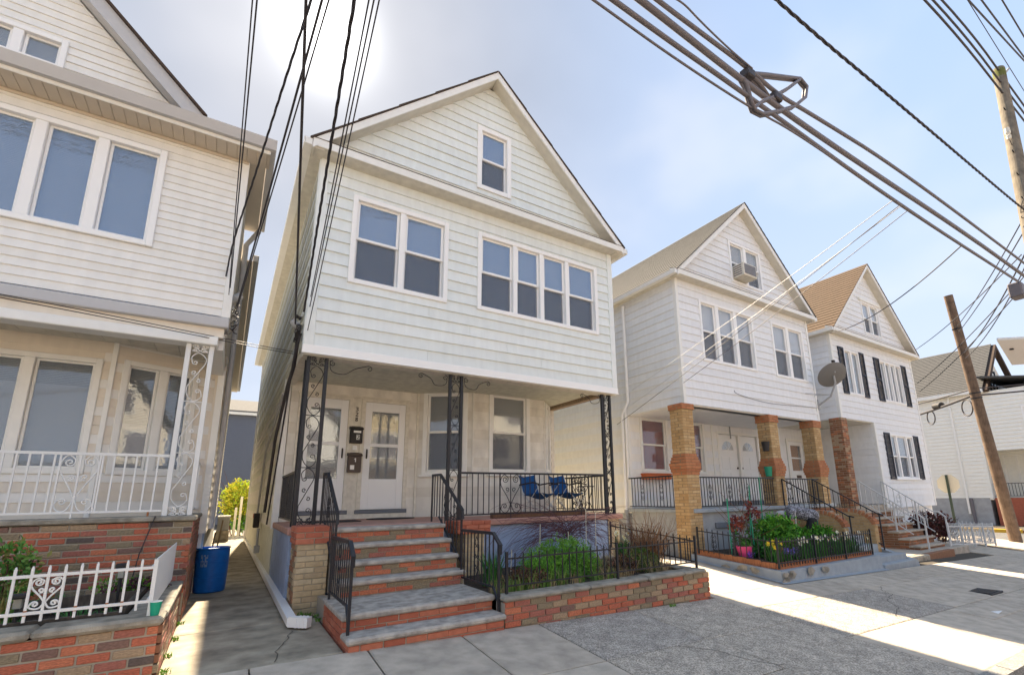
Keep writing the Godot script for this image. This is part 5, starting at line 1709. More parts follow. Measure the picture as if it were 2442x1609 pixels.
	blk(pw, "cap_stone", Vector3(-1.33, 1.088, -1.95), Vector3(-0.955, 1.143, -0.345), M["cap"], 0.012)
	# white iron column and railing
	var C := wall(Vector3(0, 0, -0.06), Vector3(1, 0, 0), Vector3(0, 0, 1))
	var c := part(h, "iron_column", Vector3(-1.15, 1.14, -0.06))
	for u in [-1.27, -1.035]:
		blk(c, "post", Vector3(u - 0.026, 1.145, -0.086), Vector3(u + 0.026, 3.22, -0.034), M["iron_white"], 0.005)
	scroll_strip(c, C, -1.243, 0.182, 1.245, 3.12, M["iron_white"], 0.625)
	heart(c, C, -1.152, 0.085, 1.148, 1.24, M["iron_white"], 0.006)
	heart(c, C, -1.152, 0.085, 3.125, 3.215, M["iron_white"], 0.006)
	var r := part(h, "porch_railing", Vector3(-2, 1.14, -0.06))
	railing(r, C, -4.0, -1.30, 1.205, 1.83, M["iron_white"], 0.098, 0.016, [[-2.22, -1.90]], 0.0, 0.03)
	for u in [-2.22, -2.06, -1.90]:
		rod(r, "baluster", wp(C, u, 1.205 if u != -2.06 else 1.145, 0), wp(C, u, 1.83, 0), 0.016, M["iron_white"])
	heart(r, C, -2.06, 0.16, 1.21, 1.82, M["iron_white"], 0.008)
	rod(r, "foot", wp(C, -1.42, 1.145, 0), wp(C, -1.42, 1.21, 0), 0.018, M["rust"])
	var D := wall(Vector3(-1.06, 0, -1.9), Vector3(0, 0, 1), Vector3(1, 0, 0))
	var r2 := part(h, "side_railing", Vector3(-1.06, 1.14, -1))
	railing(r2, D, 0.1, 1.8, 1.205, 1.83, M["iron_white"], 0.10, 0.016)
	heart(r2, D, 0.95, 0.17, 1.21, 1.82, M["iron_white"], 0.008)
	# planter before the porch
	var p := thing("planter_wall", "low brick planter wall with lichen stained cap under white picket fence", "wall", Vector3(-2, 0, 2.1))
	blk(p, "wall_core", Vector3(-4.6, -0.2, 2.0), Vector3(-1.03, 0.385, 2.185), M["mortar"])
	blk(p, "wall_core", Vector3(-1.2, -0.2, 0.1), Vector3(-1.012, 0.385, 2.0), M["mortar"])
	bricks(p, wall(Vector3(0, 0, 2.187), Vector3(1, 0, 0), Vector3(0, 0, 1)), -2.9, -1.022, -0.03, 0.385, 0.19, 0.060, 0.014, mix, 0.05, 0.009)
	bricks(p, wall(Vector3(-1.01, 0, 2.19), Vector3(0, 0, -1), Vector3(1, 0, 0)), 0.0, 2.08, -0.03, 0.385, 0.2, 0.060, 0.010, ["brick_umber", "brick_rose", "brick_brown", "brick_umber_b", "brick_olive"], 0.05, 0.009)
	for k in 5:
		var a := -4.6 + k * 0.72
		blk(p, "cap_stone", Vector3(a + 0.002, 0.386, 1.96), Vector3(minf(a + 0.718, -1.0), 0.452, 2.235), M["cap"], 0.02)
	blk(p, "cap_stone", Vector3(-1.26, 0.386, 0.1), Vector3(-0.995, 0.440, 1.958), M["cap"], 0.014)
	b = MB.new()
	b.quad(Vector3(-4.6, 0.33, 1.97), Vector3(-1.2, 0.33, 1.97), Vector3(-1.2, 0.36, 0.1), Vector3(-4.6, 0.36, 0.1))
	struct("soil", b, M["soil"])
	for q in [[Vector3(-4.2, 0.40, 1.88), Vector3(-1.30, 0.40, 1.86), "weathered plank along the front of the planter bed"], [Vector3(-4.2, 0.43, 1.02), Vector3(-1.28, 0.43, 0.98), "weathered plank across the middle of the planter bed"], [Vector3(-1.30, 0.41, 1.82), Vector3(-1.28, 0.42, 0.6), "short weathered plank at the alley end of the planter bed"]]:
		var pb := MB.new()
		pb.bar(q[0], q[1], 0.12, 0.04, Vector3(0, 0, 1) if q[0].z - q[1].z < 0.5 else Vector3(1, 0, 0))
		single("bed_plank", q[2], "plank", pb, M["wood_grey"], (q[0] + q[1]) / 2)
	var f := thing("picket_fence", "white iron picket fence with rust spots and a heart scroll", "fence", Vector3(-1.9, 0.45, 2.1))
	var PF := wall(Vector3(0, 0, 2.15), Vector3(1, 0, 0), Vector3(0, 0, 1))
	rod(f, "top_rail", wp(PF, -3.9, 0.80, 0), wp(PF, -1.10, 0.80, 0), 0.02, M["iron_white"])
	rod(f, "bottom_rail", wp(PF, -3.9, 0.558, 0), wp(PF, -1.10, 0.555, 0), 0.02, M["iron_white"])
	for k in 33:
		var u := -1.185 - k * 0.0853
		rod(f, "picket", wp(PF, u, 0.498, 0), wp(PF, u, 0.852, 0), 0.015, M["iron_white"])
		b = MB.new()
		b.lathe([Vector2(0.0075, 0.0), Vector2(0.0055, 0.012), Vector2(0.0, 0.016)], 6, Transform3D(Basis(), wp(PF, u, 0.852, 0)))
		obj(f, "picket_tip", b, M["iron_white"])
		if k % 3 == 1 or k == 2:
			wblk(f, "rust_spot", PF, u - 0.0085, 0.54, -0.0085, u + 0.0085, 0.575, 0.0085, M["rust"])
	heart(f, PF, -1.693, 0.085, 0.575, 0.785, M["iron_white"], 0.0065)
	rod(f, "corner_post", wp(PF, -1.10, 0.45, 0), wp(PF, -1.10, 0.86, 0), 0.026, M["iron_white"])
	var G := wall(Vector3(-1.12, 0, 2.12), Vector3(0, 0, -1), Vector3(1, 0, 0))
	var gt := thing("fence_panel", "peeling white fence panel of close pickets along the alley side of the planter", "fence", Vector3(-1.12, 0.44, 1.2))
	rod(gt, "top_rail", wp(G, 0.0, 0.80, 0), wp(G, 1.9, 0.80, 0), 0.02, M["iron_white"])
	rod(gt, "bottom_rail", wp(G, 0.0, 0.56, 0), wp(G, 1.9, 0.56, 0), 0.02, M["iron_white"])
	for k in 20:
		wblk(gt, "picket", G, 0.05 + k * 0.095, 0.47, 0.011, 0.115 + k * 0.095, 0.86, 0.022, M["iron_white"], 0.003)
	# paper cup on the cap
	var cup := thing("paper_cup", "green paper cup with white inside standing on the planter cap", "cup", Vector3(-1.065, 0.452, 2.16))
	b = MB.new()
	b.lathe([Vector2(0.0, 0.0), Vector2(0.026, 0.0), Vector2(0.038, 0.098)], 20, Transform3D(Basis(), Vector3(-1.065, 0.4525, 2.165)))
	obj(cup, "outside", b, M["cup_green"])
	b = MB.new()
	b.lathe([Vector2(0.0372, 0.0985), Vector2(0.0395, 0.0975), Vector2(0.0395, 0.1005), Vector2(0.0365, 0.1015), Vector2(0.0255, 0.006), Vector2(0.0, 0.006)], 20, Transform3D(Basis(), Vector3(-1.065, 0.4525, 2.165)))
	obj(cup, "rim_and_inside", b, M["cup_white"])
	# garden lights and plants in the bed
	for q in [[Vector3(-1.44, 0.345, 1.0), 0.40, "small black solar path light before the brick porch wall"], [Vector3(-1.89, 0.335, 1.86), 0.32, "black solar path light close behind the heart scroll"]]:
		var s := thing("solar_light", q[2], "path light", q[0])
		pipe(s, "stake", [q[0] - Vector3(0, 0.03, 0), q[0] + Vector3(0, q[1] * 0.7, 0)], 0.012, M["black_box"], 6)
		blk(s, "lens", q[0] + Vector3(-0.022, q[1] * 0.68, -0.022), q[0] + Vector3(0.022, q[1] * 0.9, 0.022), M["lamp_glass"], 0.004)
		blk(s, "cap", q[0] + Vector3(-0.045, q[1] * 0.9, -0.045), q[0] + Vector3(0.045, q[1], 0.045), M["black_box"], 0.008)
	var t := thing("bed_plant", "leafy green plant growing against the brick porch wall", "plant", Vector3(-2.25, 0.34, 0.6))
	b = MB.new()
	foliage(b, Vector3(-2.25, 0.68, 0.6), Vector3(0.16, 0.28, 0.14), 60, 9, 0.06, 0.035, [Color(0.09, 0.24, 0.04), Color(0.15, 0.28, 0.05), Color(0.22, 0.22, 0.06)], 0.5, 0.4)
	for k in 5:
		grow(b, Vector3(-2.25 + rng.randfn() * 0.03, 0.33, 0.6), (Vector3.UP + rdir() * 0.25).normalized(), 0.5, 0.008, 0, BROWN, Vector3.UP * 0.1)
	obj(t, "foliage", b, M["leaf"], true)
	t = thing("bed_plant", "low dense leafy plant beside the alley end of the porch wall", "plant", Vector3(-1.42, 0.34, 0.6))
	b = MB.new()
	foliage(b, Vector3(-1.40, 0.45, 0.6), Vector3(0.30, 0.11, 0.2), 120, 10, 0.04, 0.022, GREEN + PURPLE, 0.25, 0.4)
	obj(t, "foliage", b, M["leaf"], true)
	t = thing("bed_plant", "yellowing strappy plant at the open end of the planter bed", "plant", Vector3(-2.1, 0.34, 1.3))
	b = MB.new()
	blades(b, Vector3(-2.1, 0.34, 1.3), 0.1, 60, 0.3, 0.02, [Color(0.12, 0.26, 0.05), Color(0.35, 0.30, 0.10)], 0.6)
	obj(t, "leaves", b, M["leaf"], true)
	b = MB.new()
	for k in 30:
		blades(b, Vector3(rng.randf_range(-2.6, -1.3), 0.34, rng.randf_range(0.3, 1.7)), 0.12, 18, 0.10, 0.012, [Color(0.05, 0.20, 0.05), Color(0.08, 0.26, 0.06)], 0.8)
	var gr := single("ground_cover", "green ground cover spread over the planter bed", "ground cover", b, M["leaf"], Vector3(-1.9, 0.34, 1.0), "", true)
	gr.set_meta("kind", "stuff")
	pipe(self, "thin_cable", [Vector3(-1.33, 1.15, 0.13), Vector3(-1.36, 1.02, 0.135), Vector3(-1.42, 0.75, 0.14), Vector3(-1.46, 0.38, 0.15)], 0.006, M["cable"], 5).set_meta("label", "thin black cable hanging down the brick porch wall")
	get_node("thin_cable").set_meta("category", "cable")

func build_alley() -> void:
	var d := thing("barrel", "bright blue plastic barrel with worn white print standing in the alley", "barrel", Vector3(-0.765, 0.02, -1.9))
	var T := Transform3D(Basis(), Vector3(-0.765, 0.012, -1.92))
	var b := MB.new()
	b.lathe([Vector2(0.0, 0.0), Vector2(0.185, 0.0), Vector2(0.2, 0.015), Vector2(0.205, 0.2), Vector2(0.209, 0.208), Vector2(0.205, 0.216), Vector2(0.212, 0.42), Vector2(0.217, 0.428), Vector2(0.212, 0.436), Vector2(0.211, 0.58), Vector2(0.205, 0.60)], 40, T)
	obj(d, "body", b, M["barrel"])
	b = MB.new()
	b.lathe([Vector2(0.205, 0.598), Vector2(0.217, 0.602), Vector2(0.217, 0.620), Vector2(0.200, 0.624), Vector2(0.196, 0.590), Vector2(0.0, 0.585)], 40, T)
	obj(d, "lid", b, M["barrel"])
	for q in [[2.05, 0.48, 0.055], [2.05, 0.40, 0.035]]:
		b = MB.new()
		for k in 10:
			var a0: float = -q[0] - 0.22 + 0.044 * k
			for s in 4:
				if rng.randf() < 0.7:
					var ya: float = q[1] + q[2] * (s - 2) * 0.5
					var p0 := T * Vector3(cos(a0) * 0.2145, ya, -sin(a0) * 0.2145)
					var p1 := T * Vector3(cos(a0 + 0.04) * 0.2145, ya, -sin(a0 + 0.04) * 0.2145)
					b.quad_out(p0, p1, p1 + Vector3(0, q[2] * 0.45, 0), p0 + Vector3(0, q[2] * 0.45, 0), T.origin)
		obj(d, "worn_print", b, M["barrel_print"])
	# junk, condenser, shrub and house at the end
	for q in [[Vector3(-0.76, 0.02, -6.8), Vector3(-0.69, 0.82, -7.1), 0.34, "pale weathered board leaning on the cream house's alley wall", "wood_beam"], [Vector3(-0.84, 0.02, -5.6), Vector3(-0.80, 0.62, -5.9), 0.18, "short dark board leaning beside the pale one in the alley", "wood_grey"]]:
		b = MB.new()
		b.bar(q[0], q[1], 0.03, q[2], Vector3(0, 0, 1))
		single("leaning_board", q[3], "board", b, M[q[4]], q[0])
	var ac := thing("air_condenser", "grey air conditioner condenser standing in the alley", "air conditioner", Vector3(-0.66, 0, -13))
	blk(ac, "base", Vector3(-0.84, 0.0, -13.3), Vector3(-0.46, 0.36, -12.9), M["cap"])
	blk(ac, "casing", Vector3(-0.82, 0.36, -13.3), Vector3(-0.48, 0.80, -12.95), M["galvanized"], 0.01)
	for k in 6:
		blk(ac, "fin", Vector3(-0.80 + k * 0.055, 0.40, -12.948), Vector3(-0.775 + k * 0.055, 0.76, -12.93), M["grey_wall"])
	blk(ac, "lid", Vector3(-0.84, 0.802, -13.32), Vector3(-0.46, 0.85, -12.93), M["trim"], 0.01)
	var t := thing("yellow_shrub", "sunlit yellow green shrub at the far end of the alley", "shrub", Vector3(-0.25, 0, -16))
	b = MB.new()
	foliage(b, Vector3(-0.2, 1.35, -16), Vector3(0.62, 0.75, 0.5), 460, 9, 0.10, 0.06, [Color(0.42, 0.48, 0.03), Color(0.30, 0.42, 0.03), Color(0.55, 0.50, 0.04)], 0.3, 0.3)
	foliage(b, Vector3(-0.1, 0.55, -16), Vector3(0.35, 0.4, 0.4), 120, 9, 0.08, 0.05, GREEN, 0.3, 0.3)
	obj(t, "foliage", b, M["leaf"], true)
	b = MB.new()
	for k in 12:
		grow(b, Vector3(-0.2 + rng.randfn() * 0.1, 0.0, -16), (Vector3.UP + rdir() * 0.3).normalized(), 1.6, 0.014, 1, BROWN, Vector3.UP * 0.1, 2)
	obj(t, "stems", b, M["twig"], true)
	for q in [[-0.30, -14.8, 1.1, "pale wooden post standing before the yellow shrub"], [-0.14, -15.2, 1.5, "tall grey pipe post standing before the yellow shrub"]]:
		b = MB.new()
		b.box(Vector3(q[0] - 0.04, 0, q[1] - 0.04), Vector3(q[0] + 0.04, q[2], q[1] + 0.04))
		single("yard_post", q[3], "post", b, M["sign_back"], Vector3(q[0], 0, q[1]))
	var h := thing("rear_house", "slate blue sided house with grey roof closing the view down the alley", "house", Vector3(-2, 0, -30))
	blk(h, "wall", Vector3(-9, 0, -40), Vector3(6, 6.65, -28.05), M["siding_slate"])
	var S := wall(Vector3(-9, 0, -28.03), Vector3(1, 0, 0), Vector3(0, 0, 1))
	for k in 55:
		if k > 14:
			b = MB.new()
			b.hexa([wp(S, 7.0, k * 0.12, 0), wp(S, 11, k * 0.12, 0), wp(S, 11, k * 0.12, 0.02), wp(S, 7.0, k * 0.12, 0.02), wp(S, 7.0, k * 0.12 + 0.12, 0), wp(S, 11, k * 0.12 + 0.12, 0), wp(S, 11, k * 0.12 + 0.12, 0.002), wp(S, 7.0, k * 0.12 + 0.12, 0.002)])
			obj(h, "siding_board", b, M["siding_slate"])
	blk(h, "eave_board", Vector3(-9.3, 6.62, -28.4), Vector3(6.3, 6.78, -27.75), M["trim"])
	b = MB.new()
	b.hexa([Vector3(-9.3, 6.78, -27.7), Vector3(6.3, 6.78, -27.7), Vector3(6.3, 6.86, -27.7), Vector3(-9.3, 6.86, -27.7), Vector3(-9.3, 8.0, -31), Vector3(6.3, 8.0, -31), Vector3(6.3, 8.1, -31), Vector3(-9.3, 8.1, -31)])
	obj(h, "roof", b, M["roof_slate"])

# ---------------------------------------------------------------- the white house with brick columns
func brick_column(parent: Node, xf: float, zf: float, y0: float, y1: float, plinth: float, cm: Array, rm: Array) -> void:
	var c := part(parent, "brick_column", Vector3(xf + 0.2, y0, zf - 0.2))
	var y := y0
	var ch := 0.0652
	var cy := xf + 0.18
	var zc := zf - 0.18
	while y < y1 - 0.02:
		var hw := 0.18
		var mats := cm
		if y < 1.66:
			hw = plinth
		if y >= 1.66 and y < 2.13:
			mats = rm
			var t := (y - 1.66) / 0.47
			hw = lerpf(plinth, 0.25, t / 0.45) if t < 0.45 else lerpf(0.25, 0.18, (t - 0.45) / 0.55)
		if y > y1 - 0.2:
			mats = rm
			hw = 0.205
		var hh := ch - 0.010
		put(c, "joint", bevel_mesh(Vector3(snappedf(hw * 2 - 0.014, 0.002), ch, snappedf(hw * 2 - 0.014, 0.002)), 0.0), M["gold_mortar"], Transform3D(Basis(), Vector3(cy, y + ch / 2, zc)))
		var odd := int(round((y - y0) / ch)) % 2
		var a := hw * 2 * (0.36 if odd else 0.64)
		for k in 2:
			var l := snappedf(a if k == 0 else hw * 2 - a, 0.01) - 0.010
			var off := -hw + (a / 2 if k == 0 else a + (hw * 2 - a) / 2)
			put(c, "brick", bevel_mesh(Vector3(l, hh, 0.05), 0.003), M[mats[rng.randi() % mats.size()]], Transform3D(Basis(), Vector3(cy + off, y + ch / 2, zc + hw - 0.025)))
			if k == 0 or odd:
				put(c, "brick", bevel_mesh(Vector3(0.05, hh, l - 0.02), 0.003), M[mats[rng.randi() % mats.size()]], Transform3D(Basis(), Vector3(cy - hw + 0.0235, y + ch / 2, zc - off)))
			else:
				put(c, "brick", bevel_mesh(Vector3(0.05, hh, l), 0.003), M[mats[rng.randi() % mats.size()]], Transform3D(Basis(), Vector3(cy - hw + 0.0235, y + ch / 2, zc - off)))
		y += ch

func fan_door(parent: Node, w: Dictionary, u0: float, u1: float, y0: float, y1: float) -> void:
	var d := part(parent, "door", wp(w, (u0 + u1) / 2, y0, 0))
	wblk(d, "leaf", w, u0, y0, -0.09, u1, y1, -0.05, M["door_white"], 0.006)
	var um := (u0 + u1) / 2
	var r := (u1 - u0) * 0.30
	var b := MB.new()
	for k in 10:
		var a := PI * k / 10
		var e := PI * (k + 1) / 10
		b.tri_out(wp(w, um, y1 - 0.46, -0.044), wp(w, um + cos(a) * r, y1 - 0.46 + sin(a) * r, -0.044), wp(w, um + cos(e) * r, y1 - 0.46 + sin(e) * r, -0.044), wp(w, um, y1 - 0.4, -1))
	obj(d, "fan_light", b, M["glass"])
	b = MB.new()
	for a in [0.0, 0.25, 0.5, 0.75, 1.0]:
		b.bar(wp(w, um, y1 - 0.46, -0.042), wp(w, um + cos(PI * a) * r, y1 - 0.46 + sin(PI * a) * r, -0.042), 0.014, 0.01)
	obj(d, "fan_muntins", b, M["trim"])
	for q in [[0.14, 0.46], [0.54, 0.86]]:
		for v in [[0.14, 0.42], [0.47, 0.66]]:
			wblk(d, "panel", w, lerpf(u0, u1, q[0]), lerpf(y0, y1, v[0]), -0.052, lerpf(u0, u1, q[1]), lerpf(y0, y1, v[1]), -0.040, M["door_white"], 0.010)
	b = MB.new()
	b.lathe([Vector2(0.0, 0.0), Vector2(0.03, 0.005), Vector2(0.03, 0.03), Vector2(0.0, 0.04)], 10, Transform3D(Basis(Vector3(1, 0, 0), PI / 2), wp(w, u1 - 0.07 if u0 < 12.0 else u0 + 0.07, y0 + 0.95, -0.05)))
	obj(d, "knob", b, M["black_box"])

func build_house_two() -> void:
	var h := thing("house", "white sided house with gold brick porch columns and grey roof", "house", Vector3(10.6, 0, -2))
	var x0 := 7.70
	var x1 := 13.45
	var ye := 6.43
	var yp := 9.20
	var zp := -1.85
	shell(h, x0, x1, 3.29, ye, yp, -13.0, zp, M["siding_white"], M["soffit"], M["trim"], M["roof_grey"], 0.13, 0.24, true, true)
	var F := wall(Vector3.ZERO, Vector3(1, 0, 0), Vector3(0, 0, 1))
	var w3 := [8.50, 4.40, 10.67, 5.965]
	var w2 := [11.52, 4.39, 13.12, 5.97]
	var wg := [9.95, 6.78, 11.38, 8.0]
	var fb := part(h, "front_boards", Vector3(10.6, 3.3, 0))
	siding(fb, F, 3.29, 6.33, 0.19, flat(x0 + 0.06, x1 - 0.06), [w3, w2], ["siding_white", "siding_white_b", "siding_white"], 0.022)
	var gb := part(h, "gable_boards", Vector3(10.6, 6.5, 0))
	siding(gb, F, 6.50, yp - 0.2, 0.19, gable_edge(x0, x1, ye, yp, 0.13), [wg], ["siding_white", "siding_white_b", "siding_white"], 0.022)
	for u in [x0, x1 - 0.07]:
		wblk(h, "corner_post", F, u - 0.012, 3.26, -0.07, u + 0.08, 6.33, 0.03, M["trim"], 0.005)
	window(h, F, w3[0], w3[1], w3[2], w3[3], [0.30, 0.66], "hung", M["vinyl"], M["glass_clear"], M["curtain_white"], {"cw": 0.07, "mull": 0.13, "drop": 0.5})
	window(h, F, w2[0], w2[1], w2[2], w2[3], [0.5], "hung", M["vinyl"], M["glass_clear"], M["curtain_white"], {"cw": 0.07, "mull": 0.13, "drop": 0.5})
	window(h, F, wg[0], wg[1], wg[2], wg[3], [0.5], "hung", M["vinyl"], M["glass_clear"], M["shade"], {"cw": 0.07, "mull": 0.12, "drop": 0.5})
	# left side
	var S := wall(Vector3(x0, 0, 0), Vector3(0, 0, -1), Vector3(-1, 0, 0))
	var sb := part(h, "side_boards", Vector3(x0, 3, -3))
	siding(sb, S, 3.29, 6.32, 0.19, flat(0.06, 12.5), [], ["siding_white", "siding_white_b", "siding_white"], 0.022)
	siding(sb, S, 0.87, 3.29, 0.19, flat(-zp, 12.5), [], ["siding_white", "siding_cream"], 0.014)
	blk(h, "foundation", Vector3(x0 + 0.01, -0.3, -12.5), Vector3(x1, 0.87, zp - 0.05), M["grey_wall"])
	blk(h, "corner_post", Vector3(x0 - 0.015, 0.87, zp - 0.09), Vector3(x0 + 0.07, 3.29, zp + 0.02), M["trim"], 0.005)
	# porch
	blk(h, "porch_beam", Vector3(x0 + 0.02, 3.27, -0.25), Vector3(x1 - 0.02, 3.42, -0.03), M["trim"])
	for k in 19:
		var a := x0 + 0.02 + k * 0.3
		blk(h, "ceiling_plank", Vector3(a + 0.002, 3.42, zp), Vector3(a + 0.298, 3.44, -0.02), M["ceiling_wood"], 0.005)
	blk(h, "porch_floor", Vector3(x0 - 0.1, 0.90, zp), Vector3(x1, 0.985, 0.16), M["grey_paint"], 0.012)
	blk(h, "porch_base", Vector3(x0 - 0.02, -0.3, zp), Vector3(11.0, 0.90, 0.08), M["grey_wall"])
	blk(h, "base_plank", Vector3(8.3, 0.56, 0.081), Vector3(10.6, 0.68, 0.12), M["sill_grey"], 0.006)
	var B := wall(Vector3(0, 0, zp), Vector3(1, 0, 0), Vector3(0, 0, 1))
	var bb := part(h, "porch_wall_boards", Vector3(10, 1, zp))
	var wl := [8.10, 1.83, 9.14, 3.32]
	var wr := [9.70, 1.83, 10.64, 3.32]
	siding(bb, B, 0.985, 3.42, 0.19, flat(x0 + 0.06, x1), [wl, wr, [11.2, 0.9, 13.25, 3.10]], ["siding_white", "siding_cream"], 0.012)
	window(h, B, wl[0], wl[1], wl[2], wl[3], [], "hung", M["trim"], M["glass_clear"], M["curtain_red"], {"cw": 0.08, "screen": false})
	window(h, B, wr[0], wr[1], wr[2], wr[3], [], "hung", M["trim"], M["glass_clear"], M["curtain_red"], {"cw": 0.08, "screen": false})
	for u in [11.2, 12.2, 13.17]:
		wblk(h, "door_casing", B, u, 0.985, -0.11, u + 0.08, 3.03, 0.02, M["trim"], 0.006)
	wblk(h, "door_header", B, 11.18, 3.03, -0.11, 13.27, 3.11, 0.03, M["trim"], 0.006)
	fan_door(h, B, 11.285, 12.195, 1.09, 3.025)
	fan_door(h, B, 12.285, 13.165, 1.09, 3.025)
	wblk(h, "threshold", B, 11.2, 0.985, -0.1, 13.25, 1.085, 0.06, M["sill_grey"], 0.006)
	wblk(h, "corner_strip", B, 10.95, 0.985, -0.02, 11.02, 3.42, 0.03, M["trim"], 0.004)
	var gold := ["brick_gold", "brick_gold_b", "brick_gold_c", "brick_gold"]
	var terra := ["brick_terra", "brick_terra_b", "brick_terra"]
	brick_column(h, 7.50, 0.10, -0.06, 3.27, 0.20, gold, terra)
	brick_column(h, 10.78, 0.10, 0.985, 3.27, 0.20, gold, terra)
	brick_column(h, 12.90, 0.10, 0.985, 3.27, 0.20, gold, terra)
	# porch rails with cast ornaments
	var R := wall(Vector3(0, 0, 0.06), Vector3(1, 0, 0), Vector3(0, 0, 1))
	var r := part(h, "porch_railing", Vector3(9.3, 0.98, 0.06))
	railing(r, R, 7.88, 10.78, 1.03, 1.655, M["iron"], 0.098, 0.013)
	for u in [8.27, 8.95, 9.65, 10.35]:
		cast_ornament(r, R, u, 1.15, 1.52, M["iron"], 0.06)
	var R2 := wall(Vector3(7.6, 0, -1.8), Vector3(0, 0, 1), Vector3(-1, 0, 0))
	var r2 := part(h, "side_railing", Vector3(7.6, 0.98, -1))
	railing(r2, R2, 0.0, 1.5, 1.03, 1.70, M["iron"], 0.098, 0.013)
	for u in [0.45, 1.05]:
		cast_ornament(r2, R2, u, 1.17, 1.54, M["iron"], 0.06)
	# downspout, flower box, porch conduit
	var dp := part(h, "side_downspout", Vector3(7.62, 3, -1.85))
	pipe(dp, "pipe", [Vector3(7.63, 6.2, -1.72), Vector3(7.63, 3.62, -1.72), Vector3(7.63, 3.3, -1.95), Vector3(7.63, 0.95, -1.98)], 0.04, M["vinyl"], 8)
	pipe(dp, "pipe", [Vector3(7.66, 3.55, -1.86), Vector3(7.66, 1.7, -1.88)], 0.03, M["vinyl"], 8)
	pipe(dp, "lower_pipe", [Vector3(7.63, 0.95, -1.98), Vector3(7.63, 0.0, -1.98)], 0.05, M["grey_wall"], 8)
	pipe(h, "porch_conduit", [Vector3(11.8, 2.9, -1.80), Vector3(11.8, 3.3, -1.80), Vector3(12.1, 3.40, -1.6), Vector3(13.3, 3.40, -0.6)], 0.02, M["galvanized"], 6)
	var fbx := thing("flower_box", "empty orange red flower box under the red curtained window", "planter", Vector3(8.5, 1.68, -1.78))
	blk(fbx, "box", Vector3(8.06, 1.68, -1.84), Vector3(8.96, 1.83, -1.64), M["orange_box"], 0.01)
	blk(fbx, "rim", Vector3(8.05, 1.80, -1.85), Vector3(8.97, 1.832, -1.63), M["orange_box"], 0.006)
	# window air conditioner
	var ac := thing("air_conditioner", "boxy grey air conditioner sticking out of the gable window", "air conditioner", Vector3(10.3, 6.86, 0.2))
	blk(ac, "casing", Vector3(10.05, 6.88, -0.06), Vector3(10.62, 7.24, 0.34), M["trim_worn"], 0.012)
	blk(ac, "grille_back", Vector3(10.09, 6.93, 0.341), Vector3(10.58, 7.20, 0.346), M["cable_grey"])
	for k in 9:
		blk(ac, "grille_bar", Vector3(10.10 + k * 0.054, 6.93, 0.346), Vector3(10.112 + k * 0.054, 7.20, 0.356), M["galvanized"])
	for k in 5:
		blk(ac, "side_louver", Vector3(10.042, 6.93 + k * 0.06, 0.04), Vector3(10.05, 6.955 + k * 0.06, 0.28), M["cable_grey"])
	# satellite dish
	var sd := thing("satellite_dish", "grey satellite dish on a bent arm at the white house's corner", "satellite dish", Vector3(13.45, 3.8, 0.1))
	var c := Vector3(13.35, 4.50, 0.62)
	var face := Vector3(0.35, 0.62, -0.70).normalized()
	var ux := face.cross(Vector3.UP).normalized()
	var bs := Basis(ux, face, ux.cross(face))
	var b := MB.new()
	b.lathe([Vector2(0.0, 0.0), Vector2(0.14, 0.008), Vector2(0.27, 0.03), Vector2(0.37, 0.06), Vector2(0.385, 0.07), Vector2(0.37, 0.064), Vector2(0.26, 0.036), Vector2(0.13, 0.014), Vector2(0.0, 0.006)], 30, Transform3D(bs.scaled_local(Vector3(1.1, 1, 1)), c))
	obj(sd, "reflector", b, M["dish_grey"])
	blk(sd, "mount_plate", Vector3(13.44, 3.62, 0.025), Vector3(13.50, 3.92, 0.06), M["galvanized"])
	pipe(sd, "mast", [Vector3(13.46, 3.75, 0.05), Vector3(13.44, 3.95, 0.42), Vector3(13.40, 4.30, 0.62), c - face * 0.01], 0.026, M["galvanized"], 8)
	for s in [-0.25, 0.25]:
		pipe(sd, "strut", [Vector3(13.1 + s, 4.05, 0.03), Vector3(13.44, 4.0, 0.42)], 0.010, M["galvanized"], 5)
	pipe(sd, "feed_arm", [c - face * 0.02 + bs.z * 0.1, c + face * 0.2 + bs.z * 0.36], 0.012, M["galvanized"], 6)
	blk(sd, "feed_horn", c + face * 0.2 + bs.z * 0.36 - Vector3(0.04, 0.03, 0.04), c + face * 0.2 + bs.z * 0.36 + Vector3(0.04, 0.03, 0.04), M["black_box"], 0.01)
	for q in [[13.33, 2.35, 0.2, "black_box", "black plant pot hung on the middle column"], [13.33, 1.72, 0.2, "stake", "dark green plant pot hung below the black one"]]:
		b = MB.new()
		b.lathe([Vector2(0.0, 0.0), Vector2(0.07, 0.0), Vector2(0.10, 0.24), Vector2(0.085, 0.235), Vector2(0.06, 0.02), Vector2(0.0, 0.02)], 14, Transform3D(Basis(), Vector3(10.66, q[1] - 0.02, 0.0)))
		single("hanging_pot", q[4], "plant pot", b, M[q[3]], Vector3(10.66, q[1], 0.0))
	# steps between brick cheek walls
	var st := thing("front_steps", "grey painted concrete steps between curved brick cheek walls", "steps", Vector3(11.6, 0, 1.0))
	for k in 6:
		var y := 0.80 - k * 0.18
		blk(st, "step", Vector3(11.05, -0.4, 0.16 + k * 0.27), Vector3(12.28, y, 0.45 + k * 0.27), M["grey_paint"], 0.012)
	blk(st, "walk", Vector3(11.0, -0.5, 1.78), Vector3(12.55, -0.10, 1.98), M["grey_paint"], 0.01)
	blk(st, "walk", Vector3(11.0, -0.5, 1.97), Vector3(12.6, -0.22, 2.16), M["grey_paint"], 0.01)
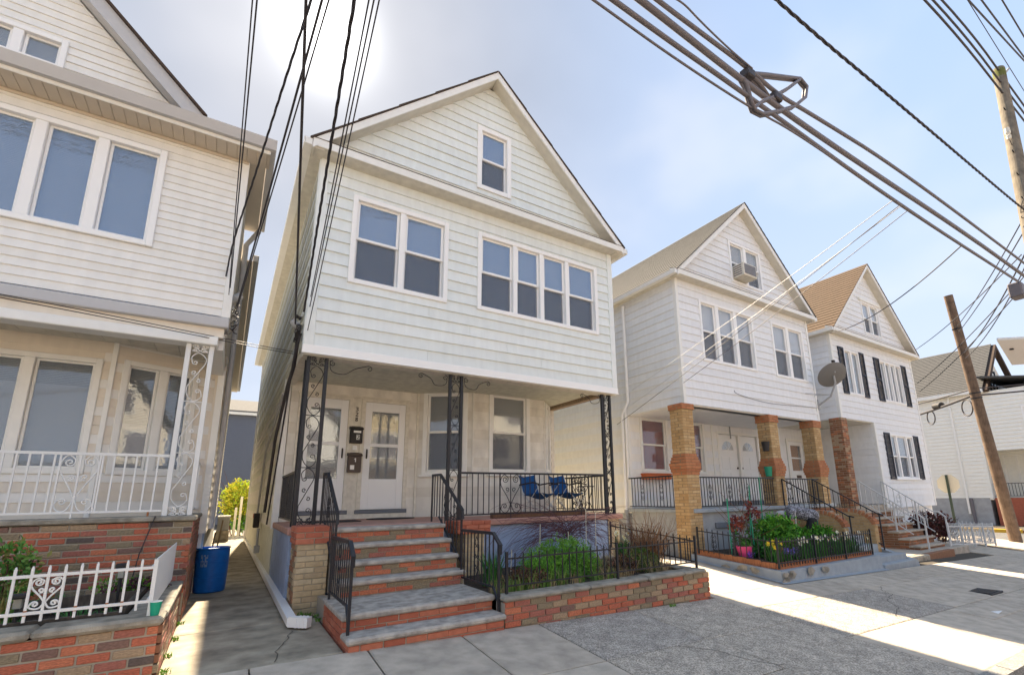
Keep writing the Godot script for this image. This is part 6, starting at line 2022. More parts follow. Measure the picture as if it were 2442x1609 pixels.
	for q in [[10.86, 11.04], [12.28, 12.46]]:
		var cw := part(st, "cheek_wall", Vector3(q[0], 0, 0.8))
		var W := wall(Vector3(q[0], 0, 0.1), Vector3(0, 0, 1), Vector3(-1, 0, 0))
		var en := func(y: float): return Vector2(0.0, 1.42 if y < 0.5 else 1.42 - 0.55 * (1.0 - sqrt(maxf(0.0, 1.0 - pow((y - 0.5) / 0.40, 2.0)))))
		var y := -0.3
		while y < 0.82:
			var e: Vector2 = en.call(y + 0.03)
			blk(cw, "joint", Vector3(q[0] + 0.01, y, 0.11), Vector3(q[1] - 0.01, y + 0.0652, 0.09 + e.y), M["mortar"])
			y += 0.0652
		bricks(cw, W, 0.0, 1.42, -0.3, 0.82, 0.2, 0.058, 0.007, gold, 0.05, 0.0, en)
		bricks(cw, wall(Vector3(q[0], 0, 1.52), Vector3(1, 0, 0), Vector3(0, 0, 1)), 0.0, 0.18, -0.3, 0.5, 0.19, 0.058, 0.007, gold, 0.05, 0.0)
		for k in 20:
			var t := k / 19.0
			var z := 0.12 + t * 1.42
			var yy := 0.875
			var ang := 0.0
			if t > 0.58:
				var a := (t - 0.58) / 0.42 * 1.35
				z = 0.1 + 0.87 + sin(a) * 0.55
				yy = 0.5 + cos(a) * 0.375
				ang = a
			put(cw, "coping_brick", bevel_mesh(Vector3(0.2, 0.09, 0.062), 0.004), M[terra[rng.randi() % 3]], Transform3D(Basis(Vector3(1, 0, 0), ang), Vector3((q[0] + q[1]) / 2, yy - 0.03, z)))
	for q in [[10.95, "black iron step railing above the curved brick cheek wall by the flower bed"], [12.37, "black iron step railing above the cheek wall next to the narrow side yard"]]:
		var sr := thing("step_railing", q[1], "railing", Vector3(q[0], 0.8, 0.9))
		var W := wall(Vector3(q[0], 0, 0.15), Vector3(0, 0, 1), Vector3(-1, 0, 0))
		railing(sr, W, 0.0, 1.45, 0.92, 1.63, M["iron"], 0.12, 0.013, [], -0.87)
		rod(sr, "newel", wp(W, 1.47, -0.05, 0), wp(W, 1.47, 0.76, 0), 0.026, M["iron"])
		rod(sr, "newel", wp(W, 0.0, 0.9, 0), wp(W, 0.0, 1.63, 0), 0.026, M["iron"])
		rod(sr, "rail_end", wp(W, 1.45, 0.765, 0), wp(W, 1.56, 0.74, 0), 0.03, M["iron"])
		cast_ornament(sr, W, 0.72, 0.72, 1.1, M["iron"], 0.07)
	var lr := thing("porch_gate_railing", "black iron railing section across the porch beside the steps", "railing", Vector3(11.7, 0.98, 0.05))
	railing(lr, R, 11.16, 12.85, 1.03, 1.64, M["iron"], 0.11, 0.013, [[11.25, 11.55]])
	heart(lr, R, 11.4, 0.13, 1.05, 1.62, M["iron"])
	# raised flower bed
	var bed := thing("raised_bed", "low grey painted concrete flower bed edge with flaking patches", "planter", Vector3(9.1, -0.2, 1.2))
	b = MB.new()
	b.hexa([Vector3(7.26, -0.6, 2.17), Vector3(10.98, -0.6, 2.17), Vector3(10.98, -0.6, 0.2), Vector3(7.26, -0.6, 0.2), Vector3(7.31, -0.015, 2.11), Vector3(10.95, -0.03, 2.11), Vector3(10.95, -0.02, 0.2), Vector3(7.31, 0.11, 0.2)])
	obj(bed, "kerb", b, M["grey_paint"])
	b = MB.new()
	for w in [[7.2, 11.0, 2.24, 2.10], [7.2, 7.33, 2.1, 0.3]]:
		var q := []
		for p in [[w[0], w[2]], [w[1], w[2]], [w[1], w[3]], [w[0], w[3]]]:
			q.append(Vector3(p[0], gy(p[0], p[1]) + 0.012, p[1]))
		b.quad_out(q[0], q[1], q[2], q[3], q[0] - Vector3(0, 1, 0))
	obj(bed, "paint_margin", b, M["grey_paint"])
	for k in 15:
		var on_left := k < 7
		var p := Vector3(7.28, rng.randf_range(-0.14, 0.0), rng.randf_range(0.9, 2.1)) if on_left else Vector3(7.35 + pow(rng.randf(), 3.0) * 3.4, rng.randf_range(-0.18, -0.06), 2.143)
		b = MB.new()
		var nn := 9
		var rr := rng.randf_range(0.03, 0.085)
		for s in nn:
			var a0 := TAU * s / nn
			var a1 := TAU * (s + 1) / nn
			var r0 := rr * (0.7 + 0.5 * absf(sin(s * 2.3 + k)))
			var r1 := rr * (0.7 + 0.5 * absf(sin((s + 1) % nn * 2.3 + k)))
			var f := func(a: float, r_: float) -> Vector3: return p + (Vector3(0, sin(a) * r_ * 0.8, cos(a) * r_ * 1.6) if on_left else Vector3(cos(a) * r_ * 1.6, sin(a) * r_ * 0.8, 0)) - (Vector3(0.085, 0, 0) if on_left else Vector3(0, 0, 0.102)) * (sin(a) * r_ * 0.8 + p.y + 0.1) + (Vector3(-0.012, 0, 0) if on_left else Vector3(0, 0, 0.01))
			b.tri_out(f.call(0.0, 0.0), f.call(a0, r0), f.call(a1, r1), Vector3(9, -0.1, 1.2))
		obj(bed, "bare_patch", b, M["cap"])
	for k in 5:
		var a := 7.44 + k * 0.69
		blk(bed, "edging_board", Vector3(a, -0.02, 1.95), Vector3(a + 0.685, 0.10 - 0.008 * k, 1.985), M["redwood"], 0.004)
	for k in 6:
		var z := 0.25 + k * 0.285
		var m2 := blk(bed, "edging_board", Vector3(7.40, 0.0, z), Vector3(7.435, 0.14 - k * 0.008, z + 0.28), M["redwood"], 0.004)
		m2.position.y += 0.07 - k * 0.014
	b = MB.new()
	b.quad(Vector3(7.43, 0.05, 1.95), Vector3(10.95, 0.04, 1.95), Vector3(10.95, 0.08, 0.1), Vector3(7.43, 0.13, 0.1))
	struct("soil", b, M["soil"])
	var f := thing("flower_bed_fence", "low black iron fence with cast ornaments around the flower bed", "fence", Vector3(9.1, 0, 2))
	iron_fence(f, Vector3(7.45, 0.005, 2.0), Vector3(10.9, -0.015, 2.0), 0.085, 0.44, 0.50, M["iron"], 0.092, 0.012, [0, 13, 25, 37], 0.06)
	iron_fence(f, Vector3(7.38, 0.13, 0.35), Vector3(7.45, 0.005, 2.0), 0.085, 0.44, 0.50, M["iron"], 0.115, 0.012, [0, 7], 0.04)
	for q in [[8.1, 0.0], [9.2, 0.0], [10.3, 0.0]]:
		cast_ornament(f, wall(Vector3(0, 0, 2.0), Vector3(1, 0, 0), Vector3(0, 0, 1)), q[0], 0.12, 0.43, M["iron"], 0.06)
	cast_ornament(f, wall(Vector3(7.4, 0, 0.3), Vector3(0, 0, 1), Vector3(-1, 0, 0)), 0.42, 0.22, 0.55, M["iron"], 0.06)
	# plants
	for q in [["leafy bright green bush between the green stakes", Vector3(8.85, 0.48, 1.15), Vector3(0.50, 0.34, 0.42), 300], ["low bright green bush in front of the curved cheek wall", Vector3(10.3, 0.32, 1.2), Vector3(0.42, 0.24, 0.35), 220], ["sprawling deep green plant at the porch end of the flower bed", Vector3(8.2, 0.24, 1.1), Vector3(0.35, 0.16, 0.3), 110]]:
		var t := thing("leafy_bush", q[0], "bush", Vector3(q[1].x, 0.06, q[1].z))
		b = MB.new()
		foliage(b, q[1], q[2], q[3], 10, 0.075, 0.04, [Color(0.05, 0.20, 0.015), Color(0.08, 0.28, 0.02), Color(0.13, 0.33, 0.03)] if q[3] > 200 else DEEP, 0.25, 0.4)
		for k in 6:
			grow(b, Vector3(q[1].x, 0.05, q[1].z), (Vector3.UP + rdir() * 0.5).normalized(), q[1].y, 0.01, 0, BROWN, Vector3.ZERO)
		obj(t, "foliage", b, M["leaf"], true)
	for q in [["tall rose bush with dark red young leaves beside the pink pot", Vector3(7.78, 0.1, 1.0), 0.75], ["thin rose shoot with copper red leaves tied to the tall stake", Vector3(8.28, 0.1, 1.0), 1.0]]:
		var t := thing("rose_bush", q[0], "bush", q[1])
		b = MB.new()
		for k in 5:
			grow(b, q[1], (Vector3.UP + rdir() * 0.12).normalized(), q[2] * 0.85, 0.009, 1, [Color(0.16, 0.07, 0.04), Color(0.10, 0.10, 0.04)], Vector3.UP * 0.2, 2)
		obj(t, "stems", b, M["twig"], true)
		b = MB.new()
		foliage(b, q[1] + Vector3(0, q[2] * 0.8, 0), Vector3(0.15, 0.18, 0.13), 34, 7, 0.06, 0.04, [Color(0.20, 0.04, 0.03), Color(0.13, 0.03, 0.04), Color(0.28, 0.07, 0.03)], 0.4, 0.3)
		foliage(b, q[1] + Vector3(0, q[2] * 0.4, 0), Vector3(0.14, 0.2, 0.12), 20, 6, 0.05, 0.035, DEEP, 0.4, 0.3)
		obj(t, "foliage", b, M["leaf"], true)
	daffodils("daffodil_clump", "yellow daffodils near the corner of the flower bed", Vector3(7.85, 0.05, 1.7), 0.16, 90, 0.34, Color(0.80, 0.60, 0.03), Color(0.75, 0.42, 0.02), 7)
	for q in [[8.7, 1.72, "white daffodils behind the fence near the yellow clump"], [9.35, 1.7, "white daffodils behind the middle of the ornamental fence"], [10.05, 1.72, "white daffodils before the low bright bush"], [10.65, 1.65, "white daffodils at the step end of the fence"]]:
		daffodils("daffodil_clump", q[2], Vector3(q[0], 0.045, q[1]), 0.26, 130, 0.34, Color(0.78, 0.76, 0.62), Color(0.78, 0.62, 0.25), 11)
	var hy := thing("hyacinths", "purple blue hyacinths behind the fence corner", "flowers", Vector3(8.12, 0.05, 1.78))
	b = MB.new()
	blades(b, Vector3(8.12, 0.05, 1.78), 0.18, 110, 0.2, 0.018, DEEP, 0.5)
	obj(hy, "leaves", b, M["leaf"], true)
	b = MB.new()
	for k in 12:
		var p := Vector3(8.12 + rng.randfn() * 0.10, 0.18, 1.78 + rng.randfn() * 0.06)
		foliage(b, p + Vector3(0, 0.05, 0), Vector3(0.022, 0.055, 0.022), 14, 4, 0.02, 0.016, [Color(0.12, 0.10, 0.48), Color(0.20, 0.14, 0.55), Color(0.30, 0.22, 0.60)], 0.8, 0.0)
	obj(hy, "blossoms", b, M["leaf"], true)
	var pot := thing("pink_pot", "pink plastic flower pot with purple pansies", "plant pot", Vector3(7.66, 0.08, 1.2))
	b = MB.new()
	b.lathe([Vector2(0.0, 0.0), Vector2(0.10, 0.0), Vector2(0.145, 0.19), Vector2(0.155, 0.19), Vector2(0.155, 0.215), Vector2(0.135, 0.215), Vector2(0.12, 0.16), Vector2(0.0, 0.16)], 24, Transform3D(Basis(), Vector3(7.66, 0.10, 1.2)))
	obj(pot, "pot", b, M["pink_pot"])
	b = MB.new()
	foliage(b, Vector3(7.66, 0.30, 1.2), Vector3(0.11, 0.06, 0.11), 24, 7, 0.04, 0.03, DEEP, 0.4, 0.3)
	foliage(b, Vector3(7.60, 0.16, 1.36), Vector3(0.07, 0.05, 0.05), 16, 6, 0.03, 0.028, [Color(0.20, 0.06, 0.42), Color(0.30, 0.10, 0.5)], 0.5, 0.2)
	obj(pot, "pansies", b, M["leaf"], true)
	b = MB.new()
	b.lathe([Vector2(0.0, 0.0), Vector2(0.10, 0.0), Vector2(0.14, 0.2), Vector2(0.12, 0.2), Vector2(0.09, 0.03), Vector2(0.0, 0.03)], 20, Transform3D(Basis(), Vector3(8.35, 0.055, 1.5)))
	single("clay_pot", "terracotta flower pot standing in the flower bed", "plant pot", b, M["terracotta"], Vector3(8.35, 0.055, 1.5))
	for q in [[8.15, 1.0, 1.45, 0.16, "stake"], [7.55, 1.0, 1.2, 0.0, "stake"], [8.70, 0.95, 1.62, 0.06, "stake"], [9.0, 1.0, 0.72, -0.09, "stake"], [9.15, 1.05, 0.74, -0.05, "stake"], [10.6, 1.0, 0.80, 0.0, "stake"], [10.86, 0.95, 0.83, 0.0, "stake"], [9.66, 1.1, 0.86, 0.05, "wire_white"], [8.05, 1.15, 0.8, 0.0, "stake"]]:
		b = MB.new()
		b.tube(PackedVector3Array([Vector3(q[0], 0.04, q[1]), Vector3(q[0] + q[3], q[2], q[1])]), 0.011, 6)
		single("garden_stake", "thin green garden stake standing in the flower bed" if q[4] == "stake" else "white garden stake in front of the bending person", "stake", b, M[q[4]], Vector3(q[0], 0.05, q[1]), "green stakes in the flower bed" if q[4] == "stake" else "")
	build_person()

# ---------------------------------------------------------------- person (smooth union of tapered capsules, surface nets)
func build_person() -> void:
	var H := Vector3(10.30, 0.78, 1.10)
	var d := Vector3(-0.55, 0, -0.835)
	var s := Vector3(0.835, 0, -0.55)
	var up := Vector3.UP
	var C := H + d * 0.38 + up * 0.09
	var N := H + d * 0.47 + up * 0.04
	var hd := H + d * 0.585 + up * 0.0
	var bones := []   # a, b, ra, rb, colour kind
	bones.append([H - d * 0.03, H + d * 0.2 + up * 0.06, 0.15, 0.135, 0])
	bones.append([H + d * 0.2 + up * 0.06, C, 0.135, 0.14, 0])
	bones.append([C - s * 0.13, C + s * 0.13, 0.085, 0.085, 0])
	bones.append([C, N, 0.075, 0.055, 1])
	bones.append([hd + d * 0.02 + up * 0.015, hd + d * 0.03 - up * 0.05, 0.088, 0.072, 1])
	bones.append([hd - d * 0.015 + up * 0.035, hd + d * 0.035 + up * 0.03, 0.088, 0.08, 2])
	bones.append([hd + d * 0.10 - up * 0.045, hd + d * 0.125 - up * 0.06, 0.014, 0.010, 1])
	for k in [-1.0, 1.0]:
		var sh: Vector3 = C + s * 0.17 * k
		var el: Vector3 = sh - up * 0.25 + d * (0.03 + 0.03 * k)
		var wr: Vector3 = el - up * 0.21 + d * 0.05
		bones.append([sh, sh - up * 0.12, 0.062, 0.056, 0])
		bones.append([sh - up * 0.10, el, 0.045, 0.038, 1])
		bones.append([el, wr, 0.038, 0.027, 1])
		bones.append([wr, wr - up * 0.07 + d * 0.01, 0.03, 0.034, 1])
		for q in 4:
			bones.append([wr - up * 0.07 + s * (q - 1.5) * 0.018, wr - up * (0.125 - absf(q - 1.5) * 0.008) + d * 0.025 + s * (q - 1.5) * 0.02, 0.011, 0.009, 1])
		bones.append([wr - up * 0.03 + d * 0.02, wr - up * 0.075 + d * 0.06, 0.012, 0.010, 1])
		var hp: Vector3 = H + s * 0.085 * k - d * 0.02 - up * 0.10
		var kn: Vector3 = Vector3(H.x, 0.46, H.z) + s * 0.10 * k + d * 0.06
		var an: Vector3 = Vector3(H.x, 0.13, H.z) + s * 0.11 * k - d * 0.02
		bones.append([hp, kn, 0.092, 0.066, 3])
		bones.append([kn, an, 0.066, 0.045, 3])
		bones.append([an - up * 0.03, an - up * 0.035 + d * 0.15, 0.045, 0.036, 4])
	var lo := Vector3(1e9, 1e9, 1e9)
	var hi := -lo
	for q in bones:
		for e in [0, 1]:
			var rr: Vector3 = Vector3.ONE * (q[2 + e] + 0.05)
			lo = lo.min(q[e] - rr)
			hi = hi.max(q[e] + rr)
	var cs := 0.0165
	var nx := int((hi.x - lo.x) / cs) + 2
	var ny := int((hi.y - lo.y) / cs) + 2
	var nz := int((hi.z - lo.z) / cs) + 2
	var g := PackedFloat32Array()
	g.resize(nx * ny * nz)
	g.fill(1.0)
	for q in bones:
		var a: Vector3 = q[0]
		var ab: Vector3 = q[1] - q[0]
		var L := maxf(ab.length_squared(), 1e-8)
		var rm: float = maxf(q[2], q[3]) + 0.06
		var b0 := ((Vector3(q[0]).min(q[1]) - Vector3.ONE * rm - lo) / cs).max(Vector3.ZERO)
		var b1 := (Vector3(q[0]).max(q[1]) + Vector3.ONE * rm - lo) / cs
		var kk: float = 0.035 if rm > 0.1 else 0.012
		for i in range(int(b0.x), mini(int(b1.x) + 1, nx)):
			for j in range(int(b0.y), mini(int(b1.y) + 1, ny)):
				for k in range(int(b0.z), mini(int(b1.z) + 1, nz)):
					var p := lo + Vector3(i, j, k) * cs
					var t := clampf((p - a).dot(ab) / L, 0, 1)
					var dd := (p - a - ab * t).length() - lerpf(q[2], q[3], t)
					var id := (i * ny + j) * nz + k
					var o := g[id]
					var hh := clampf(0.5 + 0.5 * (o - dd) / kk, 0, 1)
					g[id] = lerpf(o, dd, hh) - kk * hh * (1.0 - hh)
	var vid := {}
	var vs := PackedVector3Array()
	for i in nx - 1:
		for j in ny - 1:
			for k in nz - 1:
				var acc := Vector3.ZERO
				var cnt := 0
				var c8 := []
				for m in 8:
					c8.append(g[((i + (m & 1)) * ny + j + ((m >> 1) & 1)) * nz + k + ((m >> 2) & 1)])
				var neg := 0
				for m in 8:
					if c8[m] < 0.0:
						neg += 1
				if neg == 0 or neg == 8:
					continue
				for e in [[0, 1], [2, 3], [4, 5], [6, 7], [0, 2], [1, 3], [4, 6], [5, 7], [0, 4], [1, 5], [2, 6], [3, 7]]:
					var va: float = c8[e[0]]
					var vb: float = c8[e[1]]
					if (va < 0.0) != (vb < 0.0):
						var t := va / (va - vb)
						var pa := Vector3(e[0] & 1, (e[0] >> 1) & 1, (e[0] >> 2) & 1)
						var pb := Vector3(e[1] & 1, (e[1] >> 1) & 1, (e[1] >> 2) & 1)
						acc += pa.lerp(pb, t)
						cnt += 1
				vid[(i * ny + j) * nz + k] = vs.size()
				vs.append(lo + (Vector3(i, j, k) + acc / cnt) * cs)
	var cols := [Color(0.16, 0.16, 0.18), Color(0.52, 0.28, 0.19), Color(0.42, 0.42, 0.42), Color(0.012, 0.012, 0.016), Color(0.03, 0.03, 0.03)]
	var vc := PackedColorArray()
	var vn := PackedVector3Array()
	vn.resize(vs.size())
	for p in vs:
		var best := 1e9
		var kind := 0
		for q in bones:
			var ab: Vector3 = q[1] - q[0]
			var t := clampf((p - q[0]).dot(ab) / maxf(ab.length_squared(), 1e-8), 0, 1)
			var dd: float = (p - q[0] - ab * t).length() - lerpf(q[2], q[3], t)
			if dd < best:
				best = dd
				kind = q[4]
		var c: Color = cols[kind]
		if kind == 0:
			c = c * (2.6 if rng.randf() < 0.33 else 0.5)
		vc.append(c)
	var faces := []
	for ax in 3:
		var u := (ax + 1) % 3
		var w := (ax + 2) % 3
		for i in range(1, nx - 1):
			for j in range(1, ny - 1):
				for k in range(1, nz - 1):
					var p := [i, j, k]
					var q := [i, j, k]
					q[ax] += 1
					var ga := g[(p[0] * ny + p[1]) * nz + p[2]]
					var gb := g[(q[0] * ny + q[1]) * nz + q[2]]
					if (ga < 0.0) == (gb < 0.0):
						continue
					var ids := []
					for o in [[0, 0], [-1, 0], [-1, -1], [0, -1]]:
						var r := [i, j, k]
						r[u] += o[0]
						r[w] += o[1]
						ids.append(vid.get((r[0] * ny + r[1]) * nz + r[2], -1))
					if ids.has(-1):
						continue
					if ga > 0.0:
						ids.reverse()
					faces.append(ids)
	for f in faces:
		var nn := (vs[f[1]] - vs[f[0]]).cross(vs[f[2]] - vs[f[0]]).normalized()
		for k in f:
			vn[k] += nn
	var b := MB.new()
	for f in faces:
		for t in [[0, 1, 2], [0, 2, 3]]:
			var a: int = f[t[0]]
			var e: int = f[t[1]]
			var c: int = f[t[2]]
			b.v.append(vs[a]); b.v.append(vs[c]); b.v.append(vs[e])
			b.n.append(vn[a].normalized()); b.n.append(vn[c].normalized()); b.n.append(vn[e].normalized())
			b.c.append(vc[a]); b.c.append(vc[c]); b.c.append(vc[e])
	var o := thing("person", "person in a speckled grey top and black trousers bending over the flower bed", "person", Vector3(H.x, 0.05, H.z))
	obj(o, "body", b, M["tinted"], true)

# ---------------------------------------------------------------- the white house with dark shutters
func shutter(parent: Node, w: Dictionary, u0: float, u1: float, y0: float, y1: float) -> void:
	var s := part(parent, "shutter", wp(w, (u0 + u1) / 2, y0, 0))
	var b := MB.new()
	wbox(b, w, u0, y0, 0.012, u0 + 0.05, y1, 0.05)
	wbox(b, w, u1 - 0.05, y0, 0.012, u1, y1, 0.05)
	for y in [y0, (y0 + y1) / 2 - 0.03, y1 - 0.06]:
		wbox(b, w, u0 + 0.05, y, 0.013, u1 - 0.05, y + 0.06, 0.049)
	obj(s, "frame", b, M["shutter"])
	b = MB.new()
	var y := y0 + 0.07
	while y < y1 - 0.07:
		b.hexa([wp(w, u0 + 0.05, y, 0.040), wp(w, u1 - 0.05, y, 0.040), wp(w, u1 - 0.05, y + 0.008, 0.044), wp(w, u0 + 0.05, y + 0.008, 0.044), wp(w, u0 + 0.05, y + 0.03, 0.016), wp(w, u1 - 0.05, y + 0.03, 0.016), wp(w, u1 - 0.05, y + 0.038, 0.020), wp(w, u0 + 0.05, y + 0.038, 0.020)])
		y += 0.042
	obj(s, "louvers", b, M["shutter"])

func build_house_three() -> void:
	var h := thing("house", "white sided house with dark shutters and tan brown roof", "house", Vector3(17.7, 0, -2))
	var x0 := 14.75
	var x1 := 20.75
	var ye := 6.32
	var yp := 9.27
	var xr := 16.85
	var zp := -2.1
	var b := MB.new()
	shell(h, x0, x1, 3.5, ye, yp, -12.0, zp, M["siding_white"], M["soffit"], M["trim"], M["roof_tan"], 0.16, 0.26, true, true)
	blk(h, "front_block", Vector3(xr + 0.02, -0.5, zp - 0.1), Vector3(x1 - 0.025, 3.48, -0.115), M["siding_white"])
	var F := wall(Vector3.ZERO, Vector3(1, 0, 0), Vector3(0, 0, 1))
	var holes := [[15.50, 4.32, 16.52, 5.82], [18.0, 4.32, 19.72, 5.80], [17.85, 1.68, 19.70, 3.19]]
	var fb := part(h, "front_boards", Vector3(17.7, 3.5, 0))
	siding(fb, F, 3.5, 6.22, 0.195, flat(x0 + 0.06, x1 - 0.06), holes, ["siding_white", "siding_white_b", "siding_white"], 0.022)
	siding(fb, F, 0.77, 3.5, 0.195, flat(xr + 0.05, x1 - 0.06), holes, ["siding_white", "siding_white_b", "siding_white"], 0.022)
	var gb := part(h, "gable_boards", Vector3(17.7, 6.4, 0))
	var wg := [17.33, 6.67, 18.62, 7.87]
	siding(gb, F, 6.40, yp - 0.2, 0.195, gable_edge(x0, x1, ye, yp, 0.16), [wg], ["siding_white", "siding_white_b", "siding_white"], 0.022)
	for q in [[x0, 3.5], [x1 - 0.07, 0.77], [xr, 0.77]]:
		wblk(h, "corner_post", F, q[0] - 0.012, q[1], -0.07, q[0] + 0.08, 6.22 if q[0] != xr else 3.5, 0.03, M["trim"], 0.005)
	window(h, F, holes[0][0], holes[0][1], holes[0][2], holes[0][3], [0.5], "fixed", M["vinyl"], M["glass"], M["shade"], {"cw": 0.06, "mull": 0.08})
	window(h, F, holes[1][0], holes[1][1], holes[1][2], holes[1][3], [0.25, 0.5, 0.75], "fixed", M["vinyl"], M["glass"], M["shade"], {"cw": 0.06, "mull": 0.08})
	window(h, F, holes[2][0], holes[2][1], holes[2][2], holes[2][3], [0.27, 0.73], "hung", M["vinyl"], M["glass"], M["shade"], {"cw": 0.06, "mull": 0.09, "sill": true})
	window(h, F, wg[0], wg[1], wg[2], wg[3], [0.5], "hung", M["vinyl"], M["glass_clear"], M["curtain_white"], {"cw": 0.06, "mull": 0.08, "drop": 0.5})
	wblk(h, "window_hood", F, 17.2, 7.87, 0.0, 18.75, 7.97, 0.07, M["trim"], 0.01)
	for q in [[15.16, 15.49], [16.53, 16.86]]:
		shutter(h, F, q[0], q[1], 4.30, 5.84)
	for q in [[17.58, 17.99], [19.73, 20.14]]:
		shutter(h, F, q[0], q[1], 4.29, 5.83)
	for q in [[17.43, 17.84], [19.71, 20.12]]:
		shutter(h, F, q[0], q[1], 1.67, 3.21)
	var S := wall(Vector3(x0, 0, 0), Vector3(0, 0, -1), Vector3(-1, 0, 0))
	var sb := part(h, "side_boards", Vector3(x0, 3, -3))
	siding(sb, S, 3.5, 6.21, 0.195, flat(0.06, 11.0), [], ["siding_white", "siding_white_b", "siding_white"], 0.022)
	siding(sb, S, 0.8, 3.5, 0.195, flat(2.2, 11.0), [], ["siding_white", "siding_white_b", "siding_white"], 0.022)
	# entrance recess
	var R := wall(Vector3(xr, 0, 0), Vector3(0, 0, -1), Vector3(-1, 0, 0))
	var rb := part(h, "recess_boards", Vector3(xr, 2, -1))
	siding(rb, R, 0.9, 3.48, 0.195, flat(0.03, 2.1), [], ["siding_white", "siding_white_b", "siding_white"], 0.022)
	var B := wall(Vector3(0, 0, zp), Vector3(1, 0, 0), Vector3(0, 0, 1))
	siding(rb, B, 0.9, 3.48, 0.195, flat(x0 + 0.03, xr), [[15.2, 0.9, 16.45, 3.12]], ["siding_white", "siding_white_b", "siding_white"], 0.012)
	blk(h, "recess_ceiling", Vector3(x0 + 0.03, 3.47, zp), Vector3(xr, 3.5, -0.02), M["soffit"])
	var dr := part(h, "door", wp(B, 15.82, 0.95, 0))
	b = MB.new()
	wbox(b, B, 15.35, 0.95, -0.05, 15.48, 3.03, 0.0)
	wbox(b, B, 16.10, 0.95, -0.05, 16.26, 3.03, 0.0)
	wbox(b, B, 15.48, 2.9, -0.05, 16.10, 3.03, 0.0)
	wbox(b, B, 15.48, 0.95, -0.05, 16.10, 2.03, 0.0)
	obj(dr, "leaf", b, M["door_white"])
	wblk(dr, "mid_bar", B, 15.48, 2.44, -0.04, 16.10, 2.49, -0.005, M["door_white"])
	wblk(dr, "pane", B, 15.48, 2.03, -0.03, 16.10, 2.9, -0.026, M["glass_clear"])
	wblk(dr, "curtain", B, 15.48, 2.03, -0.10, 16.10, 2.9, -0.095, M["curtain_orange"])
	wblk(dr, "mail_slot", B, 15.66, 1.78, 0.0, 15.95, 1.88, 0.012, M["brown_box"], 0.003)
	b = MB.new()
	wbox(b, B, 15.22, 0.95, -0.1, 15.34, 3.12, 0.03)
	wbox(b, B, 16.27, 0.95, -0.1, 16.43, 3.12, 0.03)
	wbox(b, B, 15.34, 3.035, -0.1, 16.27, 3.12, 0.028)
	obj(dr, "casing", b, M["trim"])
	for k in 3:
		put(h, "house_number", text_mesh("326".substr(k, 1), 0.13), M["black_box"], Transform3D(Basis(), Vector3(16.40 + k * 0.11, 2.62, zp + 0.04)))
	blk(h, "wall_lamp", Vector3(16.42, 2.85, zp + 0.02), Vector3(16.54, 3.02, zp + 0.12), M["black_box"], 0.02)
	blk(h, "porch_floor", Vector3(x0, -0.5, zp), Vector3(xr, 0.88, 0.0), M["concrete_b"], 0.01)
	blk(h, "foundation", Vector3(x0 + 0.02, -0.7, -11.0), Vector3(x1 - 0.03, 0.8, zp - 0.1), M["grey_wall"])
	brick_pier(h, 14.62, 0.06, 0.88, 3.5, 0.36)
	# brick steps with silver railings
	var st := thing("front_steps", "brown brick steps with stone treads below the shuttered house's recess", "steps", Vector3(15.8, -0.3, 0.8))
	var um := ["brick_umber_b", "brick_umber", "brick_terra_b", "brick_umber_b"]
	for k in 6:
		var y := 0.72 - k * 0.178
		var zf := 0.22 + k * 0.235
		var sp := part(st, "step", Vector3(15.8, y, zf))
		blk(sp, "tread", Vector3(15.02, y - 0.05, zf - 0.28), Vector3(16.75, y, zf + 0.02), M["concrete_b"], 0.01)
		blk(sp, "riser_core", Vector3(15.06, -0.7, zf - 0.3), Vector3(16.72, y - 0.05, zf - 0.03), M["mortar"])
		bricks(sp, wall(Vector3(0, 0, zf - 0.028), Vector3(1, 0, 0), Vector3(0, 0, 1)), 15.06, 16.72, y - 0.178, y - 0.052, 0.2, 0.056, 0.007, um, 0.05, 0.004)
		bricks(sp, wall(Vector3(15.058, 0, zf - 0.28), Vector3(0, 0, 1), Vector3(-1, 0, 0)), 0.0, 0.25, -0.5, y - 0.052, 0.25, 0.056, 0.007, um, 0.05, 0.004)
	for q in [[15.18, "silver metal step railing beside the narrow side yard"], [16.66, "silver metal step railing beside the dark leaved bush"]]:
		var sr := thing("step_railing", q[1], "railing", Vector3(q[0], 0.3, 0.8))
		var W := wall(Vector3(q[0], 0, 0.02), Vector3(0, 0, 1), Vector3(-1, 0, 0))
		railing(sr, W, 0.0, 1.2, 1.02, 1.60, M["iron_silver"], 0.15, 0.016, [], -0.90, 0.036)
		rod(sr, "top_rail", wp(W, 1.2, 0.70, 0), wp(W, 1.36, 0.69, 0), 0.036, M["iron_silver"])
		rod(sr, "top_rail", wp(W, 1.35, 0.69, 0), wp(W, 1.52, 0.53, 0), 0.036, M["iron_silver"])
		for z in [[0.0, 0.88, 1.6], [0.82, 0.05, 0.98], [1.5, -0.33, 0.55]]:
			rod(sr, "newel", wp(W, z[0], z[1], 0), wp(W, z[0], z[2], 0), 0.034, M["iron_silver"])
		cast_ornament(sr, W, 0.42, 0.78, 1.2, M["iron_silver"], 0.07)
		cast_ornament(sr, W, 1.0, 0.34, 0.76, M["iron_silver"], 0.07)
	var wk := thing("walkway_kerb", "worn concrete and brick edging of the walk before the shuttered house", "kerb", Vector3(15, -0.35, 1.7))
	blk(wk, "walk_slab", Vector3(12.62, -0.7, 0.3), Vector3(17.5, -0.27, 1.68), M["concrete_b"], 0.015)
	blk(wk, "stone", Vector3(12.75, -0.7, 1.685), Vector3(14.2, -0.265, 1.86), M["cap"], 0.03)
	blk(wk, "brick_edge", Vector3(14.21, -0.7, 1.685), Vector3(15.9, -0.262, 1.83), M["brick_umber_b"], 0.01)
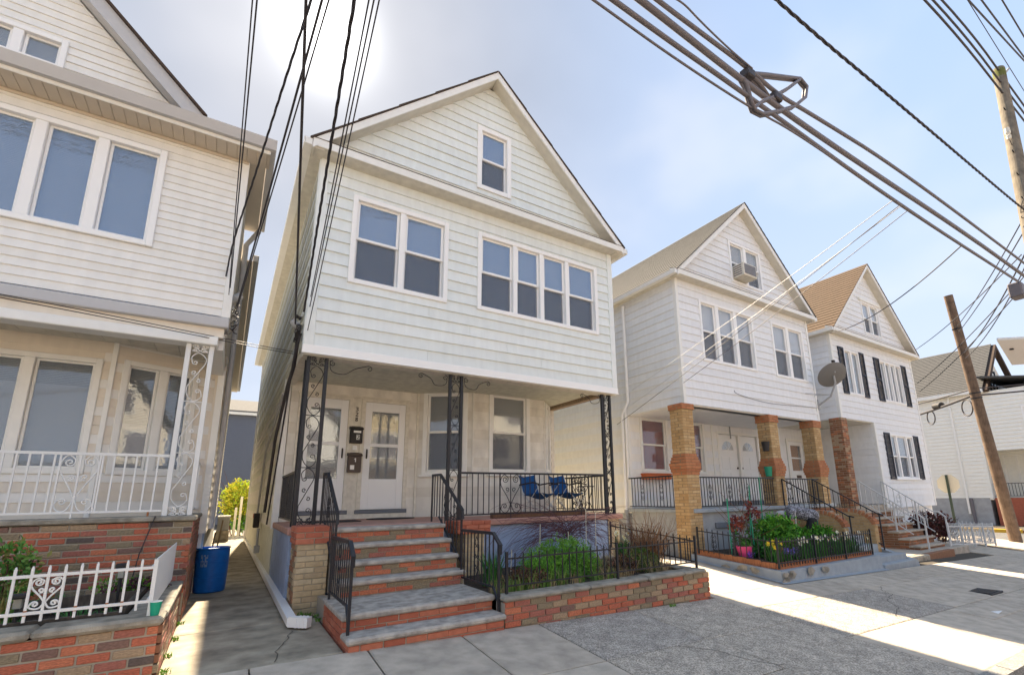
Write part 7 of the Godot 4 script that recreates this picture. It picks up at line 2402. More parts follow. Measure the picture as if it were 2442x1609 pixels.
	b = MB.new()
	b.hexa([Vector3(12.5, -0.6, 2.2), Vector3(12.68, -0.6, 2.2), Vector3(12.68, -0.6, 1.3), Vector3(12.5, -0.6, 1.3), Vector3(12.5, -0.25, 2.15), Vector3(12.66, -0.25, 2.15), Vector3(12.66, 0.02, 1.3), Vector3(12.5, 0.02, 1.3)])
	obj(wk, "painted_ramp", b, M["grey_paint"])
	var f := thing("silver_fence", "low silver painted iron fence before the shuttered house", "fence", Vector3(18.6, -0.4, 1.5))
	iron_fence(f, Vector3(16.75, -0.33, 1.5), Vector3(20.5, -0.50, 1.5), 0.10, 0.60, 0.70, M["iron_silver"], 0.105, 0.016, [0, 9, 18, 27, 36], 0.05)
	iron_fence(f, Vector3(20.5, -0.50, 1.48), Vector3(20.5, -0.40, 0.2), 0.10, 0.60, 0.70, M["iron_silver"], 0.105, 0.016, [12], 0.05)
	for k in 4:
		heart(f, wall(Vector3(0, 0, 1.5), Vector3(1, 0, 0), Vector3(0, 0, 1)), 17.3 + k * 0.9, 0.14, -0.22 - k * 0.04, 0.14 - k * 0.04, M["iron_silver"], 0.007)
	for q in [["bush with dark maroon leaves beside the silver step railing", Vector3(17.15, 0.15, 0.75), Vector3(0.35, 0.42, 0.35)], ["rounded bush with dark maroon leaves under the shuttered ground floor window", Vector3(18.6, 0.05, 0.75), Vector3(0.55, 0.4, 0.35)]]:
		var t := thing("maroon_bush", q[0], "bush", Vector3(q[1].x, -0.35, q[1].z))
		b = MB.new()
		foliage(b, q[1] + Vector3(0, 0.1, 0), q[2], 110, 8, 0.10, 0.065, [Color(0.09, 0.022, 0.022), Color(0.13, 0.035, 0.025), Color(0.06, 0.03, 0.02)], 0.3, 0.3)
		for k in 6:
			grow(b, Vector3(q[1].x + rng.randfn() * 0.08, -0.35, q[1].z), (Vector3.UP + rdir() * 0.4).normalized(), 0.6, 0.016, 1, BROWN, Vector3.UP * 0.1, 2)
		obj(t, "foliage", b, M["leaf"], true)

func brick_pier(parent: Node, x: float, z: float, y0: float, y1: float, w: float) -> void:
	var c := part(parent, "brick_column", Vector3(x + w / 2, y0, z - w / 2))
	blk(c, "joint", Vector3(x + 0.006, y0, z - w), Vector3(x + w - 0.006, y1, z - 0.006), M["mortar"])
	var um := ["brick_umber", "brick_umber_b", "brick_terra_b", "brick_umber", "brick_tan"]
	bricks(c, wall(Vector3(x, 0, z - 0.006), Vector3(1, 0, 0), Vector3(0, 0, 1)), 0.0, w, y0, y1, 0.2, 0.058, 0.007, um, 0.05, 0.006)
	bricks(c, wall(Vector3(x + 0.006, 0, z - w), Vector3(0, 0, 1), Vector3(-1, 0, 0)), 0.0, w, y0, y1, 0.2, 0.058, 0.007, um, 0.05, 0.006)

# ---------------------------------------------------------------- corner house over the side road, signs, poles
func build_far() -> void:
	var h := thing("corner_house", "pale sided corner house with grey shingled roof across the side road", "house", Vector3(38, -0.5, -6))
	var g0 := -0.55
	blk(h, "wall", Vector3(34.0, 0.75, -16), Vector3(41, 6.85, -1.75), M["siding_far"])
	var S := wall(Vector3(34.0, 0, -1.75), Vector3(0, 0, -1), Vector3(-1, 0, 0))
	var sb := part(h, "side_boards", Vector3(34, 3, -5))
	siding(sb, S, 0.85, 6.75, 0.2, flat(0.0, 9.0), [], ["siding_far"], 0.034)
	blk(h, "foundation", Vector3(33.98, g0 - 0.4, -16), Vector3(41, 0.85, -1.9), M["grey_wall"])
	blk(h, "downspout", Vector3(33.9, 0.0, -2.9), Vector3(33.98, 6.6, -2.8), M["trim"])
	blk(h, "lower_downspout", Vector3(33.88, g0, -2.75), Vector3(33.98, 0.85, -2.63), M["cable_grey"])
	# front part with porch
	blk(h, "front_wall", Vector3(36.0, 0.7, -1.75), Vector3(41, 6.6, 1.2), M["siding_far"])
	blk(h, "porch_ceiling", Vector3(34.0, 3.35, -1.75), Vector3(41, 6.6, 2.6), M["siding_far"])
	var T := wall(Vector3(34.0, 0, 2.6), Vector3(0, 0, -1), Vector3(-1, 0, 0))
	siding(sb, T, 3.35, 6.6, 0.2, flat(0.0, 4.35), [[0.9, 4.0, 2.5, 5.6]], ["siding_far"], 0.034)
	window(h, T, 0.9, 4.0, 2.5, 5.6, [0.33, 0.66], "fixed", M["vinyl"], M["glass_blue"], M["shade"], {"cw": 0.07})
	blk(h, "porch_brick_wall", Vector3(34.0, g0 - 0.4, -1.7), Vector3(34.3, 0.85, 2.6), M["brick_plain_b"])
	blk(h, "porch_floor", Vector3(34.3, g0, -1.7), Vector3(36.0, 0.7, 2.6), M["concrete_b"])
	blk(h, "porch_column", Vector3(34.0, 0.85, 0.25), Vector3(34.5, 3.35, 0.85), M["brick_yellow"], 0.02)
	blk(h, "porch_column", Vector3(33.95, g0, 0.2), Vector3(34.55, 1.9, 0.9), M["brick_yellow_b"], 0.02)
	var P := wall(Vector3(36.0, 0, 1.2), Vector3(0, 0, -1), Vector3(-1, 0, 0))
	window(h, P, 1.55, 1.45, 2.75, 3.2, [0.5], "hung", M["trim"], M["glass"], M["window_back"], {"cw": 0.08})
	wblk(h, "door", P, 0.3, 0.7, 0.0, 1.2, 3.0, 0.04, M["trim"], 0.01)
	var r := part(h, "porch_railing", Vector3(34.1, 0.85, 0))
	railing(r, wall(Vector3(34.12, 0, -1.7), Vector3(0, 0, 1), Vector3(-1, 0, 0)), 0.0, 1.9, 0.95, 1.6, M["iron"], 0.13, 0.02)
	# roof: long slope towards us, gable to the street
	var b := MB.new()
	var n := 26
	for k in n:
		var a := float(k) / n
		var e := float(k + 1) / n
		var x0 := lerpf(33.7, 37.2, a)
		var x1 := lerpf(33.7, 37.2, e)
		var y0 := lerpf(6.75, 9.9, a)
		var y1 := lerpf(6.75, 9.9, e)
		b.hexa([Vector3(x0, y0 - 0.06, -16), Vector3(x0, y0 + 0.03, -16), Vector3(x1, y1 + 0.005, -16), Vector3(x1, y1 - 0.06, -16), Vector3(x0, y0 - 0.06, -1.2), Vector3(x0, y0 + 0.03, -1.2), Vector3(x1, y1 + 0.005, -1.2), Vector3(x1, y1 - 0.06, -1.2)])
	obj(h, "roof", b, M["roof_slate"])
	b = MB.new()
	b.hexa([Vector3(33.7, 6.66, -1.25), Vector3(37.2, 9.82, -1.25), Vector3(37.2, 9.5, -1.25), Vector3(33.9, 6.55, -1.25), Vector3(33.7, 6.66, -1.0), Vector3(37.2, 9.82, -1.0), Vector3(37.2, 9.5, -1.0), Vector3(33.9, 6.55, -1.0)])
	b.hexa([Vector3(40.7, 6.66, -1.25), Vector3(37.2, 9.82, -1.25), Vector3(37.2, 9.5, -1.25), Vector3(40.5, 6.55, -1.25), Vector3(40.7, 6.66, -1.0), Vector3(37.2, 9.82, -1.0), Vector3(37.2, 9.5, -1.0), Vector3(40.5, 6.55, -1.0)])
	obj(h, "rake_board", b, M["roof_brown"])
	b = MB.new()
	tri_prism(b, 33.95, 40.45, 6.7, 9.55, -1.5, -15.8)
	obj(h, "gable_wall", b, M["siding_far"])
	var G := wall(Vector3(0, 0, -1.48), Vector3(1, 0, 0), Vector3(0, 0, 1))
	window(h, G, 36.6, 7.0, 37.8, 8.3, [0.5], "hung", M["shutter"], M["glass_blue"], M["shade"], {"cw": 0.09})
	blk(h, "eave_board", Vector3(33.65, 6.55, -16), Vector3(33.8, 6.75, -1.2), M["trim"])
	b = MB.new()
	b.hexa([Vector3(33.8, 6.62, 2.8), Vector3(41, 6.62, 2.8), Vector3(41, 6.70, 2.8), Vector3(33.8, 6.70, 2.8), Vector3(33.8, 7.4, -1.4), Vector3(41, 7.4, -1.4), Vector3(41, 7.5, -1.4), Vector3(33.8, 7.5, -1.4)])
	obj(h, "porch_roof", b, M["roof_slate"])
	var h2 := thing("corner_house", "low grey roofed house behind the corner house", "house", Vector3(50, -0.5, -2))
	blk(h2, "wall", Vector3(44, -0.6, -3), Vector3(56, 8.6, 6), M["siding_far"])
	b = MB.new()
	b.hexa([Vector3(43.7, 8.6, 6.3), Vector3(56, 8.6, 6.3), Vector3(56, 8.7, 6.3), Vector3(43.7, 8.7, 6.3), Vector3(43.7, 10.6, -0.5), Vector3(56, 10.6, -0.5), Vector3(56, 10.7, -0.5), Vector3(43.7, 10.7, -0.5)])
	obj(h2, "roof", b, M["roof_slate"])
	# stop sign seen from behind
	var sg := thing("traffic_sign", "back of an octagonal traffic sign on a dark green post", "sign", Vector3(23.0, -0.6, -0.2))
	var base := Vector3(23.2, gy(23.2, -0.3), -0.30)
	blk(sg, "post", base + Vector3(-0.035, -0.1, -0.035), base + Vector3(0.035, 2.35, 0.035), M["sign_post"])
	b = MB.new()
	var cc := base + Vector3(0.05, 2.0, 0)
	for k in 8:
		var a0 := TAU * (k + 0.5) / 8
		var a1 := TAU * (k + 1.5) / 8
		for q in [0.0, 0.012]:
			b.tri_out(cc + Vector3(q, 0, 0), cc + Vector3(q, sin(a0) * 0.38, cos(a0) * 0.38), cc + Vector3(q, sin(a1) * 0.38, cos(a1) * 0.38), cc + Vector3(0.006, 0, 0))
		b.quad_out(cc + Vector3(0, sin(a0) * 0.38, cos(a0) * 0.38), cc + Vector3(0, sin(a1) * 0.38, cos(a1) * 0.38), cc + Vector3(0.012, sin(a1) * 0.38, cos(a1) * 0.38), cc + Vector3(0.012, sin(a0) * 0.38, cos(a0) * 0.38), cc)
	obj(sg, "plate", b, M["sign_back"])
	# leaning stub pole
	var lp := thing("utility_pole", "leaning brown wooden stub pole without crossarms at the corner", "utility pole", Vector3(23.9, -0.8, 1.2))
	b = MB.new()
	var pb := Vector3(23.9, -0.85, 1.2)
	var pt := Vector3(22.06, 8.68, 1.2)
	b.tube(PackedVector3Array([pb, pb.lerp(pt, 0.33), pb.lerp(pt, 0.66), pt]), 0.195, 16, 0.145)
	obj(lp, "shaft", b, M["pole_wood"])
	for k in 3:
		b = MB.new()
		var q := pb.lerp(pt, [0.86, 0.60, 0.58][k])
		b.tube(PackedVector3Array([q, q + (pt - pb).normalized() * 0.05]), 0.165 if k == 0 else 0.18, 14)
		obj(lp, "band", b, M["iron"])
	for k in 7:
		var q := pb.lerp(pt, 0.25 + 0.1 * k)
		rod(lp, "bolt", q + Vector3(-0.26, 0, 0.02), q + Vector3(-0.15, 0, 0.02), 0.02, M["iron"])
	# tall pole at the edge of the view
	var tp := thing("utility_pole", "tall weathered pole with mossy top carrying the cable bundle", "utility pole", Vector3(12.0, -0.5, 5.0))
	var qb := Vector3(11.35, -0.6, 5.12)
	var qt := Vector3(14.9, 11.85, 4.98)
	b = MB.new()
	b.tube(PackedVector3Array([qb, qb.lerp(qt, 0.5), qt]), 0.17, 18, 0.125)
	obj(tp, "shaft", b, M["pole_grey"])
	b = MB.new()
	b.lathe([Vector2(0.128, -0.35), Vector2(0.129, -0.1), Vector2(0.12, 0.02), Vector2(0.0, 0.03)], 16, Transform3D(Basis(Quaternion(Vector3.UP, (qt - qb).normalized())), qt))
	obj(tp, "mossy_cap", b, M["moss"])
	for k in 6:
		var q := qb.lerp(qt, 0.66 + k * 0.055)
		rod(tp, "step_bolt", q + Vector3(-0.24, 0.02, 0.0), q + Vector3(-0.1, 0.0, 0.0), 0.018, M["iron"])
	var ins := qb.lerp(qt, 0.80) + Vector3(-0.32, 0.1, 0.0)
	b = MB.new()
	b.lathe([Vector2(0.0, 0.16), Vector2(0.05, 0.15), Vector2(0.055, 0.02), Vector2(0.03, -0.04), Vector2(0.05, -0.06), Vector2(0.04, -0.14), Vector2(0.0, -0.16)], 12, Transform3D(Basis(), ins))
	obj(tp, "arrester", b, M["trim_worn"])
	pipe(tp, "lead_wire", [ins + Vector3(0, -0.15, 0), ins + Vector3(0.12, -0.25, 0), ins + Vector3(0.3, -0.22, 0.0)], 0.008, M["cable"], 5)
	pipe(tp, "lead_wire", [ins + Vector3(0, 0.15, 0), ins + Vector3(0.2, 0.22, 0), ins + Vector3(0.42, 0.1, 0.0)], 0.008, M["cable"], 5)
	pipe(tp, "arm_brace", [qt + Vector3(0.05, -0.2, 0), qt + Vector3(0.6, 0.3, 0.1)], 0.03, M["galvanized"], 6)
	for k in 8:
		var pp := []
		var q := qb.lerp(qt, 0.52 + 0.018 * k)
		for s in 12:
			pp.append(q + Vector3(-0.15 - 0.12 * sin(s * 0.55 + k), 0.16 * cos(s * 0.5 + k * 1.7), 0.08 * sin(s * 0.7 + k)))
		pipe(tp, "tangled_wire", pp, 0.008, M["cable"], 4)
	blk(tp, "terminal_box", Vector3(11.30, 4.80, 4.86), Vector3(11.60, 5.08, 5.06), M["cable_grey"], 0.02)
	# flat panel hung from the pole
	var fp := thing("street_light", "flat square white street lamp head seen from below", "street lamp", Vector3(12.2, 3.9, 4.75))
	var cx := [Vector3(11.08, 4.007, 4.6), Vector3(11.72, 3.616, 4.6), Vector3(12.5, 3.66, 5.1), Vector3(11.9, 4.05, 5.1)]
	b = MB.new()
	var hx := []
	for q in cx:
		hx.append(q)
	for q in cx:
		hx.append(q + Vector3(0.03, 0.05, 0.0))
	b.hexa(hx)
	obj(fp, "housing", b, M["panel_white"])
	for q in [[0.35, 0.2], [0.55, 0.75]]:
		var p: Vector3 = cx[0].lerp(cx[1], q[0]).lerp(cx[3].lerp(cx[2], q[0]), q[1]) - Vector3(0.01, 0.012, 0)
		blk(fp, "sensor", p - Vector3(0.03, 0.012, 0.03), p + Vector3(0.03, 0.012, 0.03), M["black_box"], 0.006)
	pipe(fp, "bracket", [Vector3(12.2, 3.86, 5.0), Vector3(12.5, 4.0, 5.08)], 0.03, M["galvanized"], 6)

func wire(nm: String, label: String, p: Array, r: float, m: Material, sag := 0.0, group := "", twist := false) -> void:
	var b := MB.new()
	var q := PackedVector3Array()
	var n := 20
	if p.size() == 2:
		for k in n + 1:
			var t := float(k) / n
			q.append(p[0].lerp(p[1], t) - Vector3(0, sag * 4.0 * t * (1.0 - t), 0))
	else:
		q = PackedVector3Array(p)
		for it in 3:
			var o := PackedVector3Array([q[0]])
			for k in q.size() - 1:
				o.append(q[k].lerp(q[k + 1], 0.25))
				o.append(q[k].lerp(q[k + 1], 0.75))
			o.append(q[q.size() - 1])
			q = o
	if twist:
		var len := 0.0
		var fine := []
		var ln := []
		for k in q.size() - 1:
			for s in 10:
				fine.append(q[k].lerp(q[k + 1], s / 10.0))
		for st in 3:
			var o := PackedVector3Array()
			len = 0.0
			for k in fine.size():
				if k > 0:
					len += (fine[k] - fine[k - 1]).length()
				var d: Vector3 = (fine[mini(k + 1, fine.size() - 1)] - fine[maxi(k - 1, 0)]).normalized()
				var u := d.cross(Vector3(0.2, 0.9, 0.3)).normalized()
				var v := d.cross(u)
				var a := len * 11.0 + TAU * st / 3
				o.append(fine[k] + (u * cos(a) + v * sin(a)) * r * 0.75)
			b.tube(o, r * 0.62, 5)
	else:
		b.tube(q, r, 7)
	single(nm, label, "cable" if r > 0.012 else "wire", b, m, q[0], group)

func build_wires() -> void:
	var cb: Material = M["cable_grey"]
	# the bundle along the street
	wire("overhead_cable", "thin cable sagging below the heavy overhead bundle", [Vector3(-2.0, 4.85, 5.0), Vector3(1.15, 4.772, 5.0), Vector3(1.953, 4.75, 5.0), Vector3(3.038, 4.79, 5.0), Vector3(3.853, 4.888, 5.0), Vector3(6.067, 4.90, 5.0), Vector3(11.4, 5.10, 5.0)], 0.010, cb)
	wire("overhead_cable", "heavy lower cable of the overhead bundle", [Vector3(-2.0, 5.0, 5.0), Vector3(1.326, 4.891, 5.0), Vector3(3.119, 4.913, 5.0), Vector3(6.067, 4.9, 5.0), Vector3(11.424, 5.12, 5.0)], 0.021, cb)
	wire("overhead_cable", "thickest cable in the middle of the overhead bundle", [Vector3(-2.0, 5.2, 5.0), Vector3(1.65, 5.11, 5.0), Vector3(2.968, 5.043, 5.0), Vector3(4.537, 5.068, 5.0), Vector3(8.617, 5.295, 5.0), Vector3(11.998, 5.386, 5.0)], 0.028, cb)
	wire("overhead_cable", "topmost cable of the overhead bundle above the looped bracket", [Vector3(-2.0, 5.25, 5.02), Vector3(1.782, 5.20, 5.02), Vector3(2.306, 5.21, 5.02), Vector3(3.028, 5.224, 5.02), Vector3(3.5, 5.17, 5.02), Vector3(4.121, 5.256, 5.02), Vector3(6.352, 5.493, 5.02), Vector3(12.23, 5.688, 5.02)], 0.020, cb)
	wire("overhead_cable", "slim lashing cable looping off the bundle's top cable", [Vector3(1.75, 5.19, 5.06), Vector3(2.05, 5.33, 5.06), Vector3(2.32, 5.28, 5.05), Vector3(2.7, 5.22, 5.05), Vector3(3.05, 5.2, 5.05)], 0.008, cb)
	wire("overhead_cable", "twisted power cable running alone above the bundle", [Vector3(-2.0, 6.45, 5.0), Vector3(3.759, 6.539, 5.0), Vector3(6.869, 6.817, 5.0), Vector3(12.45, 7.25, 5.0), Vector3(13.5, 7.3, 5.03)], 0.015, M["cable"], 0.0, "", true)
	# high lines on the tall pole
	var k := 0
	for q in [[9.936, 10.726, 16.331, 11.027], [10.564, 11.152, 16.623, 11.407], [11.333, 11.673, 16.927, 11.802], [13.35, 13.039, 19.016, 14.522], [14.937, 14.115, 19.214, 14.78], [18.119, 16.272, 20.385, 16.304], [13.247, 12.969, 17.569, 12.638]]:
		var a := Vector3(q[0], q[1], 5.0)
		var e := Vector3(q[2], q[3], 5.0)
		wire("power_line", ["lowest of the three heavy lines passing in front of the mossy pole", "middle of the three heavy lines passing in front of the mossy pole", "uppermost of the three heavy lines passing in front of the mossy pole", "lower of the two lines running close above the mossy pole", "upper of the two lines running close above the mossy pole", "highest heavy power line over the mossy pole", "thin wire reaching the tip of the mossy pole"][k], [Vector3(-22.0, a.y - 0.6, 5.0), Vector3(-12.0, 8.6 + 0.12 * k, 5.0), Vector3(-3.0, 8.15 + 0.14 * k, 5.0), Vector3(3.5, 8.9 + 0.14 * k, 5.0), a, e, e + (e - a) * 0.6] if k < 3 else [a - (e - a) * 0.8, a, e, e + (e - a) * 0.6], 0.021 if k < 6 else 0.009, M["cable"], 0.0, "high lines over the mossy pole")
		k += 1
	# storage bracket hung in the bundle
	var sn := thing("cable_bracket", "grey looped cable storage bracket hung in the overhead bundle", "bracket", Vector3(3.4, 5.1, 5.0))
	var fr := [[Vector3(3.03, 5.17, 5.0), Vector3(3.35, 5.33, 5.0), Vector3(4.05, 5.66, 5.0)], [Vector3(4.05, 5.66, 5.0), Vector3(3.75, 5.38, 5.0), Vector3(3.45, 5.13, 5.0)], [Vector3(4.05, 5.66, 5.0), Vector3(4.17, 5.62, 5.0), Vector3(4.10, 5.45, 5.0), Vector3(3.83, 5.20, 5.0), Vector3(3.5, 4.98, 5.0), Vector3(3.2, 4.80, 5.0), Vector3(3.06, 4.78, 5.0), Vector3(3.02, 4.86, 5.0)], [Vector3(3.02, 4.86, 5.0), Vector3(2.99, 5.0, 5.0), Vector3(2.93, 5.06, 5.0)], [Vector3(3.06, 4.80, 5.0), Vector3(3.25, 4.98, 5.0), Vector3(3.45, 5.12, 5.0)], [Vector3(3.0, 5.17, 5.0), Vector3(3.2, 5.16, 5.0), Vector3(3.36, 5.06, 5.0), Vector3(3.48, 5.10, 5.0)]]
	for f in fr:
		for o in [-0.016, 0.016]:
			var pts := []
			for p in f:
				pts.append(p + Vector3(0, 0, o))
			pipe(sn, "bent_strap", pts, 0.018, M["cable_grey"], 6)
	blk(sn, "clamp", Vector3(2.98, 5.12, 4.95), Vector3(3.10, 5.21, 5.05), M["cable"], 0.01)
	blk(sn, "clamp", Vector3(3.42, 5.08, 4.95), Vector3(3.54, 5.17, 5.05), M["cable"], 0.01)
	# drops to the near houses
	wire("service_wire", "thin slack wire dropping to the cream house's corner", [Vector3(-0.891, 5.0, 5.0), Vector3(-0.93, 3.9, 0.06)], 0.005, M["cable"], 0.02, "thin drops to the cream house")
	wire("service_wire", "thin slack wire dropping to the cream house's corner", [Vector3(-0.859, 5.0, 5.0), Vector3(-0.925, 4.0, 0.06)], 0.006, M["cable"], 0.02, "thin drops to the cream house")
	wire("service_wire", "twisted drop cable curving to the cream house's front", [Vector3(-0.40, 5.05, 5.0), Vector3(-0.62, 4.85, 3.2), Vector3(-0.80, 4.72, 1.5), Vector3(-0.95, 4.55, 0.3), Vector3(-0.98, 4.30, 0.06), Vector3(-0.985, 4.15, 0.04)], 0.008, M["cable"], 0.0, "", true)
	wire("service_wire", "straight black drop cable reaching the green house's weatherhead", [Vector3(-0.705, 5.0, 5.0), Vector3(-0.12, 3.72, -0.18)], 0.012, M["cable"], 0.05)
	wire("service_wire", "pair of thin drops to the cream house's alley meter", [Vector3(-0.409, 5.0, 5.0), Vector3(-0.84, 3.85, -0.3)], 0.009, M["cable"], 0.06, "drops to the alley side of the cream house")
	wire("service_wire", "pair of thin drops to the cream house's alley meter", [Vector3(-0.36, 5.0, 5.0), Vector3(-0.84, 3.75, -0.25)], 0.006, M["cable"], 0.03, "drops to the alley side of the cream house")
	wire("service_wire", "thick twisted drop cable to the green house's upper corner", [Vector3(-0.346, 5.05, 5.0), Vector3(-0.22, 4.72, 3.0), Vector3(-0.12, 4.45, 1.4), Vector3(-0.05, 4.1, 0.25), Vector3(-0.05, 3.85, 0.05)], 0.011, M["cable"], 0.0, "", true)
	for q in [[-0.251, 4.1, 0.006], [-0.215, 3.95, 0.006], [-0.182, 3.6, 0.0055]]:
		wire("service_wire", "thin drop wire to the green house's front corner", [Vector3(q[0], 5.0, 5.0), Vector3(0.02, q[1], 0.03)], q[2], M["cable"], 0.03, "thin drops to the green house's corner")
	for o in [0.0, 0.032]:
		wire("service_wire", "thin wire crossing the alley in front of the cream porch", [Vector3(-4.0, 3.02 + o, 1.6), Vector3(-2.605, 3.145 + o, 1.0), Vector3(-0.406, 3.37 + o, -0.4), Vector3(-0.08, 3.40 + o, -0.55)], 0.005, M["cable"], 0.0, "pair of wires across the alley")
	var lb := thing("wire_bundle", "tangle of splices and grey weatherhead on the cream house's alley corner", "cable", Vector3(-0.86, 3.7, -0.3))
	for k2 in 6:
		var pp := []
		for s in 12:
			pp.append(Vector3(-0.84 + 0.04 * sin(s + k2), 3.85 - 0.03 * s + 0.05 * sin(s * 1.1 + k2 * 2.0), -0.28 + 0.05 * cos(s * 0.8 + k2)))
		pipe(lb, "spliced_wire", pp, 0.008, M["cable" if k2 % 2 else "galvanized"], 5)
	var b := MB.new()
	b.lathe([Vector2(0.0, 0.09), Vector2(0.05, 0.08), Vector2(0.055, 0.0), Vector2(0.03, -0.08), Vector2(0.0, -0.08)], 10, Transform3D(Basis(Vector3(0, 0, 1), -0.8), Vector3(-0.86, 3.98, -0.25)))
	obj(lb, "weatherhead", b, M["galvanized"])
	# drops to the white house and its neighbours
	for q in [[Vector3(6.02, 4.89, 5.0), Vector3(7.68, 3.9, -1.6), "wire_white"], [Vector3(6.25, 4.89, 5.0), Vector3(7.68, 3.55, -1.6), "wire_white"], [Vector3(6.20, 4.88, 5.0), Vector3(7.66, 3.10, -2.2), "cable"], [Vector3(6.45, 4.89, 5.0), Vector3(7.70, 3.75, 0.04), "cable_grey"]]:
		wire("service_wire", ("pale" if q[2] == "wire_white" else "dark") + " drop wire from the bundle to the white house's side", [q[0], q[1]], 0.0055, M[q[2]], 0.03, "pale drops to the white house" if q[2] == "wire_white" else "dark drops to the white house")
	wire("service_wire", "long dark drop wire to the shuttered house's eave", [Vector3(8.49, 5.0, 5.0), Vector3(14.65, 6.15, 0.1)], 0.010, M["cable"], 0.25)
	wire("service_wire", "loose wire stapled across the white house's front", [Vector3(9.55, 3.78, 0.03), Vector3(9.6, 3.70, 0.03), Vector3(10.8, 3.58, 0.035), Vector3(12.0, 3.62, 0.035), Vector3(13.4, 3.68, 0.04)], 0.006, M["cable_grey"])
	for q in [[12.3, 5.5, 20.5, 5.2], [12.3, 5.35, 20.6, 4.9], [12.25, 5.9, 21.0, 6.6]]:
		wire("service_wire", "dark wire strung from the tall pole past the shuttered house", [Vector3(q[0], q[1], 5.0), Vector3(q[2], q[3], 0.2)], 0.011, M["cable"], 0.12, "wires past the shuttered house")
	# lines on the stub pole
	for q in [[Vector3(22.75, 5.05, 1.2), Vector3(34, 6.3, -9.0), 0.03, 0.2], [Vector3(22.85, 4.85, 1.2), Vector3(34, 5.4, -9.0), 0.05, 0.3], [Vector3(22.75, 5.05, 1.2), Vector3(28, 5.6, 7.0), 0.02, 0.1], [Vector3(22.85, 4.8, 1.2), Vector3(28, 5.4, 7.0), 0.03, 0.1], [Vector3(22.25, 7.4, 1.2), Vector3(13.5, 7.2, 5.0), 0.013, 0.1], [Vector3(22.3, 7.2, 1.2), Vector3(13.4, 6.9, 5.0), 0.013, 0.1], [Vector3(22.45, 6.4, 1.2), Vector3(13.2, 6.4, 5.0), 0.016, 0.2], [Vector3(22.5, 6.2, 1.2), Vector3(13.2, 6.2, 5.0), 0.013, 0.25]]:
		wire("line_cable", "dark cable strung from the leaning stub pole", [q[0], q[1]], q[2], M["cable"], q[3], "cables on the leaning pole")
	for q in [[Vector3(25.5, 4.78, -1.15), 0.3], [Vector3(23.3, 4.75, 0.75), 0.32]]:
		b = MB.new()
		var pts := PackedVector3Array()
		for s in 25:
			var a := TAU * s / 24
			pts.append(q[0] + Vector3(cos(a) * q[1] * 0.7, sin(a) * q[1] - q[1], -cos(a) * q[1] * 0.7))
		b.tube(pts, 0.025, 6)
		single("cable_coil", "coil of spare black cable hanging from the line by the stub pole", "cable", b, M["cable"], q[0], "coils on the line")
	for q in [Vector3(24.7, 4.86, -0.45), Vector3(27.2, 5.35, 5.8)]:
		b = MB.new()
		b.tube(PackedVector3Array([q, q + Vector3(0.35, 0.03, -0.35)]), 0.13, 10)
		single("splice_case", "black cylindrical splice case on the line by the stub pole", "splice case", b, M["black_box"], q, "splice cases on the line")

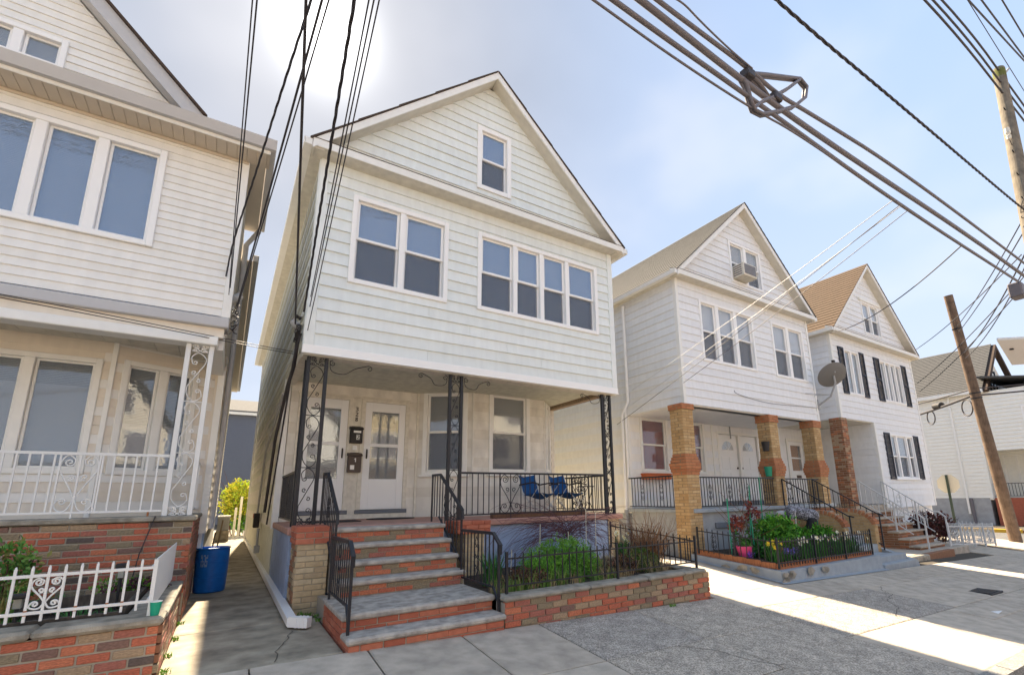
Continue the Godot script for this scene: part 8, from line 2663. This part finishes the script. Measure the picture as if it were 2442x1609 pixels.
# ---------------------------------------------------------------- houses and trees across the street, mirrored in the windows
func build_opposite() -> void:
	var n := 0
	for q in [[-1.4, 4.6, "siding_cream", "cream sided house across the street with a deep porch"], [5.8, 12.0, "gold_paint", "ochre sided house across the street beside the bare tree"], [13.2, 19.6, "siding_beige", "beige sided house across the street near the corner"]]:
		var h := thing("opposite_house", q[3], "house", Vector3((q[0] + q[1]) / 2, -0.25, 22))
		var x0: float = q[0]
		var x1: float = q[1]
		var m: Material = M[q[2]]
		blk(h, "wall", Vector3(x0, -0.3, 19.5), Vector3(x1, 6.0, 30), m)
		var b := MB.new()
		tri_prism(b, x0, x1, 6.0, 8.8, 19.5, 30)
		obj(h, "gable_wall", b, m)
		var xm := (x0 + x1) / 2
		for s in [-1.0, 1.0]:
			b = MB.new()
			var xe: float = xm + s * (xm - x0 + 0.35)
			b.hexa([Vector3(xe, 5.75, 19.1), Vector3(xm, 8.95, 19.1), Vector3(xm, 9.1, 19.1), Vector3(xe, 5.9, 19.1), Vector3(xe, 5.75, 30.2), Vector3(xm, 8.95, 30.2), Vector3(xm, 9.1, 30.2), Vector3(xe, 5.9, 30.2)])
			obj(h, "roof", b, M["roof_slate"])
		var F := wall(Vector3(x1, 0, 19.5), Vector3(-1, 0, 0), Vector3(0, 0, -1))
		var W := x1 - x0
		for r in [[W * 0.15, 3.9, W * 0.42, 5.4], [W * 0.58, 3.9, W * 0.85, 5.4], [W * 0.4, 6.5, W * 0.6, 7.8], [W * 0.12, 1.0, W * 0.42, 2.6]]:
			var win := part(h, "window", wp(F, r[0], r[1], 0))
			wblk(win, "casing", F, r[0] - 0.1, r[1] - 0.1, 0.0, r[2] + 0.1, r[3] + 0.1, 0.05, M["trim"])
			wblk(win, "pane", F, r[0], r[1], 0.02, r[2], r[3], 0.06, M["cable_grey"])
		wblk(h, "door", F, W * 0.62, 0.4, 0.0, W * 0.78, 2.5, 0.05, M["wood_brown"])
		b = MB.new()
		b.hexa([Vector3(x0 - 0.2, 3.0, 17.4), Vector3(x1 + 0.2, 3.0, 17.4), Vector3(x1 + 0.2, 3.15, 17.4), Vector3(x0 - 0.2, 3.15, 17.4), Vector3(x0 - 0.2, 3.5, 19.6), Vector3(x1 + 0.2, 3.5, 19.6), Vector3(x1 + 0.2, 3.65, 19.6), Vector3(x0 - 0.2, 3.65, 19.6)])
		obj(h, "porch_roof", b, M["roof_slate"])
		blk(h, "porch_floor", Vector3(x0, -0.3, 17.6), Vector3(x1, 0.4, 19.5), M["brick_plain_b"])
		for u in [x0 + 0.2, x1 - 0.2]:
			blk(h, "porch_post", Vector3(u - 0.1, 0.4, 17.65), Vector3(u + 0.1, 3.1, 17.85), M["trim"])
		n += 1
	var g := thing("bounce_block", "added low cream block across the street bouncing sunlight", "bounce_block", Vector3(-10, -0.25, 22))  # added out of view so its sunlit wall bounces light back
	blk(g, "wall", Vector3(-17, -0.3, 20), Vector3(-2.8, 2.9, 27), M["siding_cream"])
	blk(g, "roof", Vector3(-17.2, 2.9, 19.8), Vector3(-2.6, 3.1, 27.2), M["roof_slate"])
	for k in 4:
		blk(g, "block_panel", Vector3(-16.2 + k * 3.3, -0.25, 19.93), Vector3(-13.6 + k * 3.3, 2.2, 20.0), M["trim"], 0.02)
	for q in [[-2.0, 15.3, "bare street tree with reddish buds across the street"], [9.5, 15.4, "bare spreading street tree across the street"]]:
		var t := thing("street_tree", q[2], "tree", Vector3(q[0], -0.25, q[1]))
		var b := MB.new()
		b.col = Color(0.12, 0.09, 0.07)
		b.tube(PackedVector3Array([Vector3(q[0], -0.3, q[1]), Vector3(q[0] + 0.05, 1.2, q[1]), Vector3(q[0], 2.4, q[1])]), 0.16, 8, 0.12)
		obj(t, "trunk", b, M["twig"], true)
		b = MB.new()
		for k in 7:
			var a := TAU * k / 7
			grow(b, Vector3(q[0], 2.3, q[1]), Vector3(cos(a) * 0.6, 1.0, sin(a) * 0.6).normalized(), 2.0, 0.07, 3, [Color(0.12, 0.08, 0.06), Color(0.16, 0.08, 0.06)], Vector3.UP * 0.1, 3)
		obj(t, "crown", b, M["twig"], true)

func _ready() -> void:
	rng.seed = 20240411
	set_camera()
	set_light()
	set_materials()
	mt("dish_grey", 0.17, 0.17, 0.17, 0.6)
	mt("moss", 0.14, 0.15, 0.04, 0.95, "grit", 2.0)
	build_ground()
	build_main_house()
	build_left_house()
	build_house_two()
	build_house_three()
	build_far()
	build_opposite()
	build_steps()
	build_garden()
	build_alley()
	build_porch_things()
	build_wires()
	print("built")
